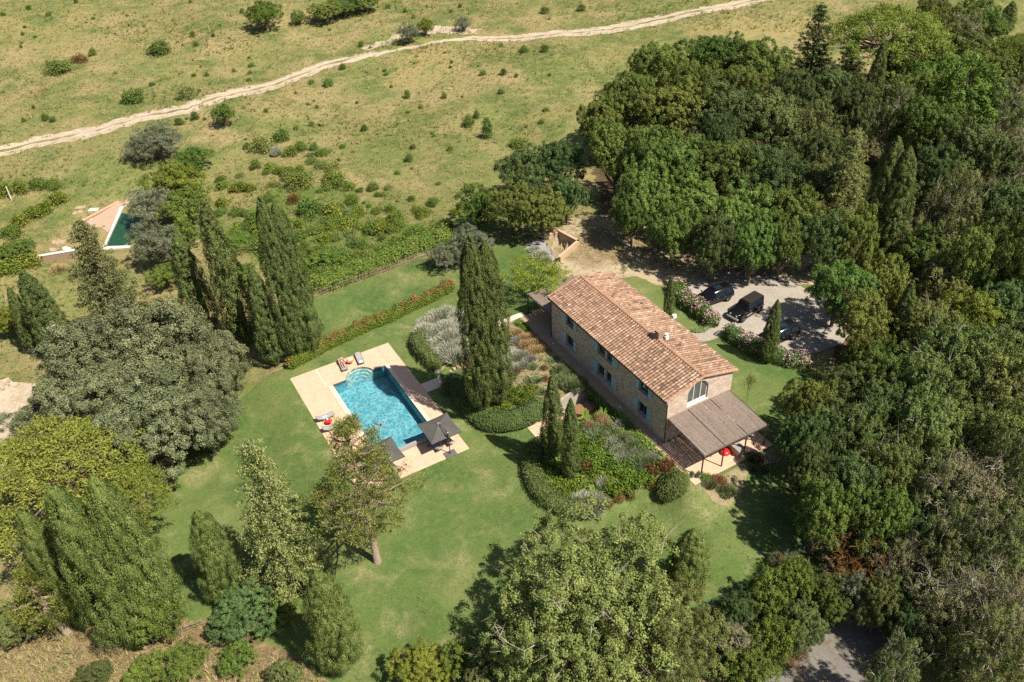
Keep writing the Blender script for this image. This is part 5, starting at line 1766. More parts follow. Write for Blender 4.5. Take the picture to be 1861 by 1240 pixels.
# tall pine beside the pool, conifers on the lower lawn
tree_b('pine', (683, 1022), (632, 770), 112, "tall open pine with bare trunk beside the pool", rz=2.2)
tree_b('conifer', (462, 1068), (448, 800), 76, "broad pale conifer with pointed top on the lower lawn")
tree_b('broad_cypress', (398, 1085), (358, 930), 35, "thick cypress left of the pale conifer")
tree_b('broad_cypress', (528, 1058), (522, 952), 27.2, "rounded green cypress in front of the pale conifer")
tree_b('broad_cypress', (608, 1205), (574, 1040), 41, "thick cypress near the bottom standing alone at the lawn edge")
tree_c('dark', 447, 1108, 58, 4.6, "dark broad-leaved bush at the foot of the pale conifer", hc=.5)
tree_c('bright', 512, 1112, 34, 3.0, "light green bush between conifer foot and lone cypress", hc=.5)
# group at the lower left
tree_c('umbrella_pine', 85, 850, 150, 11.5, "wide bright umbrella pine behind the row of four broad cypresses", hc=.8)
tree_c('umbrella_pine', 215, 905, 78, 9, "bright pine crown right of the wide umbrella pine", hc=.75)
tree_b('broad_cypress', (112, 1130), (38, 930), 33, "leftmost and lowest of four broad cypresses in a close row")
tree_b('broad_cypress', (172, 1166), (92, 884), 45, "big broad cypress left of the small one in the close row of four")
tree_b('broad_cypress', (208, 1120), (128, 900), 22, "small cypress squeezed between the two big ones in the close row of four")
tree_b('broad_cypress', (258, 1140), (168, 868), 45, "tallest and rightmost of four broad cypresses in a close row above the stake fence")
tree_c('bright', 275, 1122, 48, 6, "bright ivy-green bush covering the rightmost broad cypress's foot above the stake fence", hc=.5)
tree_b('small_pine', (78, 1150), (50, 1030), 66, "young pine with bare lower branches at the left edge above the dry slope")
tree_c('dark', 20, 1130, 46, 4, "dark scrub at the left edge under the young pine")
for (x, y, r) in [(335, 1205, 40), (432, 1196, 34), (258, 1224, 34), (172, 1230, 30), (520, 1228, 30), (395, 1150, 20)]:
    tree_c('bright' if r > 30 else 'dark', x, y, r, 2.6, "low green shrub on the dry slope along the bottom edge", hc=.5, group="shrubs on the dry slope", name="dry_slope_shrub")
# the big grey holm oaks
for (x, y, r, H, lab) in [(290, 635, 105, 12, "largest silvery holm oak at the back of the big clump"), (165, 640, 92, 11, "silvery holm oak at the left back of the big clump"), (384, 664, 64, 9.5, "silvery holm oak at the right end of the big clump by the lawn"),
                          (175, 735, 92, 10, "silvery holm oak in the middle left of the big clump"), (275, 760, 100, 10.5, "silvery holm oak at the front of the big clump over the lawn"), (365, 755, 70, 9, "silvery holm oak low at the front right of the big clump"), (85, 770, 58, 7, "low silvery holm oak at the left by the pale farm yard"),
                          (140, 830, 66, 7, "low silvery holm oak just above the umbrella pine")]:
    tree_c('holm', x, y, r, H, lab)
tree_b('cedar', (205, 640), (140, 402), 66, "brown-green conifer with ragged top behind the silvery holm oaks")
# the cypresses left of the upper lawn
tree_b('cypress', (376, 607), (318, 425), 27, "grey-green cypress at the left end of the cypress row", name="cypress")
tree_b('cypress', (436, 630), (368, 362), 29, "tallest leaning cypress in the row left of the upper lawn")
tree_b('cypress', (496, 662), (455, 485), 24, "shorter brownish cypress between two taller ones in the row")
tree_b('twin_cypress', (542, 648), (482, 352), 35, "thick double-topped cypress at the right end of the cypress row")
tree_b('cypress', (90, 640), (40, 492), 26, "pointed cypress at the left edge beside the old green pool")
tree_b('cypress', (60, 640), (14, 522), 14.4, "small thin cypress leaning at the far left edge")
tree_c('yellow', 14, 585, 34, 4, "yellow-green bush behind the small thin cypress at the left edge", hc=.5)
# twin cypress by the garden stairs, slim ones round the villa
tree_b('twin_cypress', (884, 742), (864, 422), 43, "massive twin-topped cypress beside the brick garden steps", rz=.6)
tree_b('cypress', (1008, 832), (1003, 682), 20, "taller of two slim cypresses on the planted slope before the villa")
tree_b('cypress', (1038, 868), (1037, 724), 17, "shorter of two slim cypresses on the planted slope before the villa")
tree_b('cypress', (1217, 574), (1221, 500), 9.3, "slim cypress on the back lawn beside the pink oleanders")
tree_b('cypress', (1399, 658), (1414, 545), 15, "slim leaning cypress beside the third black car")
tree_c('locust', 978, 498, 62, 4.8, "airy lime-green locust tree over the far pergola", hc=.75)
tree_b('sapling', (1362, 732), (1366, 678), 9, "young staked sapling on the lawn right of the villa")
tree_b('sapling', (1133, 512), (1134, 480), 7, "thin sapling on the bare strip behind the villa roof")
# thicket round the old pool
for (k, x, y, r, H, lab) in [('olive', 288, 258, 44, 6, "grey feathery willow beside the track above the old pool"), ('olive', 250, 272, 26, 4, "green-grey bush left of the feathery willow"), ('bright', 350, 290, 32, 4.5, "green bush right of the feathery willow"), ('yellow', 318, 330, 46, 6, "light green willow thicket in the hollow above the old pool"),
                             ('olive', 275, 375, 40, 6, "grey willow overhanging the old green pool"), ('bright', 335, 375, 48, 6, "green willow thicket beside the leaning tall cypress"), ('olive', 280, 448, 46, 6.5, "silver-grey round willow below the old green pool"), ('bright', 330, 430, 34, 4.5, "green shrub between silver willow and grey-green cypress"),
                             ('bright', 300, 500, 34, 3.5, "green shrub below the silver-grey willow"), ('oak', 425, 500, 36, 3.0, "dark green thicket between the two tallest cypresses"), ('bright', 425, 440, 30, 2.2, "bright thicket behind the tallest leaning cypress"), ('bright', 545, 470, 44, 3.4, "bright bramble mound right of the double-topped cypress"), ('bright', 600, 470, 38, 2.8, "bramble mound behind the reed fence")]:
    tree_c(k, x, y, r, H, lab, hc=.5)
tree_c('oak', 35, 455, 0.1 + 26, 3.4, "dark leafy tree by the terraced shrubs at the left edge", hc=.5)
# single trees and bushes of the meadow
for (k, x, y, r, H, lab) in [('bright', 480, 28, 33, 6.5, "round leafy tree standing alone at the top of the meadow"), ('bright', 541, 33, 14, 3, "small pointed bush right of the lone round tree"), ('oak', 590, 22, 30, 4.5, "left end of the dark thicket at the top edge"), ('oak', 625, 12, 30, 4.5, "middle of the dark thicket at the top edge"), ('oak', 662, 4, 30, 4.5, "right end of the dark thicket at the top edge"),
                             ('bright', 405, 208, 20, 4.5, "small dark tree just below the clay track"), ('olive', 742, 62, 19, 4, "silver bush on the bare clay bank"), ('yellow', 772, 50, 16, 3.4, "green bush on the bare clay bank"), ('olive', 842, 44, 15, 3.2, "pale bush at the right end of the bare clay bank")]:
    tree_c(k, x, y, r, H, lab, hc=.5)
for (k, x, y, r, H, lab) in [('bush', 290, 85, 24, 2.6, "dark bush alone on the upper slope"), ('bush', 110, 118, 26, 2.6, "dark bush with brown neighbour on the upper left slope"), ('red_bush', 146, 106, 15, 1.8, "brown dying bush beside the dark bush on the upper left slope"), ('yellow_bush', 170, 97, 8, 1.6, "tiny yellow-green bush right of the brown dying bush"),
                             ('bush', 246, 175, 21, 2.8, "dark bush with pale top above the track"), ('light_bush', 342, 168, 19, 2.4, "pale grey-green bush above the track"), ('bush', 355, 213, 9, 1.6, "small bush touching the lower edge of the track"), ('bush', 84, 215, 7, 1.4, "tiny dark bush above the track near the left edge"),
                             ('light_bush', 478, 258, 27, 2.6, "rounded olive bush in the upper meadow hollow"), ('green_bush', 512, 246, 18, 2.4, "bright bush right of the rounded olive bush"), ('silver_bush', 503, 278, 9, 1.8, "silver thistle clump below the rounded olive bush"), ('bush', 572, 268, 10, 1.5, "dark bush in the middle meadow"),
                             ('bush', 548, 322, 30, 2.2, "wide low dark bush in the meadow behind the cypress row"), ('green_bush', 612, 325, 24, 2.2, "light bush right of the wide low dark bush"), ('bush', 566, 378, 26, 3.0, "dark rush-like bush with red stems in the meadow"), ('red_bush', 535, 362, 14, 1.6, "reddish dock clump left of the rush-like bush"),
                             ('bush', 886, 245, 13, 3.2, "young oak shrub with side shadow in the right meadow"), ('bush', 852, 222, 14, 2.0, "dark tuft in the right meadow"), ('bush', 866, 212, 7, 1.6, "small tuft touching the dark tuft in the right meadow"), ('green_bush', 945, 255, 22, 1.6, "low bright scrub between meadow and dense wood"),
                             ('green_bush', 740, 175, 7, 1.8, "lone small green bush in the centre of the meadow"), ('bush', 990, 90, 9, 1.6, "dark bush just below the hill track"), ('bush', 952, 90, 10, 1.4, "round dark bush beside the hill track"), ('bush', 1058, 15, 9, 1.6, "dark bush above the hill track"), ('bush', 990, 20, 10, 1.6, "dark bush on the slope at the top centre"),
                             ('bush', 597, 152, 10, 1.8, "dark bush right under the middle of the track"), ('bush', 623, 122, 8, 1.3, "small dark bush at the thin end of the track"), ('bush', 465, 300, 12, 1.6, "dark clump in the hollow left of the silver thistle"), ('bush', 620, 20, 9, 1.2, "tiny bush under the dark thicket at the top edge")]:
    x_, y_, z_ = at(x, y + r * .5)
    plant(k, x_, y_, r * m_per_px(x_, y_), H, lab, name="meadow_bush")
r_ = random.Random(5)
n_small = 0
while n_small < 120:
    x, y = r_.uniform(0, 1050), r_.uniform(0, 470)
    line = 284 - (x + 40) * .245
    if abs(y - line) < 14 and x < 740: continue
    if y > 470 - abs(x - 600) * .35 or (x < 420 and y > 230) or (x > 820 and y > 240) or (x > 1000 and y > 90): continue
    if 380 < x < 720 and y > 430: continue
    if x > 700 and abs(y - 66) < 14: continue
    s = r_.uniform(3, 8) * (.6 + y / 500)
    x_, y_, z_ = at(x, y)
    plant(r_.choice(['bush', 'green_bush', 'light_bush', 'green_bush', 'bush']), x_, y_, s * m_per_px(x_, y_), s * m_per_px(x_, y_) * r_.uniform(1.0, 1.9), "small wild shrub dotted over the rough meadow grass", group="small wild shrubs of the meadow", name="meadow_shrub")
    n_small += 1
n_small = 0
while n_small < 95:
    x, y = r_.uniform(400, 830), r_.uniform(240, 475)
    if y > 486 - abs(x - 560) * .17 or y < 262 + abs(x - 540) * .42: continue
    s = r_.uniform(8, 17)
    x_, y_, z_ = at(x, y)
    plant(r_.choice(['green_bush', 'green_bush', 'light_bush', 'bush', 'yellow_bush']), x_, y_, s * m_per_px(x_, y_), s * m_per_px(x_, y_) * r_.uniform(.7, 1.3), "bramble clump in the rank growth between meadow and reed fence", group="bramble clumps above the reed fence", name="bramble_clump")
    n_small += 1
n_small = 0
while n_small < 46:
    x, y = r_.uniform(430, 800), r_.uniform(370, 480)
    if y > 488 - abs(x - 560) * .17 or y < 350 + abs(x - 560) * .33: continue
    s = r_.uniform(16, 28)
    x_, y_, z_ = at(x, y)
    plant(r_.choice(['green_bush', 'green_bush', 'yellow_bush', 'bush', 'light_bush']), x_, y_, s * m_per_px(x_, y_), s * m_per_px(x_, y_) * r_.uniform(.5, .9), "bramble clump in the rank growth between meadow and reed fence", group="bramble clumps above the reed fence", name="bramble_clump")
    n_small += 1
# terraced shrubs left of the old pool
for k, (x, y, r) in enumerate([(12, 350, 17), (40, 345, 16), (70, 338, 17), (98, 338, 14), (108, 365, 18), (85, 382, 16), (62, 392, 18), (40, 405, 17), (18, 460, 17), (40, 455, 16), (8, 492, 20), (30, 487, 20), (55, 478, 22), (22, 425, 20)]):
    x_, y_, z_ = at(x, y + 5)
    plant('yellow_bush' if k not in (2, 3, 13) else 'green_bush', x_, y_, r * m_per_px(x_, y_), 2.0, "yellow-green rounded shrub in the rows left of the old green pool", group="shrub rows by the old pool", name="round_shrub")
x_, y_, z_ = at(108, 492)
plant('gold_flowers', x_, y_, 1.2, 1.1, "patch of yellow broom flowers below the old pool wall", name="broom_patch")
# ------------------------------------------------------------------ hedges
def hedge(name, path, w, h, mats, label, leaf=.14, dens=60, seed=1, blossom=None, group=None, zoff=0.0, rough=.1, strand=False, uv=True, cat="hedge", fuzz=.05):
    r = np.random.default_rng(seed)
    pts = [site(*p) for p in path] if uv else path
    A = np.array(pts)
    seg = np.hypot(*(A[1:] - A[:-1]).T)
    cum = np.concatenate([[0], np.cumsum(seg)])
    Ltot = cum[-1]
    ox, oy = A[0]
    oz = float(ground(ox, oy)) + zoff
    def frame(s):
        x = np.interp(s, cum, A[:, 0]); y = np.interp(s, cum, A[:, 1])
        e = .4
        dx = np.interp(np.minimum(s + e, Ltot), cum, A[:, 0]) - np.interp(np.maximum(s - e, 0), cum, A[:, 0])
        dy = np.interp(np.minimum(s + e, Ltot), cum, A[:, 1]) - np.interp(np.maximum(s - e, 0), cum, A[:, 1])
        q = np.hypot(dx, dy) + 1e-9
        return x, y, -dy / q, dx / q, dx / q, dy / q
    def surf(s, th, k=1.0):
        x, y, nx_, ny_, tx, ty = frame(s)
        endf = np.sqrt(np.clip(1 - (1 - np.clip(np.minimum(s, Ltot - s) / (w * .5), 0, 1)) ** 2, .02, 1))
        lump = 1 + rough * np.sin(s * 2.1 + seed) * np.sin(th * 2 + s) + rough * .6 * np.sin(s * 4.7)
        cx, cz = np.cos(th), np.sin(th)
        cx = np.sign(cx) * np.abs(cx) ** .75
        cz = np.abs(cz) ** .7
        ww, hh = w * .5 * endf * lump * k, h * (.45 + .55 * endf) * lump * k
        px_, py_ = x + nx_ * cx * ww, y + ny_ * cx * ww
        z = ground(x, y) * .5 + ground(px_, py_) * .5 + zoff + cz * hh
        nn = np.stack([nx_ * np.cos(th), ny_ * np.cos(th), np.sin(th) * 1.0 + .05], 1)
        return np.stack([px_ - ox, py_ - oy, z - oz], 1), nn, np.stack([tx, ty, 0 * tx], 1)
    n = int(Ltot * (w + 2 * h) * dens)
    s, th = r.random(n) * Ltot, r.random(n) * np.pi
    P_, N_, T_ = surf(s, th, 1.0)
    lumpy = fuzz * (np.sin(P_[:, 0] * 1.9 + np.sin(P_[:, 1] * 1.3) * 2) + np.sin(P_[:, 1] * 2.7 + P_[:, 0]))[:, None]
    P_ = P_ + r.normal(0, fuzz, (n, 3)) + N_ * lumpy * (fuzz > .1)
    if strand:
        ax = np.cross(N_, T_) * np.sign(np.cross(N_, T_)[:, 2:3] + 1e-6) + r.normal(0, .35, (n, 3))
        V, F = cards(P_, N_ + r.normal(0, .45, (n, 3)), leaf * r.uniform(.8, 1.7, n), .34, r, ax)
    else:
        V, F = cards(P_, N_ + r.normal(0, .6, (n, 3)), leaf * r.uniform(.6, 1.4, n), .6, r)
    t = np.clip(.5 + r.normal(0, .22, n) + .15 * np.sin(s * 3 + th * 3), 0, 1)
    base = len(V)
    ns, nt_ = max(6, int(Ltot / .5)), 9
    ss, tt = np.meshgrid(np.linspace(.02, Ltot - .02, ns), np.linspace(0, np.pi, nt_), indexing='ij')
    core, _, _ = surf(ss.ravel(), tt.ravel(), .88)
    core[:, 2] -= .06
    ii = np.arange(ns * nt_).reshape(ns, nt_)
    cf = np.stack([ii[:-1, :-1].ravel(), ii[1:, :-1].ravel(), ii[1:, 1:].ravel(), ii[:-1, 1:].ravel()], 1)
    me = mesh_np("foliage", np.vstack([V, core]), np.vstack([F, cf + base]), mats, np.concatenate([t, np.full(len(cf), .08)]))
    o = link(name, me, None, (ox, oy, oz), 0, label=label, category=cat, group=group)
    for nm, m_, frac, size, thr in (blossom or []):
        k = int(n * frac)
        cs = r.random(max(3, int(Ltot * 1.6))) * Ltot
        s2 = cs[r.integers(0, len(cs), k)] + r.normal(0, .28, k)
        s2 = np.clip(s2, 0, Ltot)
        th2 = np.clip(r.normal(np.pi / 2, thr, k), .1, np.pi - .1)
        P2, N2, _ = surf(s2, th2, 1.06)
        P2 = P2 + r.normal(0, .06, (k, 3))
        V2, F2 = cards(P2, N2 + r.normal(0, .5, (k, 3)), size * r.uniform(.6, 1.3, k), .8, r)
        link(nm, mesh_np(nm, V2, F2, m_, np.clip(.5 + r.normal(0, .25, k), 0, 1)), o)
    return o


L_straw = leafy('straw_grass', (.24, .185, .08), (.42, .33, .17), trans=.2, var=0)
L_bramble = leafy('bramble_leaves', (.060, .098, .018), (.225, .285, .052), var=.05, third=(.30, .26, .10))
pts = [at(*p)[:2] for p in ((523, 672), (580, 640), (640, 610), (700, 584), (760, 556), (826, 524))]
hedge("photinia_hedge", spline(pts), 1.5, 1.35, L_phot, "long low hedge with green leaves and red tips below the upper lawn", .17, 55, 3, [("red_tips", L_photr, .20, .15, .45)], uv=False, rough=.14)
hedge("clipped_hedge", spline([(21.8, -11.95), (19.5, -12.1), (17, -12.3), (15, -12.05), (13.3, -11.15), (12.2, -9.5), (11.85, -7.6), (11.9, -6.2)]), 2.25, 1.0, L_hedge, "thick clipped hedge curving round the foot of the twin cypress", .17, 70, 4, strand=True, rough=.05)
hedge("clipped_hedge", spline([(8.3, -8.9), (7.2, -10.4), (5.1, -11.6), (2.8, -12.1), (.8, -11.9), (-.8, -10.8), (-1.5, -9.6)]), 2.1, 1.0, L_hedge, "curved clipped hedge round the slope with the two slim cypresses", .17, 70, 5, strand=True, rough=.05)
hedge("clipped_hedge", spline([(24.0, -11.9), (26, -12.4), (28.5, -12.5), (30.3, -12.0), (30.9, -10.8)]), 1.8, .95, L_hedge, "short clipped hedge below the silver shrubs beside the pool deck", .17, 70, 6, strand=True, rough=.05)
pts = [at(*p)[:2] for p in ((1192, 905), (1206, 898), (1226, 888), (1250, 876))]
hedge("clipped_mound", spline(pts), 2.5, 1.75, L_hedge, "smooth clipped oval mound beside the near pergola terrace", .14, 95, 7, strand=True, rough=.03, uv=False)
# bramble along the reed fence
pts = [at(*p)[:2] for p in ((556, 528), (600, 512), (650, 492), (705, 470), (765, 446), (822, 430))]
hedge("bramble_hedge", spline(pts), 4.6, 1.7, L_bramble, "wide bright bramble hedge leaning over the reed fence", .2, 60, 8, uv=False, rough=.10, fuzz=.22)
# oleanders
pts = [at(*p)[:2] for p in ((1228, 524), (1236, 545), (1255, 562), (1280, 580), (1302, 596))]
hedge("oleander_hedge", spline(pts), 2.0, 1.7, L_oak, "pink flowering oleander hedge between the back lawn and the first two cars", .17, 60, 9, [("blossom", L_pink, .30, .15, .75)], uv=False, rough=.16)
pts = [at(*p)[:2] for p in ((1318, 606), (1340, 622), (1372, 640), (1410, 655), (1470, 668))]
hedge("oleander_hedge", spline(pts), 1.9, 1.6, L_dark, "pink flowering oleander hedge in front of the third black car", .17, 60, 10, [("blossom", L_pink, .20, .14, .75)], uv=False, rough=.16)
hedge("low_edging", [(12.0, 15.9), (11.7, 14.6), (12.4, 13.6)], .7, .45, L_sage, "low grey-green edging where the gravel path meets the back lawn", .12, 70, 12)
hedge("clipped_border", [(24.7, -1.7), (23.5, -1.75), (22.2, -1.7)], 1.0, .7, L_juni, "small green border at the head of the garden path by the far pergola", .13, 60, 13)
# ivy over the cellar lintel
rI = np.random.default_rng(8)
n = 2600
P_ = np.stack([rI.uniform(-.55, .25, n) - .1, rI.uniform(-1.9, 6.2, n), rI.normal(-.22, .22, n)], 1)
P_[:, 2] -= np.abs(rI.normal(0, .12, n)) * (P_[:, 0] < -.2)
V, F = cards(P_, np.array([-.6, 0, .8]) + rI.normal(0, .5, (n, 3)), .16 * rI.uniform(.6, 1.4, n), .7, rI)
x, y = site(6.0, -1.14)
link("ivy", mesh_np("ivy", V, F, L_oak, np.clip(.5 + rI.normal(0, .25, n), 0, 1)), None, (x, y, .06), SITE_ROT, label="dark ivy trailing along the terrace edge over the cellar opening", category="ivy")


# ------------------------------------------------------------------ plants of the two planted slopes
def bedplants(kind, pts, R, H, label, group, name):
    for (a, b) in pts:
        x, y, z = at(a, b, H * .4)
        k = _pr.uniform(.8, 1.25)
        plant(kind, x, y, R * k, H * _pr.uniform(.85, 1.2), label, group=group if len(pts) > 1 else None, name=name)


bedplants('juniper', [(1062, 800), (1080, 815), (1100, 806), (1096, 832), (1118, 846), (1140, 862), (1160, 872), (1108, 868), (1085, 855), (1130, 884), (1070, 830), (1150, 845), (1120, 822), (1052, 818), (1172, 866)], 1.25, .6, "creeping bright green juniper carpeting the middle of the near slope", "creeping junipers on the near slope", "creeping_juniper")
bedplants('juniper', [(1018, 880), (1032, 898), (1008, 898), (1022, 915), (1048, 882), (1050, 925), (1000, 880)], 1.2, .6, "creeping juniper behind the curved hedge by the slim cypresses", "creeping junipers behind the curved hedge", "creeping_juniper")
bedplants('juniper', [(925, 708), (942, 712), (958, 720), (930, 726), (950, 733), (915, 735), (905, 748), (965, 707)], 1.1, .55, "creeping juniper right of the twin cypress above the clipped hedge", "creeping junipers by the twin cypress", "creeping_juniper")
bedplants('red_bush', [(1068, 847), (1104, 917), (1126, 904), (1146, 902), (1188, 880)], .62, .75, "rounded red-brown shrub at the lower rim of the near slope", "red shrubs on the near slope", "red_shrub")
bedplants('red_bush', [(1176, 848), (1186, 856), (1205, 846), (1218, 842), (1212, 852)], .62, .85, "rust-coloured shrub beside the terrace edge near the oval mound", "rust shrubs by the terrace", "rust_shrub")
bedplants('red_bush', [(942, 672), (990, 668), (992, 688), (935, 727)], .55, .7, "red-brown ball shrub on the sandy far slope", "red shrubs on the far slope", "red_shrub")
bedplants('silver_bush', [(1060, 908), (1072, 920), (1082, 908), (1050, 918)], 1.1, .95, "silver feathery shrub at the foot of the near slope", "silver shrubs at the slope foot", "silver_shrub")
bedplants('silver_bush', [(1114, 805), (1124, 818), (1132, 832), (1098, 876), (1108, 792)], .75, .8, "pale silver shrub among green plants below the villa wall", "silver shrubs below the villa", "silver_shrub")
bedplants('sage_bush', [(1098, 775), (1112, 785), (1130, 795), (1150, 808), (1162, 820), (1172, 830), (1140, 818), (1090, 790), (1160, 838), (1180, 838), (1075, 775)], .95, .85, "grey-green sage shrub along the terrace on the near slope", "sage shrubs on the near slope", "sage_shrub")
bedplants('lavender', [(1128, 771), (1152, 826), (1076, 786), (1142, 800), (1186, 832), (1165, 848)], .6, .8, "mauve lavender clump on the near slope below the villa", "lavender on the near slope", "lavender")
bedplants('gold_flowers', [(1086, 748), (1092, 760), (1078, 758), (1070, 772), (1098, 768)], .6, 1.1, "apricot seed heads beside the sunken courtyard", "apricot flowers by the courtyard", "apricot_flowers")
bedplants('silver_bush', [(780, 588), (795, 575), (812, 566), (828, 572), (790, 603), (808, 595), (826, 592), (800, 620), (818, 612), (830, 625), (772, 600), (815, 635), (826, 645), (838, 600)], 1.25, 1.15, "tall silver shrub in the pale mass left of the twin cypress", "silver shrubs beside the pool", "silver_shrub")
bedplants('sage_bush', [(828, 688), (842, 702), (854, 718), (838, 678), (822, 700)], .95, .75, "shaded grey shrub between garden steps and twin cypress", "grey shrubs by the steps", "sage_shrub")
bedplants('silver_bush', [(915, 640), (925, 655), (930, 670), (918, 672), (908, 655), (935, 645)], .9, .8, "silver shrub right behind the twin cypress on the far slope", "silver shrubs behind the twin cypress", "silver_shrub")
bedplants('lavender', [(925, 613), (938, 618), (945, 642), (952, 662), (965, 650)], .6, .7, "mauve lavender clump on the sandy far slope", "lavender on the far slope", "lavender")
bedplants('gold_flowers', [(938, 604), (950, 612), (962, 610), (975, 622), (985, 632), (955, 626), (970, 635)], .7, .8, "golden dry flower clump at the top of the far slope", "golden flowers on the far slope", "golden_flowers")
bedplants('sage_bush', [(1030, 678), (1042, 690), (1034, 698), (1048, 702), (1022, 690), (1018, 672)], .95, 1.0, "bushy sage overhanging the courtyard's concrete wall", "sage over the courtyard wall", "sage_shrub")
bedplants('sage_bush', [(968, 665), (975, 690), (985, 710), (960, 690), (1000, 655)], .5, .4, "small grass-green tuft on the sandy far slope", "tufts on the far slope", "sage_tuft")
bedplants('sage_bush', [(1290, 878), (1310, 884), (1322, 890)], .7, .6, "grey-green plant in the small bed at the terrace corner", "plants in the corner bed", "sage_shrub")
bedplants('red_bush', [(1302, 870), (1312, 874)], .6, .6, "rusty plant in the small bed at the terrace corner", "rusty plants in the corner bed", "rust_shrub")
bedplants('green_bush', [(1284, 866)], .7, .7, "fresh green plant at the top of the small corner bed", None, "green_shrub")
bedplants('red_bush', [(1378, 838)], .6, .7, "rusty plant in the border at the far terrace corner", None, "rust_shrub")
bedplants('sage_bush', [(1368, 830), (1388, 852), (1372, 850)], .55, .5, "grey plant in the border at the far terrace corner", "grey plants in the corner border", "sage_shrub")
bedplants('silver_bush', [(972, 452), (982, 462), (990, 470)], .9, .9, "pale pinkish shrub below the walled bay", "pale shrubs below the walled bay", "pale_shrub")
bedplants('silver_bush', [(1488, 484), (1494, 492)], .8, 1.2, "silvery white shrub at the back of the car park", "white shrubs behind the car park", "white_shrub")


def scatter(name, polys, n, size, mat, label, seed, blades=5, lean=.5, wid=.10, ok=None, tintf=None, cat="grass"):
    """a mass of small tufts nobody could count, as one object"""
    r = np.random.default_rng(seed)
    xs, ys = [], []
    for poly in polys:
        P_ = np.array(poly)
        k = int(n * 3)
        x = r.uniform(P_[:, 0].min(), P_[:, 0].max(), k)
        y = r.uniform(P_[:, 1].min(), P_[:, 1].max(), k)
        m_ = poly_mask(x, y, poly)
        if ok is not None: m_ &= ok(x, y)
        xs.append(x[m_]); ys.append(y[m_])
    x, y = np.concatenate(xs), np.concatenate(ys)
    if len(x) > n:
        i = r.choice(len(x), n, replace=False)
        x, y = x[i], y[i]
    z = ground(x, y)
    n = len(x)
    s = size * r.lognormal(0, .35, n)
    tv = (tintf(x, y) if tintf else .5) + r.normal(0, .16, n)
    c = np.repeat(np.stack([x, y, z], 1), blades, 0)
    ss = np.repeat(s, blades)
    m_ = n * blades
    a = r.random(m_) * 6.283
    tip = np.stack([np.cos(a) * ss * lean, np.sin(a) * ss * lean, ss * r.uniform(.5, 1.1, m_)], 1)
    b = c + np.stack([np.cos(a), np.sin(a), 0 * a], 1) * (ss * .12)[:, None]
    sd = np.stack([-np.sin(a), np.cos(a), 0 * a], 1) * (ss * wid)[:, None]
    V = np.stack([b - sd, b + sd, c + tip + sd * .3, c + tip - sd * .3], 1)
    o0 = c[0].copy()
    me = mesh_np(name, (V.reshape(-1, 3) - o0), np.arange(4 * m_).reshape(m_, 4), mat, np.clip(np.repeat(tv, blades), 0, 1))
    return link(name, me, None, tuple(o0), 0, label=label, category=cat, kind='stuff')


def mnoise(x, y):
    return .5 + .22 * np.sin(x * .13 + 1.7 * np.sin(y * .07)) + .2 * np.sin(y * .21 + x * .09 + 2) + .12 * np.sin(x * .51 - y * .37)


track_px = [(-40, 284), (60, 260), (180, 237), (262, 212), (340, 198), (430, 170), (520, 146), (600, 116), (720, 93), (800, 74), (860, 70), (960, 68), (1050, 60), (1130, 50), (1220, 32), (1320, 12), (1420, -8)]
_tr = np.array([at(*p)[:2] for p in track_px])
def off_track(x, y):
    d = np.full(x.shape, 1e9)
    for a, b in zip(_tr[:-1], _tr[1:]):
        ab = b - a
        t = np.clip(((x - a[0]) * ab[0] + (y - a[1]) * ab[1]) / (ab @ ab), 0, 1)
        d = np.minimum(d, np.hypot(x - a[0] - t * ab[0], y - a[1] - t * ab[1]))
    return d > 1.45
mead = px((-260, 760), (-300, -90), (2000, -90), (1800, 20), (1520, 50), (1420, 60), (1200, 60), (1060, 190), (1000, 260), (860, 340), (800, 440), (640, 500), (545, 540), (430, 600), (250, 640))
oldpool = px((150, 402), (180, 470), (320, 465), (320, 350), (225, 362))
scatter("meadow_grass", [mead], 84000, .30, L_meadow, "rough green and straw-coloured meadow grass round the track", 21, 5, .8, .075, ok=lambda x, y: off_track(x, y) & ~poly_mask(x, y, oldpool), tintf=lambda x, y: mnoise(x, y) * .85)
scatter("tall_straw_grass", [mead], 14000, .5, L_straw, "taller straw-coloured grass growing in drifts over the meadow", 33, 6, .6, .06, ok=lambda x, y: off_track(x, y) & ~poly_mask(x, y, oldpool) & (mnoise(x * .8 + 31, y * .8) + .18 * np.sin(x * .9) * np.sin(y * .7) > .62), tintf=lambda x, y: .5 + 0 * x)
scatter("rank_green_grass", [mead], 15000, .42, L_bramble, "rank green grass and weeds in the damper parts of the meadow", 34, 6, .7, .09, ok=lambda x, y: off_track(x, y) & ~poly_mask(x, y, oldpool) & (mnoise(x * .9 - 17, y * .9 + 5) + .2 * np.sin(x * .8) * np.sin(y * .9) > .66), tintf=lambda x, y: .35 + 0 * x)
scatter("bed_tufts", [uvp(*BANK_FAR), uvp(*BANK_NEAR)], 1500, .26, L_sage, "small dry tufts scattered over the sandy planted slopes", 22, 6, .9, .12, cat="ground cover")
scatter("bed_greens", [uvp(*BANK_NEAR), uvp(*BANK_FAR)], 2600, .34, L_juni, "low green plants filling the planted slopes", 25, 6, .9, .16, ok=lambda x, y: (to_uv(x, y)[0] < 9.3) | (to_uv(x, y)[1] < -9), cat="ground cover")
scatter("dry_bank_grass", [px((990, 465), (1030, 402), (1120, 388), (1260, 418), (1400, 460), (1440, 500), (1300, 515), (1200, 500))], 5200, .17, L_meadow, "sparse straw tufts on the bare bank behind the villa", 23, 5, .8, .1, tintf=lambda x, y: .85 + 0 * x)
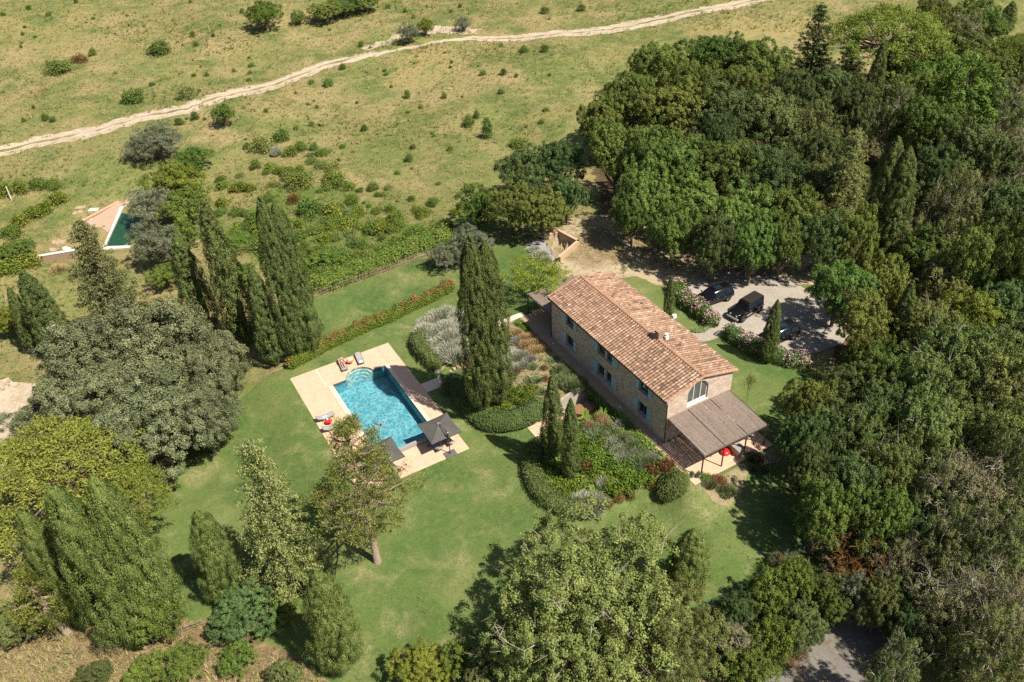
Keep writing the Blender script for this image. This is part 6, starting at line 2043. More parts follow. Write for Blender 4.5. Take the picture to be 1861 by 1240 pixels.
scatter("slope_grass", [px((-40, 1140), (100, 1125), (330, 1130), (400, 1145), (520, 1195), (600, 1250), (-40, 1290))], 5200, .26, L_meadow, "dry grass on the slope along the bottom left", 24, 5, .8, .08, tintf=lambda x, y: .75 + 0 * x)
scatter("scrub_undergrowth", [px((1240, 1135), (1330, 1095), (1440, 1020), (1500, 1000), (1500, 1150), (1420, 1230), (1150, 1260))], 6500, .28, L_dark, "low undergrowth under the bushes left of the road", 26, 5, .8, .09, cat="undergrowth")
scatter("forest_undergrowth", [px((1540, 700), (1500, 900), (1520, 990), (1650, 1130), (1861, 1180), (1900, 600), (1900, 100), (1700, 30), (1560, 200), (1560, 420), (1620, 560))], 20000, .42, L_dark, "dark undergrowth on the shaded forest floor", 27, 5, .8, .09, cat="undergrowth")


scatter("lawn_clover", [lawn_poly], 15000, .075, L_hedge, "small clover and weed tufts in the mown lawn", 28, 4, 1.1, .22, ok=lambda x, y: (mnoise(x * 1.7, y * 1.7) > .42) & (ground(x, y) < -.5) & ~((to_uv(x, y)[0] > 11.8) & (to_uv(x, y)[0] < 33) & (to_uv(x, y)[1] > -27.2) & (to_uv(x, y)[1] < -12)), tintf=lambda x, y: .35 + .3 * mnoise(x * 3, y * 3))
# ------------------------------------------------------------------ fences
def stake_fence(name, pts, h, step, mat, label, rail=True, r0=.022, jit=.06):
    ox, oy = pts[0]
    oz = float(ground(ox, oy))
    rs_ = random.Random(len(label))
    A = np.array(pts)
    seg = np.hypot(*(A[1:] - A[:-1]).T)
    cum = np.concatenate([[0], np.cumsum(seg)])
    mb = MB()
    s = 0
    while s < cum[-1]:
        x, y = np.interp(s, cum, A[:, 0]), np.interp(s, cum, A[:, 1])
        z = float(ground(x, y))
        hh = h * rs_.uniform(.8, 1.1)
        mb.tube([(x - ox, y - oy, z - oz - .2), (x - ox + rs_.gauss(0, jit), y - oy + rs_.gauss(0, jit), z - oz + hh)], r0, 4, rs_.random())
        s += step * rs_.uniform(.8, 1.2)
    o = mb.build(name, mat, None, (ox, oy, oz), 0, label=label, category="fence")
    if rail:
        rl = MB()
        for k in (.35, .75):
            rl.tube([(x - ox, y - oy, float(ground(x, y)) - oz + h * k) for x, y in pts], .028, 5, .3)
        rl.build("rail", mat, o)
    return o


M_stake = tinted("split_chestnut_stakes", [(0, (.22, .16, .11)), (1, (.48, .38, .27))], .9, 6)
stake_fence("stake_fence", px((185, 1186), (225, 1176), (268, 1166), (300, 1158)), 1.1, .16, M_stake, "split stake fence under the four broad cypresses")
stake_fence("stake_fence", px((312, 1158), (340, 1148), (372, 1136)), 1.0, .16, M_stake, "short split stake fence right of the ivy-green bush")
stake_fence("reed_fence", px((566, 545), (600, 531), (640, 516), (700, 495), (762, 471), (800, 461)), 1.1, .14, M_stake, "low reed fence along the back of the upper lawn", r0=.02)

netpts = px((1238, 1131), (1290, 1108), (1332, 1088), (1385, 1052), (1438, 1016), (1478, 992))
ox, oy = netpts[0]
oz = float(ground(ox, oy))
nf = empty("net_fence", (ox, oy, oz), 0, label="green plastic net fence along the lower edge of the lawn", category="fence")
m_net, nt_, b_ = nodes("green_plastic_net")
b_.inputs["Base Color"].default_value = (.06, .17, .11, 1)
tr_ = N(nt_, "ShaderNodeBsdfTransparent")
mx_ = N(nt_, "ShaderNodeMixShader", i_0=.42)
nt_.links.new(tr_.outputs[0], mx_.inputs[1]); nt_.links.new(b_.outputs[0], mx_.inputs[2])
nt_.links.new(mx_.outputs[0], nt_.nodes["Material Output"].inputs[0])
mb = MB()
for (a, b) in zip(netpts[:-1], netpts[1:]):
    za, zb_ = float(ground(*a)) - oz, float(ground(*b)) - oz
    mb.add([(a[0] - ox, a[1] - oy, za + .02), (b[0] - ox, b[1] - oy, zb_ + .02), (b[0] - ox, b[1] - oy, zb_ + 1.25), (a[0] - ox, a[1] - oy, za + 1.25)], [(0, 1, 2, 3)])
mb.build("net", m_net, nf)
for a in netpts:
    za = float(ground(*a)) - oz
    MB().tube([(a[0] - ox, a[1] - oy, za - .3), (a[0] - ox, a[1] - oy, za + 1.4)], .035, 6).build("post", M_steel, nf)

# wooden post with wire at the left edge
x, y, z = at(22, 366)
wp = empty("net_post", (x, y, z), 0, label="leaning pale post holding a cord at the left edge among the shrub rows", category="post")
MB().tube([(0, 0, -.2), (-.5, .9, 2.2)], .09, 8).build("pole", plain("bleached_pole", (.55, .5, .43), None, 4, .8), wp)
cl = at(-20, 353)
MB().tube([(-.5, .9, 2.2), (cl[0] - x - 1.5, cl[1] - y + 1.5, 2.0)], .025, 5).build("cord", M_steel, wp)

# ------------------------------------------------------------------ old pool
M_brickpave = pavers("old_brick_paving", (.46, .31, .22), (.53, .38, .28), (.45, .33, .24), (.35, .26, .19), .3, .15)
M_oldwhite = plain("white_stone_rim", (.68, .66, .60), (.58, .55, .48), 2, .7)
M_green = plain("green_pond_water", (.022, .075, .036), (.016, .058, .028), .5, .18, .25)
Z0 = float(ground(*at(215, 415)[:2]))
wpoly = [at_z(*p, Z0 + .2) for p in ((192, 450), (224, 380), (246, 366), (304, 352), (312, 446))]
cw_ = np.mean(np.array(wpoly), 0)
def grow(P_, d): return [tuple(np.array(p) + (np.array(p) - cw_) / np.hypot(*(np.array(p) - cw_)) * d) for p in P_]
def ring_prism(name, outer, inner, z0, z1, mat, **kw):
    ox, oy = outer[0]
    n = len(outer)
    vs = [(p[0] - ox, p[1] - oy, z) for z in (z0, z1) for p in outer] + [(p[0] - ox, p[1] - oy, z) for z in (z0, z1) for p in inner]
    fs = []
    for i in range(n):
        j = (i + 1) % n
        fs += [(i, j, n + j, n + i), (2 * n + i, 3 * n + i, 3 * n + j, 2 * n + j), (n + i, n + j, 3 * n + j, 3 * n + i), (i, 2 * n + i, 2 * n + j, j)]
    return MB().add(vs, fs).build(name, mat, None, (ox, oy, 0), 0, **kw)
ring_prism("old_pool_kerb", grow(wpoly, .75), wpoly, Z0 - .6, Z0 + .42, M_oldwhite, label="broad white rim of the old green pool under the willows", category="pool kerb")
ring_prism("old_pool_brick_base", grow(wpoly, 1.0), grow(wpoly, .76), Z0 - .8, Z0 + .30, M_brick, label="low brick base wall round the old green pool", category="wall")
ox, oy = wpoly[0]
MB().add([(p[0] - ox, p[1] - oy, 0) for p in grow(wpoly, .02)], [tuple(range(5))]).build("old_pool_floor", plain("algae_green_floor", (.030, .075, .036), (.02, .052, .03), .4, .9), None, (ox, oy, Z0 + .02), 0, kind='structure')
MB().add([(p[0] - ox, p[1] - oy, 0) for p in grow(wpoly, .02)], [tuple(range(5))]).build("old_pool_water", M_green, None, (ox, oy, Z0 + .22), 0, kind='structure')
drape("old_brick_terrace", px((156, 403), (175, 391), (208, 372), (250, 356), (300, 344), (305, 352), (246, 364), (222, 376), (196, 424), (184, 414), (170, 414)), M_brickpave, .07)
def low_wall(name, p, q, h, t, mat, capmat, label):
    (x, y, z), (x2, y2, z2) = at(*p), at(*q)
    L_ = math.hypot(x2 - x, y2 - y)
    o = MB().box((0, -t / 2, -.4), (L_, t / 2, h)).build(name, mat, None, (x, y, z), math.atan2(y2 - y, x2 - x), label=label, category="wall")
    MB().cham((-.03, -t / 2 - .05, h + .002), (L_ + .03, t / 2 + .05, h + .09), .015).build("coping", capmat, o)
    return o
low_wall("brick_wall", (62, 478), (142, 470), .95, .4, M_brick, M_oldwhite, "long low brick wall with white coping left of the brown-green conifer")
low_wall("brick_wall", (152, 405), (216, 366), .35, .35, M_brick, M_capstone, "low brick edge along the old pool terrace")
for (a, b, m_) in ((170, 381, 0), (158, 399, 0), (146, 377, 1), (141, 386, 1), (120, 452, 0), (96, 454, 1), (100, 441, 1), (110, 439, 1)):
    x, y, z = at(a, b)
    MB().cham((-.75, -.45, -.1), (.75, .45, .05), .03).build("stepping_slab", M_oldwhite if m_ == 0 else M_brickpave, None, (x, y, z), _pr.uniform(-.5, .5),
        label="pale square slab set in the grass beside the old pool" if m_ == 0 else "reddish brick slab set in the grass beside the old pool", category="paving slab", group="pale slabs by the old pool" if m_ == 0 else "brick slabs by the old pool")

# ------------------------------------------------------------------ poolside furniture
M_sling = plain("grey_lounger_fabric", (.36, .35, .33), (.30, .29, .275), 8, .8, .2)
M_lframe = plain("dark_lounger_frame", (.11, .105, .10), None, 8, .5, .4)
M_canopy = plain("charcoal_canvas", (.105, .098, .09), (.085, .08, .074), 3, .85, .2)
M_red = plain("glossy_red", (.62, .02, .02), (.52, .015, .02), 3, .35, .5)
M_orange = plain("orange_plastic", (.75, .22, .05), (.65, .17, .04), 3, .4, .5)
M_towel = plain("white_towel", (.72, .72, .70), (.62, .62, .6), 6, .95, .1)
M_bluetowel = plain("pale_blue_towel", (.42, .58, .66), (.36, .5, .6), 6, .95, .1)
M_dgrey = plain("dark_grey_plate", (.13, .13, .128), (.10, .10, .1), 4, .6, .3)


def lounger(foot, head, z, label, fold=.45):
    (fx, fy), (hx, hy) = at_z(*foot, z + .35), at_z(*head, z + .6)
    rz = math.atan2(hy - fy, hx - fx)
    root = empty("sun_lounger", (fx, fy, z), rz, label=label, category="sun lounger", group="grey sun loungers round the pool")
    a = fold
    n = 14
    prof = [(0, .36), (.25, .33), (.6, .30), (1.0, .31), (1.3, .34)]
    prof += [(1.3 + .7 * math.cos(a) * t, .34 + .7 * math.sin(a) * t) for t in (.25, .5, .75, 1.0)]
    sl_ = MB()
    vs = [(x, y, zz) for x, zz in prof for y in (-.31, .31)] + [(x, y, zz - .045) for x, zz in prof for y in (-.31, .31)]
    m_ = len(prof)
    fs = []
    for i in range(m_ - 1):
        p = 2 * i
        q = 2 * m_ + p
        fs += [(p, p + 2, p + 3, p + 1), (q, q + 1, q + 3, q + 2), (p, q, q + 2, p + 2), (p + 1, p + 3, q + 3, q + 1)]
    e = 2 * m_ - 2
    fs += [(0, 1, 2 * m_ + 1, 2 * m_), (e, 2 * m_ + e, 2 * m_ + e + 1, e + 1)]
    sl_.add(vs, fs).build("sling", M_sling, root)
    fr = MB()
    for y in (-.34, .34):
        fr.tube([(x, y, zz - .02) for x, zz in prof], .025, 6)
    fr.tube([(0, -.34, .34), (0, .34, .34)], .025, 6)
    fr.build("frame", M_lframe, root)
    for x in (.2, 1.35):
        for y in (-.33, .33):
            MB().tube([(x, y, .31), (x + (.06 if x > 1 else -.06), y, 0)], .024, 6).build("leg", M_lframe, root)
    hr = MB().cham((1.3 + .55 * math.cos(a), -.24, .34 + .55 * math.sin(a) + .01), (1.3 + .72 * math.cos(a), .24, .34 + .62 * math.sin(a) + .09), .03)
    hr.build("headrest", M_sling, root)
    return root


DZ2 = DZ - .40
L1 = lounger((627, 672), (617, 648), DZ, "grey sun lounger carrying the sunbathing person at the pool's far end")
L2 = lounger((657, 660), (647, 635), DZ, "empty grey sun lounger right of the orange table at the pool's far end", .12)
L3 = lounger((606, 750), (579, 759), DZ, "grey sun lounger with pale blue towel left of the red table", .5)
L4 = lounger((618, 769), (592, 777), DZ, "grey sun lounger partly under the tall pine's branches beside the red table", .5)
L5 = lounger((784, 800), (803, 818), DZ2, "left grey sun lounger in the shade of the right charcoal parasol", .5)
L6 = lounger((805, 790), (825, 808), DZ2, "right grey sun lounger in the shade of the right charcoal parasol", .5)
MB().cham((.75, -.2, .325), (1.25, .16, .35), .01).build("towel", M_bluetowel, None, L3.location, L3.rotation_euler[2], label="pale blue towel spread on the lounger beside the red table", category="towel")
MB().cham((.08, -.2, .375), (.42, .2, .42), .02).build("folded_towel", M_towel, None, L2.location, L2.rotation_euler[2], label="folded white towel at the foot of the empty lounger", category="towel")


def round_table(px_, z, top, label, name="side_table", r=.38, h=.42):
    x, y = at_z(*px_, z + h)
    root = empty(name, (x, y, z), 0, label=label, category="table")
    MB().lathe([(r * .96, h - .04), (r, h - .03), (r, h - .005), (r * .96, h)], 24).build("table_top", top, root)
    MB().lathe([(.2, 0), (.2, .02), (.04, .04), (.035, h - .05), (.1, h - .041)], 16).build("pedestal", top, root)
    return root
t1 = round_table((597, 765), DZ, M_red, "round red side table between two loungers on the left deck")
x, y = at_z(595, 763, DZ + .45)
MB().lathe([(.09, 0), (.11, .05), (.12, .14), (.10, .15)], 12).build("white_bowl", M_white, None, (x, y, DZ + .421), 0, label="small white bowl on the round red table", category="bowl")
t2 = round_table((636, 655), DZ, M_orange, "round orange side table between the two far loungers", r=.42)
x, y = at_z(636.5, 653.5, DZ + .45)
MB().cham((-.26, -.2, 0), (.24, .2, .09), .03).build("folded_towel", M_towel, None, (x, y, DZ + .421), .4, label="white towel lying on the round orange table", category="towel")


def umbrella(uc, vc, base_u, base_v, z, label):
    x, y = site(base_u, base_v)
    root = empty("parasol", (x, y, z), SITE_ROT, label=label, category="parasol", group="charcoal cantilever parasols at the near end of the pool")
    cx, cy = vc - base_v, uc - base_u
    hz, ez, w = 2.88, 2.32, 1.68
    cn = MB()
    k = 6
    corners = [(-w, -w), (w, -w), (w, w), (-w, w)]
    for i in range(4):
        a, b = corners[i], corners[(i + 1) % 4]
        grid = []
        for j in range(k + 1):
            t = j / k
            row = []
            for q in range(k + 1):
                s = q / k
                ex, ey = a[0] + (b[0] - a[0]) * s, a[1] + (b[1] - a[1]) * s
                sag = -.07 * math.sin(math.pi * s) * t
                bow = 1 - .05 * math.sin(math.pi * s) * t
                row.append((cx + ex * t * bow, cy + ey * t * bow, hz + (ez - hz) * t + sag))
            grid.append(row)
        b0 = len(cn.v)
        vs = [p for row in grid for p in row]
        fs = [(r * (k + 1) + c, (r + 1) * (k + 1) + c, (r + 1) * (k + 1) + c + 1, r * (k + 1) + c + 1) for r in range(k) for c in range(k)]
        cn.add(vs, fs)
        e1, e2 = grid[-1][0], grid[-1][-1]
        for q in range(k):
            p0, p1 = grid[-1][q], grid[-1][q + 1]
            cn.add([p0, p1, (p1[0], p1[1], p1[2] - .10), (p0[0], p0[1], p0[2] - .10)], [(0, 1, 2, 3)])
    cn.build("canopy", M_canopy, root)
    rb = MB()
    for c in corners: rb.tube([(cx, cy, hz - .03), (cx + c[0], cy + c[1], ez - .02)], .018, 5)
    rb.build("ribs", M_steel, root)
    MB().lathe([(.02, .1), (.16, .07), (.17, .02), (.1, -.02)][::-1], 16, (cx, cy, hz)).build("hub", M_grey, root)
    MB().tube([(0, 0, .08), (0, 0, 2.95)], .055, 8).build("mast", M_steel, root)
    ar = MB().tube([(0, 0, 2.0), (cx * .25, cy * .25 , 2.95), (cx, cy, hz + .12)], .04, 6)
    ar.tube([(0, 0, 2.9), (cx * .25, cy * .25, 2.95)], .03, 6)
    ar.build("arm", M_steel, root)
    MB().cham((-.62, -.42, 0), (.62, .42, .09), .03).build("base_plate", M_dgrey, root)
    MB().lathe([(.05, 0), (.06, .03), (.02, .07)], 10, (0, 0, 2.95)).build("cap", M_white, root)
    return root
umbrella(14.25, -17.0, 12.55, -16.85, DZ2, "big square charcoal parasol fully in view over two loungers")
umbrella(14.15, -23.25, 12.45, -23.1, DZ2, "big square charcoal parasol half hidden behind the tall pine")
lounger_px = ((712, 842), (728, 857))
L7 = lounger((700, 838), (722, 852), DZ2, "grey sun lounger under the parasol that the tall pine hides", .5)

# white post lamp by the steps, white ring on the lower lawn
x, y, z = at(798, 690)
pl_ = empty("stone_bollard", (x, y, z), 0, label="small pale stone bollard at the foot of the brick garden steps", category="bollard")
MB().cham((-.16, -.16, 0), (.16, .16, .95), .03).build("shaft", M_oldwhite, pl_)
MB().lathe([(.12, .951), (.22, 1.0), (.24, 1.12), (.15, 1.25), (.03, 1.3)], 14).build("cap", M_oldwhite, pl_)
x, y, z = at(452, 812)
mb = MB()
mb.tube([(-.6 + .62 * (1 - math.cos(t)), .50 * math.sin(t), .16 + .14 * math.sin(t * .5)) for t in np.linspace(.2, math.pi * 1.25, 22)], .11, 10)
mb.build("lawn_sculpture", M_grey, None, (x, y, z), .6, smooth_=True, label="pale curved stone seat on the lower lawn left of the pool", category="sculpture")
x, y = at_z(809, 797, DZ)
MB().lathe([(.10, 0), (.13, .03), (.13, .16), (.08, .22), (.02, .24)], 12).build("pool_skimmer_float", M_dgrey, None, (x, y, wl - .05), 0, label="small black float at the pool's grey end wall", category="float")

# courtyard table and chairs
M_rust = plain("rusty_metal", (.27, .15, .075), (.2, .11, .06), 3, .8, .3)
M_mint = plain("pale_green_metal", (.45, .58, .44), (.4, .52, .4), 4, .5, .4)
tx, ty = site(9.9, -2.9)
tb = empty("garden_table", (tx, ty, -2.36), 0, label="round rusty garden table in the sunken courtyard", category="table")
MB().lathe([(.78, .70), (.80, .71), (.80, .735), (.78, .74)], 28).build("table_top", M_rust, tb)
for k in range(3):
    a = k * 2.094
    MB().tube([(.12 * math.cos(a), .12 * math.sin(a), .7), (.5 * math.cos(a), .5 * math.sin(a), 0)], .025, 6).build("leg", M_rust, tb)
for k, (u_, v_, lab) in enumerate(((11.0, -3.2, "pale green garden chair against the concrete wall of the courtyard"), (9.6, -4.3, "pale green garden chair at the open side of the courtyard table"), (8.7, -2.6, "pale green garden chair on the planted side of the courtyard table"), (10.6, -4.2, "pale green garden chair nearest the slim cypresses"))):
    x, y = site(u_, v_)
    ch_ = empty("garden_chair", (x, y, -2.36), math.atan2(ty - y, tx - x), label=lab, category="chair", group="pale green courtyard chairs")
    MB().cham((-.24, -.23, .43), (.22, .23, .46), .02).build("seat", M_mint, ch_)
    bk = MB()
    pts_ = [(-.26 - .06 * math.sin(math.pi * t), -.23 + .46 * t, .62 + .24 * math.sin(math.pi * t)) for t in np.linspace(0, 1, 9)]
    bk.tube(pts_, .02, 6)
    for t in range(4): bk.box((-.275, -.18 + .1 * t, .46), (-.255, -.12 + .1 * t, .78))
    bk.build("backrest", M_mint, ch_)
    for a_, b_ in ((-.22, -.2), (-.22, .2), (.2, -.2), (.2, .2)):
        MB().tube([(a_, b_, .43), (a_ * 1.1, b_ * 1.1, 0)], .016, 6).build("leg", M_mint, ch_)

# under the near pergola
M_beige = plain("beige_masonry", (.46, .37, .26), (.4, .32, .22), 3, .85, .2)
x, y = at_z(1336, 822, .03)
kb = empty("outdoor_kitchen", (x, y, .03), SITE_ROT, label="beige masonry barbecue block with grey top under the near pergola", category="barbecue")
MB().cham((-.35, -.75, 0), (.45, .95, .86), .02).build("block", M_beige, kb)
tp = MB().cham((-.4, -.8, .862), (.5, .15, .92), .012).build("worktop", M_grey, kb)
MB().cham((-.3, .25, .862), (.4, .85, .98), .03).build("grill_lid", plain("brushed_steel", (.5, .5, .5), (.42, .42, .42), 5, .35, .5, metal=.8), kb)
x, y = at_z(1317, 824, .03)
MB().lathe([(.30, 0), (.46, .06), (.50, .2), (.44, .34), (.26, .42), (.02, .44)], 18).build("red_pouf", M_red, None, (x, y, .03), 0, smooth_=True, label="bright red round pouf beside the barbecue under the near pergola", category="pouf")
x, y = site(-3.4, 3.6)
dt = empty("dining_table", (x, y, .03), SITE_ROT, label="long table with orange-red cover in the shade under the near pergola", category="table")
MB().cham((-1.1, -.45, .70), (1.1, .45, .75), .015).build("table_top", plain("orange_red_cover", (.60, .17, .07), (.52, .13, .06), 4, .7), dt)
for a_, b_ in ((-1.0, -.36), (1.0, -.36), (-1.0, .36), (1.0, .36)): MB().tube([(a_, b_, .7), (a_, b_, 0)], .035, 6).build("leg", M_steel, dt)
for (a, b, lab) in ((1257, 868, "left small leafy plant in a grey pot beside the pergola corner post"), (1269, 868, "right small leafy plant in a grey pot at the foot of the pergola corner post")):
    x, y = at_z(a, b, .03)
    pt_ = empty("potted_plant", (x, y, .03), 0, label=lab, category="potted plant")
    MB().lathe([(.14, 0), (.17, .02), (.22, .38), (.24, .40), (.20, .40), (.18, .33)], 16).build("pot", M_grey, pt_)
    lf = link("foliage", PROTO['bush'][0][2], pt_, (0, 0, .34))
    lf.scale = (.30, .30, .34)
x, y, z = at(1225, 578)
MB().cham((-.25, -.2, 0), (.25, .2, .45), .03).build("utility_box", M_white, None, (x, y, z), .4, label="small white box on the grass beside the slim cypress behind the villa", category="box")
# ------------------------------------------------------------------ cars
M_paint = plain("black_car_paint", (.006, .006, .007), (.005, .005, .006), 3, .2, .45, coat=.25)
M_trim = plain("black_plastic_trim", (.03, .03, .03), (.022, .022, .022), 8, .6, .3)
M_cglass = plain("tinted_car_glass", (.018, .028, .038), (.012, .02, .03), 2, .06, .55)
M_tyre = plain("tyre_rubber", (.022, .021, .020), None, 8, .85, .2)
M_rim = plain("alloy_rim", (.34, .34, .35), (.25, .25, .26), 8, .35, .5, metal=.6)
M_chrome = plain("bumper_metal", (.42, .42, .41), (.34, .34, .33), 6, .35, .5, metal=.5)
M_lamp = plain("headlamp_lens", (.70, .72, .74), None, 6, .1, .7)
M_tail = plain("tail_lamp_lens", (.35, .015, .012), None, 6, .2, .6)
M_soft = plain("black_soft_top", (.030, .027, .022), (.022, .02, .017), 6, .85, .15)


def car(pf, pr, label, boxy=False):
    """front and rear ends seen at two photo pixels; local +x is forward"""
    (fx, fy), (bx, by) = at_z(*pf, .7), at_z(*pr, .7)
    cx, cy = (fx + bx) / 2, (fy + by) / 2
    rz = math.atan2(fy - by, fx - bx)
    root = empty("parked_car", (cx, cy, .06 + float(ground(cx, cy))), rz, label=label, category="car", group="black cars in the gravel car park")
    # stations: x, half width at sill, at shoulder, shoulder height, roof height (None = no cabin), roof half width, bottom
    if boxy:
        S = [(-2.30, .70, .72, .98, None, 0, .62), (-2.26, .78, .80, 1.08, 1.74, .68, .55), (-2.0, .80, .82, 1.10, 1.83, .70, .50), (-1.0, .80, .82, 1.10, 1.86, .72, .45), (.1, .80, .82, 1.10, 1.85, .72, .45),
             (.42, .80, .82, 1.10, 1.80, .71, .45), (.78, .79, .81, 1.09, None, 0, .46), (1.5, .70, .74, 1.08, None, 0, .52), (2.0, .64, .68, 1.04, None, 0, .56), (2.1, .60, .64, .98, None, 0, .60)]
        wb, wr, ww, ty = (-1.45, 1.42), .42, .28, .84
    else:
        S = [(-2.42, .78, .80, .80, None, 0, .50), (-2.34, .88, .90, .98, 1.30, .64, .40), (-2.05, .93, .96, 1.04, 1.68, .68, .34), (-1.0, .95, .98, 1.03, 1.77, .70, .30), (-.1, .95, .98, 1.01, 1.76, .69, .30),
             (.35, .95, .97, 1.00, 1.68, .67, .30), (1.12, .95, .97, .99, None, 0, .30), (1.7, .93, .95, .96, None, 0, .34), (2.15, .86, .88, .88, None, 0, .36), (2.38, .70, .72, .76, None, 0, .42)]
        wb, wr, ww, ty = (-1.46, 1.48), .38, .27, .86
    rings, info = [], []
    for (x, ws, wh, zs, zr, wroof, zb_) in S:
        half = [(ws * .86, zb_), (ws, zb_ + .16), (wh, (zb_ + zs) * .55), (wh * .985, zs - .03), (wh * .94, zs + .01)]
        if zr is None: half += [(wh * .80, zs + .035), (wh * .45, zs + .06), (wh * .2, zs + .07)]
        else: half += [(wroof + .03, zr - .06), (wroof - .05, zr), (wroof * .3, zr + .03)]
        rings.append([(x, y, z) for y, z in half] + [(x, -y, z) for y, z in reversed(half)])
    n = len(rings[0])
    bd = MB()
    bd.v = [p for r_ in rings for p in r_]
    for i in range(len(rings) - 1):
        for k in range(n):
            k2 = (k + 1) % n
            bd.f.append((i * n + k, i * n + k2, (i + 1) * n + k2, (i + 1) * n + k)); bd.t.append(.5)
    bd.f += [tuple(range(n))[::-1], tuple((len(rings) - 1) * n + k for k in range(n))]
    bd.t += [.5, .5]
    me = bd.mesh("body", M_paint)
    bm = bmesh.new(); bm.from_mesh(me)
    bmesh.ops.recalc_face_normals(bm, faces=bm.faces)
    bm.to_mesh(me); bm.free()
    me.polygons.foreach_set("use_smooth", np.ones(len(me.polygons), bool))
    body = link("body", me, root)
    md = body.modifiers.new("edges", 'EDGE_SPLIT'); md.split_angle = math.radians(32)
    # panes laid a few millimetres proud of the cabin
    def pane(pts, nm):
        c = sum((Vector(p) for p in pts), Vector()) / len(pts)
        nrm = (Vector(pts[1]) - Vector(pts[0])).cross(Vector(pts[2]) - Vector(pts[0])).normalized()
        if nrm.dot(c - Vector((c.x * .4 if nm != 'side_window' else c.x, 0, .8))) < 0: nrm = -nrm
        q = [c + (Vector(p) - c) * .90 + nrm * .012 for p in pts]
        b_ = [c + (Vector(p) - c) * .90 - nrm * .02 for p in pts]
        m_ = len(q)
        MB().add([tuple(p) for p in q + b_], [tuple(range(m_)), tuple(range(2 * m_ - 1, m_ - 1, -1))] + [(i, (i + 1) % m_, m_ + (i + 1) % m_, m_ + i) for i in range(m_)]).build(nm, M_cglass, root)
    g = lambda i, k: rings[i][k]
    last, first = 5, 1
    pane([g(last, 5), g(last + 1, 4), g(last + 1, n - 5), g(last, n - 6)], "windscreen")
    if not boxy: pane([g(first, 5), g(first + 1, 5), g(first + 1, n - 6), g(first, n - 6)], "rear_window")
    else: pane([g(1, 4), g(1, 5), g(1, n - 6), g(1, n - 5)], "rear_window")
    for a in (2, 3, 4):
        for sgn in (0, 1):
            kk = (4, 5) if sgn == 0 else (n - 5, n - 6)
            pane([g(a, kk[0]), g(a + 1, kk[0]), g(a + 1, kk[1]), g(a, kk[1])], "side_window")
    for x in wb:
        for s_ in (-1, 1):
            y0_ = s_ * ty
            w = MB()
            prof = [(wr * .62, -ww / 2), (wr * .94, -ww / 2), (wr, -ww * .36), (wr, ww * .36), (wr * .94, ww / 2), (wr * .62, ww / 2)]
            w.lathe(prof, 24)
            wo = w.build("wheel", M_tyre, root, (x, y0_, wr))
            wo.rotation_euler = (math.pi / 2, 0, 0)
            ri = MB()
            ri.lathe([(wr * .62, -ww * .46), (wr * .6, ww * .40), (wr * .1, ww * .44), (.02, ww * .46)], 18)
            for k in range(5):
                a_ = k * 1.2566
                ri.tube([(.05 * math.cos(a_), .05 * math.sin(a_), ww * .46), (wr * .58 * math.cos(a_), wr * .58 * math.sin(a_), ww * .44)], .03, 5)
            r2 = ri.build("rim", M_rim, wo)
            if s_ > 0: r2.rotation_euler = (math.pi, 0, 0)
            ar = MB()
            pts_ = [(x + (wr + .06) * math.cos(t), y0_ + s_ * (.08 if not boxy else .12), wr + (wr + .06) * math.sin(t)) for t in np.linspace(.05, math.pi - .05, 11)]
            ar.tube(pts_, .045 if not boxy else .085, 6)
            ar.build("wheel_arch", M_trim, root)
    fx_, hw = S[-1][0], S[-1][2]
    for s_ in (-1, 1):
        if boxy: MB().lathe([(.11, -.02), (.12, .02), (.10, .05), (.02, .06)], 16).build("headlight", M_lamp, root, (fx_ + .0, s_ * .42, .86)).rotation_euler = (0, math.pi / 2, 0)
        else: MB().cham((fx_ - .32, -.13, -.05), (fx_ - .09, .15, .06), .03).build("headlight", M_lamp, root, (.12, s_ * .70, .74)).rotation_euler = (0, 0, -s_ * .35)
        MB().cham((-.05, -.08, -.12), (.04, .08, .12), .02).build("tail_light", M_tail, root, (S[0][0] + .02, s_ * .66, .85))
        mi = MB().cham((-.07, -.11, 0), (.05, .11, .15), .03)
        mi.build("wing_mirror", M_paint, root, (S[6][0] - .18, s_ * (S[6][2] + .10), 1.04))
    if boxy:
        MB().cham((fx_ - .02, -.78, .48), (fx_ + .22, .78, .66), .03).build("front_bumper", M_chrome, root)
        MB().cham((S[0][0] - .16, -.78, .48), (S[0][0] + .02, .78, .66), .03).build("rear_bumper", M_trim, root)
        sp_ = MB().lathe([(.02, -.13), (.34, -.13), (.37, -.08), (.37, .08), (.34, .13), (.02, .13)], 22).build("spare_wheel", M_tyre, root, (S[0][0] - .12, 0, 1.05))
        sp_.rotation_euler = (0, math.pi / 2, 0)
        gr = MB()
        for k in range(7): gr.cham((fx_ + .001, -.27 + k * .085, .74), (fx_ + .03, -.225 + k * .085, .97), .01)
        gr.build("grille", M_trim, root)
        MB().cham((-2.24, -.69, 1.83), (.12, .69, 1.895), .03).build("soft_top", M_soft, root)
        for s_ in (-1, 1):
            MB().cham((-.95, -.09, .34), (.85, .09, .40), .02).build("side_step", M_trim, root, (0, s_ * .90, 0))
            MB().cham((fx_ - 1.05, -.13, .84), (fx_ - .02, .13, .90), .03).build("front_wing", M_paint, root, (0, s_ * .80, .03))
    else:
        MB().cham((fx_ - .12, -.66, .42), (fx_ + .06, .66, .60), .03).build("front_bumper", M_trim, root)
        MB().cham((fx_ - .06, -.42, .62), (fx_ + .03, .42, .74), .015).build("grille", M_chrome, root)
        MB().cham((S[0][0] - .05, -.80, .42), (S[0][0] + .1, .80, .62), .03).build("rear_bumper", M_trim, root)
        rr_ = MB()
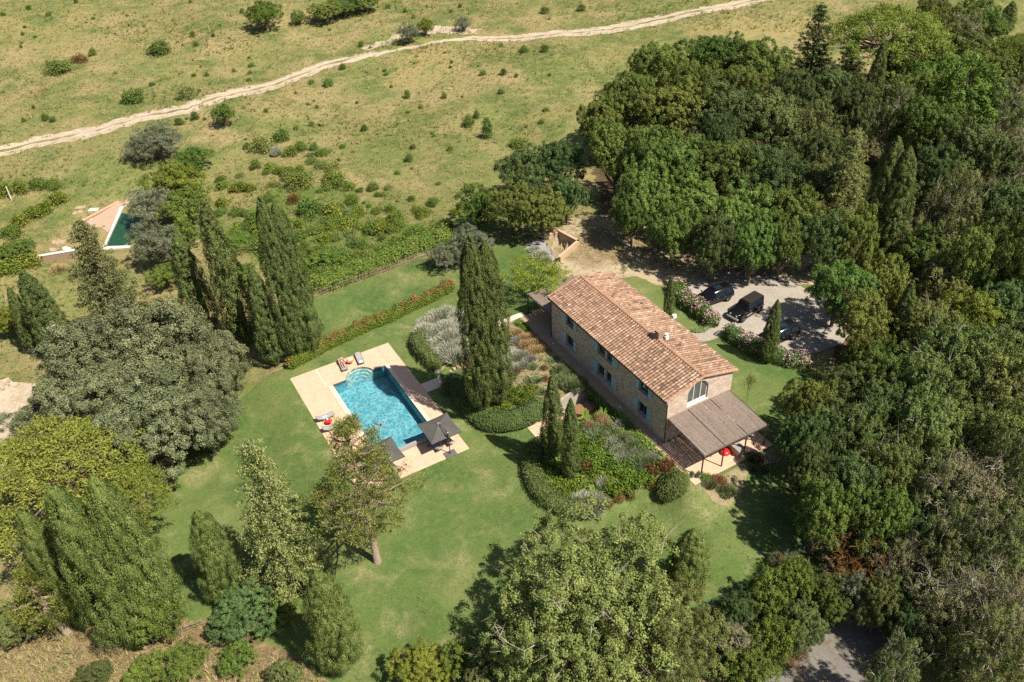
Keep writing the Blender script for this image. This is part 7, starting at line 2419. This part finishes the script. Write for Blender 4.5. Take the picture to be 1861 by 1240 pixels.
        for s_ in (-1, 1): rr_.tube([(-1.95, s_ * .60, 1.76), (-1.7, s_ * .60, 1.83), (-.2, s_ * .60, 1.84), (.1, s_ * .60, 1.77)], .022, 6)
        rr_.build("roof_rails", M_trim, root)
        MB().cham((-.95, -.36, 1.790), (-.05, .36, 1.805), .01).build("sunroof", M_cglass, root)
    hd = MB()
    for s_ in (-1, 1):
        for x in (.0, -1.05): hd.box((x, s_ * (.985 if not boxy else .825) - .015, .90), (x + .16, s_ * (.985 if not boxy else .825) + .015, .935))
    hd.build("door_handle", M_chrome, root)
    return root


car((1267, 549), (1325, 529), "black estate car with roof rails nosing into the pink oleander hedge, farthest of three")
car((1325, 580), (1383, 545), "black open-country jeep with soft top and grey bumper, middle of three cars", True)
car((1380, 622), (1447, 596), "black car in tree shade, half hidden by the slim leaning cypress")

# ------------------------------------------------------------------ people
M_skin = plain("sunlit_skin", (.55, .32, .21), (.50, .28, .18), 6, .55, .35)
M_hair = plain("dark_hair", (.035, .022, .015), None, 10, .7, .3)
M_swim = plain("pale_blue_swimwear", (.45, .64, .72), (.40, .58, .66), 6, .8, .2)
M_redswim = plain("orange_red_swimwear", (.62, .15, .07), (.55, .12, .05), 6, .8, .2)


def figure(J, label, loc, rz, suit, hair_dir):
    """one skin grown over a skeleton J: name -> (position, radius, parent)"""
    names = list(J)
    me = bpy.data.meshes.new("person")
    vs = [J[k][0] for k in names]
    es = [(names.index(k), names.index(J[k][2])) for k in names if J[k][2]]
    me.from_pydata(vs, es, [])
    o = bpy.data.objects.new("tmp_person", me)
    C.objects.link(o)
    sk = o.modifiers.new("skin", 'SKIN')
    sk.branch_smoothing = .6
    for i, k in enumerate(names):
        r_ = J[k][1]
        sv = me.skin_vertices[0].data[i]
        sv.radius = r_ if hasattr(r_, '__len__') else (r_, r_)
        sv.use_root = (k == 'pelvis')
    ss = o.modifiers.new("sub", 'SUBSURF')
    ss.levels = ss.render_levels = 2
    dg = bpy.context.evaluated_depsgraph_get()
    em = bpy.data.meshes.new_from_object(o.evaluated_get(dg))
    bpy.data.objects.remove(o)
    em.materials.clear()
    em.materials.append(M_skin)
    em.polygons.foreach_set("use_smooth", np.ones(len(em.polygons), bool))
    p = link("person", em, None, loc, rz, label=label, category="person")
    hp = Vector(J['head'][0])
    hd = Vector(hair_dir)
    h = MB()
    h.lathe([(.02, -.105), (.075, -.08), (.105, -.02), (.108, .03), (.085, .075), (.02, .10)], 14)
    ho = h.build("hair", M_hair, p, tuple(hp + hd * .035), smooth_=True)
    ho.scale = (1, 1, 1.05)
    f = MB()
    fwd_ = -hd
    ft = Matrix.Translation(hp) @ fwd_.to_track_quat('Z', 'Y').to_matrix().to_4x4()
    for sx in (-.034, .034): f.lathe([(.002, -.008), (.012, 0), (.002, .008)], 8, tuple(ft @ Vector((sx, .01, .088))))
    f.build("eyes", M_hair, p)
    nz = MB().tube([ft @ Vector((0, .012, .09)), ft @ Vector((0, -.03, .112))], [.008, .015], 6)
    nz.build("nose", M_skin, p)
    mo = MB().tube([ft @ Vector((-.025, -.06, .084)), ft @ Vector((.025, -.06, .084))], .007, 6)
    mo.build("mouth", M_redswim, p)
    for pts, rad in suit[0]:
        MB().tube(pts, rad, 12).build("swimwear", suit[1], p, smooth_=True)
    return p


def hand(J, wrist, d, side, nm, k=1.0):
    """palm, five unequal fingers with a bend, thumb from the side of the palm"""
    w, d, side = Vector(wrist), Vector(d).normalized(), Vector(side).normalized()
    nrm = d.cross(side)
    J[nm + 'palm'] = (tuple(w + d * .06), (.034, .018), nm + 'wrist')
    for i, (o, L_) in enumerate(((-.027, .068), (-.009, .080), (.009, .074), (.026, .056))):
        a = w + d * .095 + side * o
        J[nm + f'f{i}a'] = (tuple(a), .0095, nm + 'palm')
        b_ = a + d * L_ * .55 - nrm * .006
        J[nm + f'f{i}b'] = (tuple(b_), .0085, nm + f'f{i}a')
        J[nm + f'f{i}c'] = (tuple(b_ + d * L_ * .4 - nrm * .018), .0075, nm + f'f{i}b')
    t = w + d * .035 - side * .04
    J[nm + 't0'] = (tuple(t), .011, nm + 'palm')
    J[nm + 't1'] = (tuple(t + (d - side * .6).normalized() * .05), .0085, nm + 't0')


# sunbather reclining on lounger (lounger space: feet at x=0, back raised after x=1.3)
a = .45
def bk(t, y, up): return (1.28 + t * math.cos(a) - up * math.sin(a), y, .36 + t * math.sin(a) + up * math.cos(a))
J = {'pelvis': ((1.22, 0, .44), (.16, .11), None), 'belly': (bk(.18, 0, .10), (.13, .10), 'pelvis'), 'chest': (bk(.40, 0, .12), (.16, .11), 'belly'), 'neck': (bk(.58, 0, .12), .055, 'chest'), 'head': (bk(.74, 0, .15), (.085, .10), 'neck'),
     'crown': (bk(.82, 0, .15), .07, 'head')}
for s_, sd in ((-1, 'l'), (1, 'r')):
    J[sd + 'hip'] = ((1.14, s_ * .10, .44), .095, 'pelvis')
    kz = .62 if s_ < 0 else .46
    J[sd + 'knee'] = ((.78, s_ * .12, kz), .06, sd + 'hip')
    J[sd + 'calf'] = ((.62, s_ * .12, (kz + .41) / 2 + .03), .056, sd + 'knee')
    J[sd + 'ankle'] = ((.40, s_ * .12, .40), .036, sd + 'calf')
    J[sd + 'foot'] = ((.30, s_ * .14, .47), (.038, .03), sd + 'ankle')
    J[sd + 'shoulder'] = (bk(.48, s_ * .19, .11), .058, 'chest')
    J[sd + 'elbow'] = (bk(.22, s_ * .33, .10), .040, sd + 'shoulder')
    J[sd + 'wrist'] = ((1.24, s_ * .30, .44), .026, sd + 'elbow')
    hand(J, J[sd + 'wrist'][0], (-1, s_ * -.1, -.25), (0, s_ * -1, 0), sd)
sun_p = figure(J, "person in orange-red swimwear sunbathing on the far left lounger", tuple(L1.location), L1.rotation_euler[2],
               ([([(1.13, 0, .44), (1.24, 0, .445), (1.31, 0, .47)], [.172, .178, .15]), ([bk(.34, 0, .12), bk(.44, 0, .13)], [.165, .172])], M_redswim), (math.cos(a) * .3 + math.sin(a) * .95, 0, -.6))

# swimmer upright in the water, arms spread on the surface
x, y = at_z(690, 772, wl)
J = {'pelvis': ((-.42, 0, -.22), (.15, .11), None), 'belly': ((-.20, 0, -.13), (.13, .10), 'pelvis'), 'chest': ((.05, 0, -.03), (.16, .11), 'belly'), 'neck': ((.22, 0, .06), .055, 'chest'), 'head': ((.34, 0, .17), (.085, .10), 'neck'), 'crown': ((.37, 0, .26), .07, 'head')}
for s_, sd in ((-1, 'l'), (1, 'r')):
    J[sd + 'hip'] = ((-.50, s_ * .10, -.25), .09, 'pelvis')
    J[sd + 'knee'] = ((-.85, s_ * (.20), -.36), .06, sd + 'hip')
    J[sd + 'calf'] = ((-1.02, s_ * .18, -.36), .054, sd + 'knee')
    J[sd + 'ankle'] = ((-1.25, s_ * .16, -.34), .036, sd + 'calf')
    J[sd + 'foot'] = ((-1.38, s_ * .18, -.36), (.038, .03), sd + 'ankle')
    J[sd + 'shoulder'] = ((.12, s_ * .19, .01), .058, 'chest')
    J[sd + 'elbow'] = ((.24, s_ * .46, .015), .040, sd + 'shoulder')
    J[sd + 'wrist'] = ((.46, s_ * .40, .025), .027, sd + 'elbow')
    hand(J, J[sd + 'wrist'][0], (1, s_ * -.35, -.05), (0, s_ * -1, 0), sd)
figure(J, "person in pale blue swimwear swimming breaststroke in the pool", (x, y, wl + .02), math.radians(-55), ([([(-.26, 0, -.15), (-.08, 0, -.07), (.10, 0, -.01)], [.142, .158, .160]), ([(-.55, 0, -.26), (-.38, 0, -.21)], [.165, .165])], M_swim), (-.85, 0, .35))
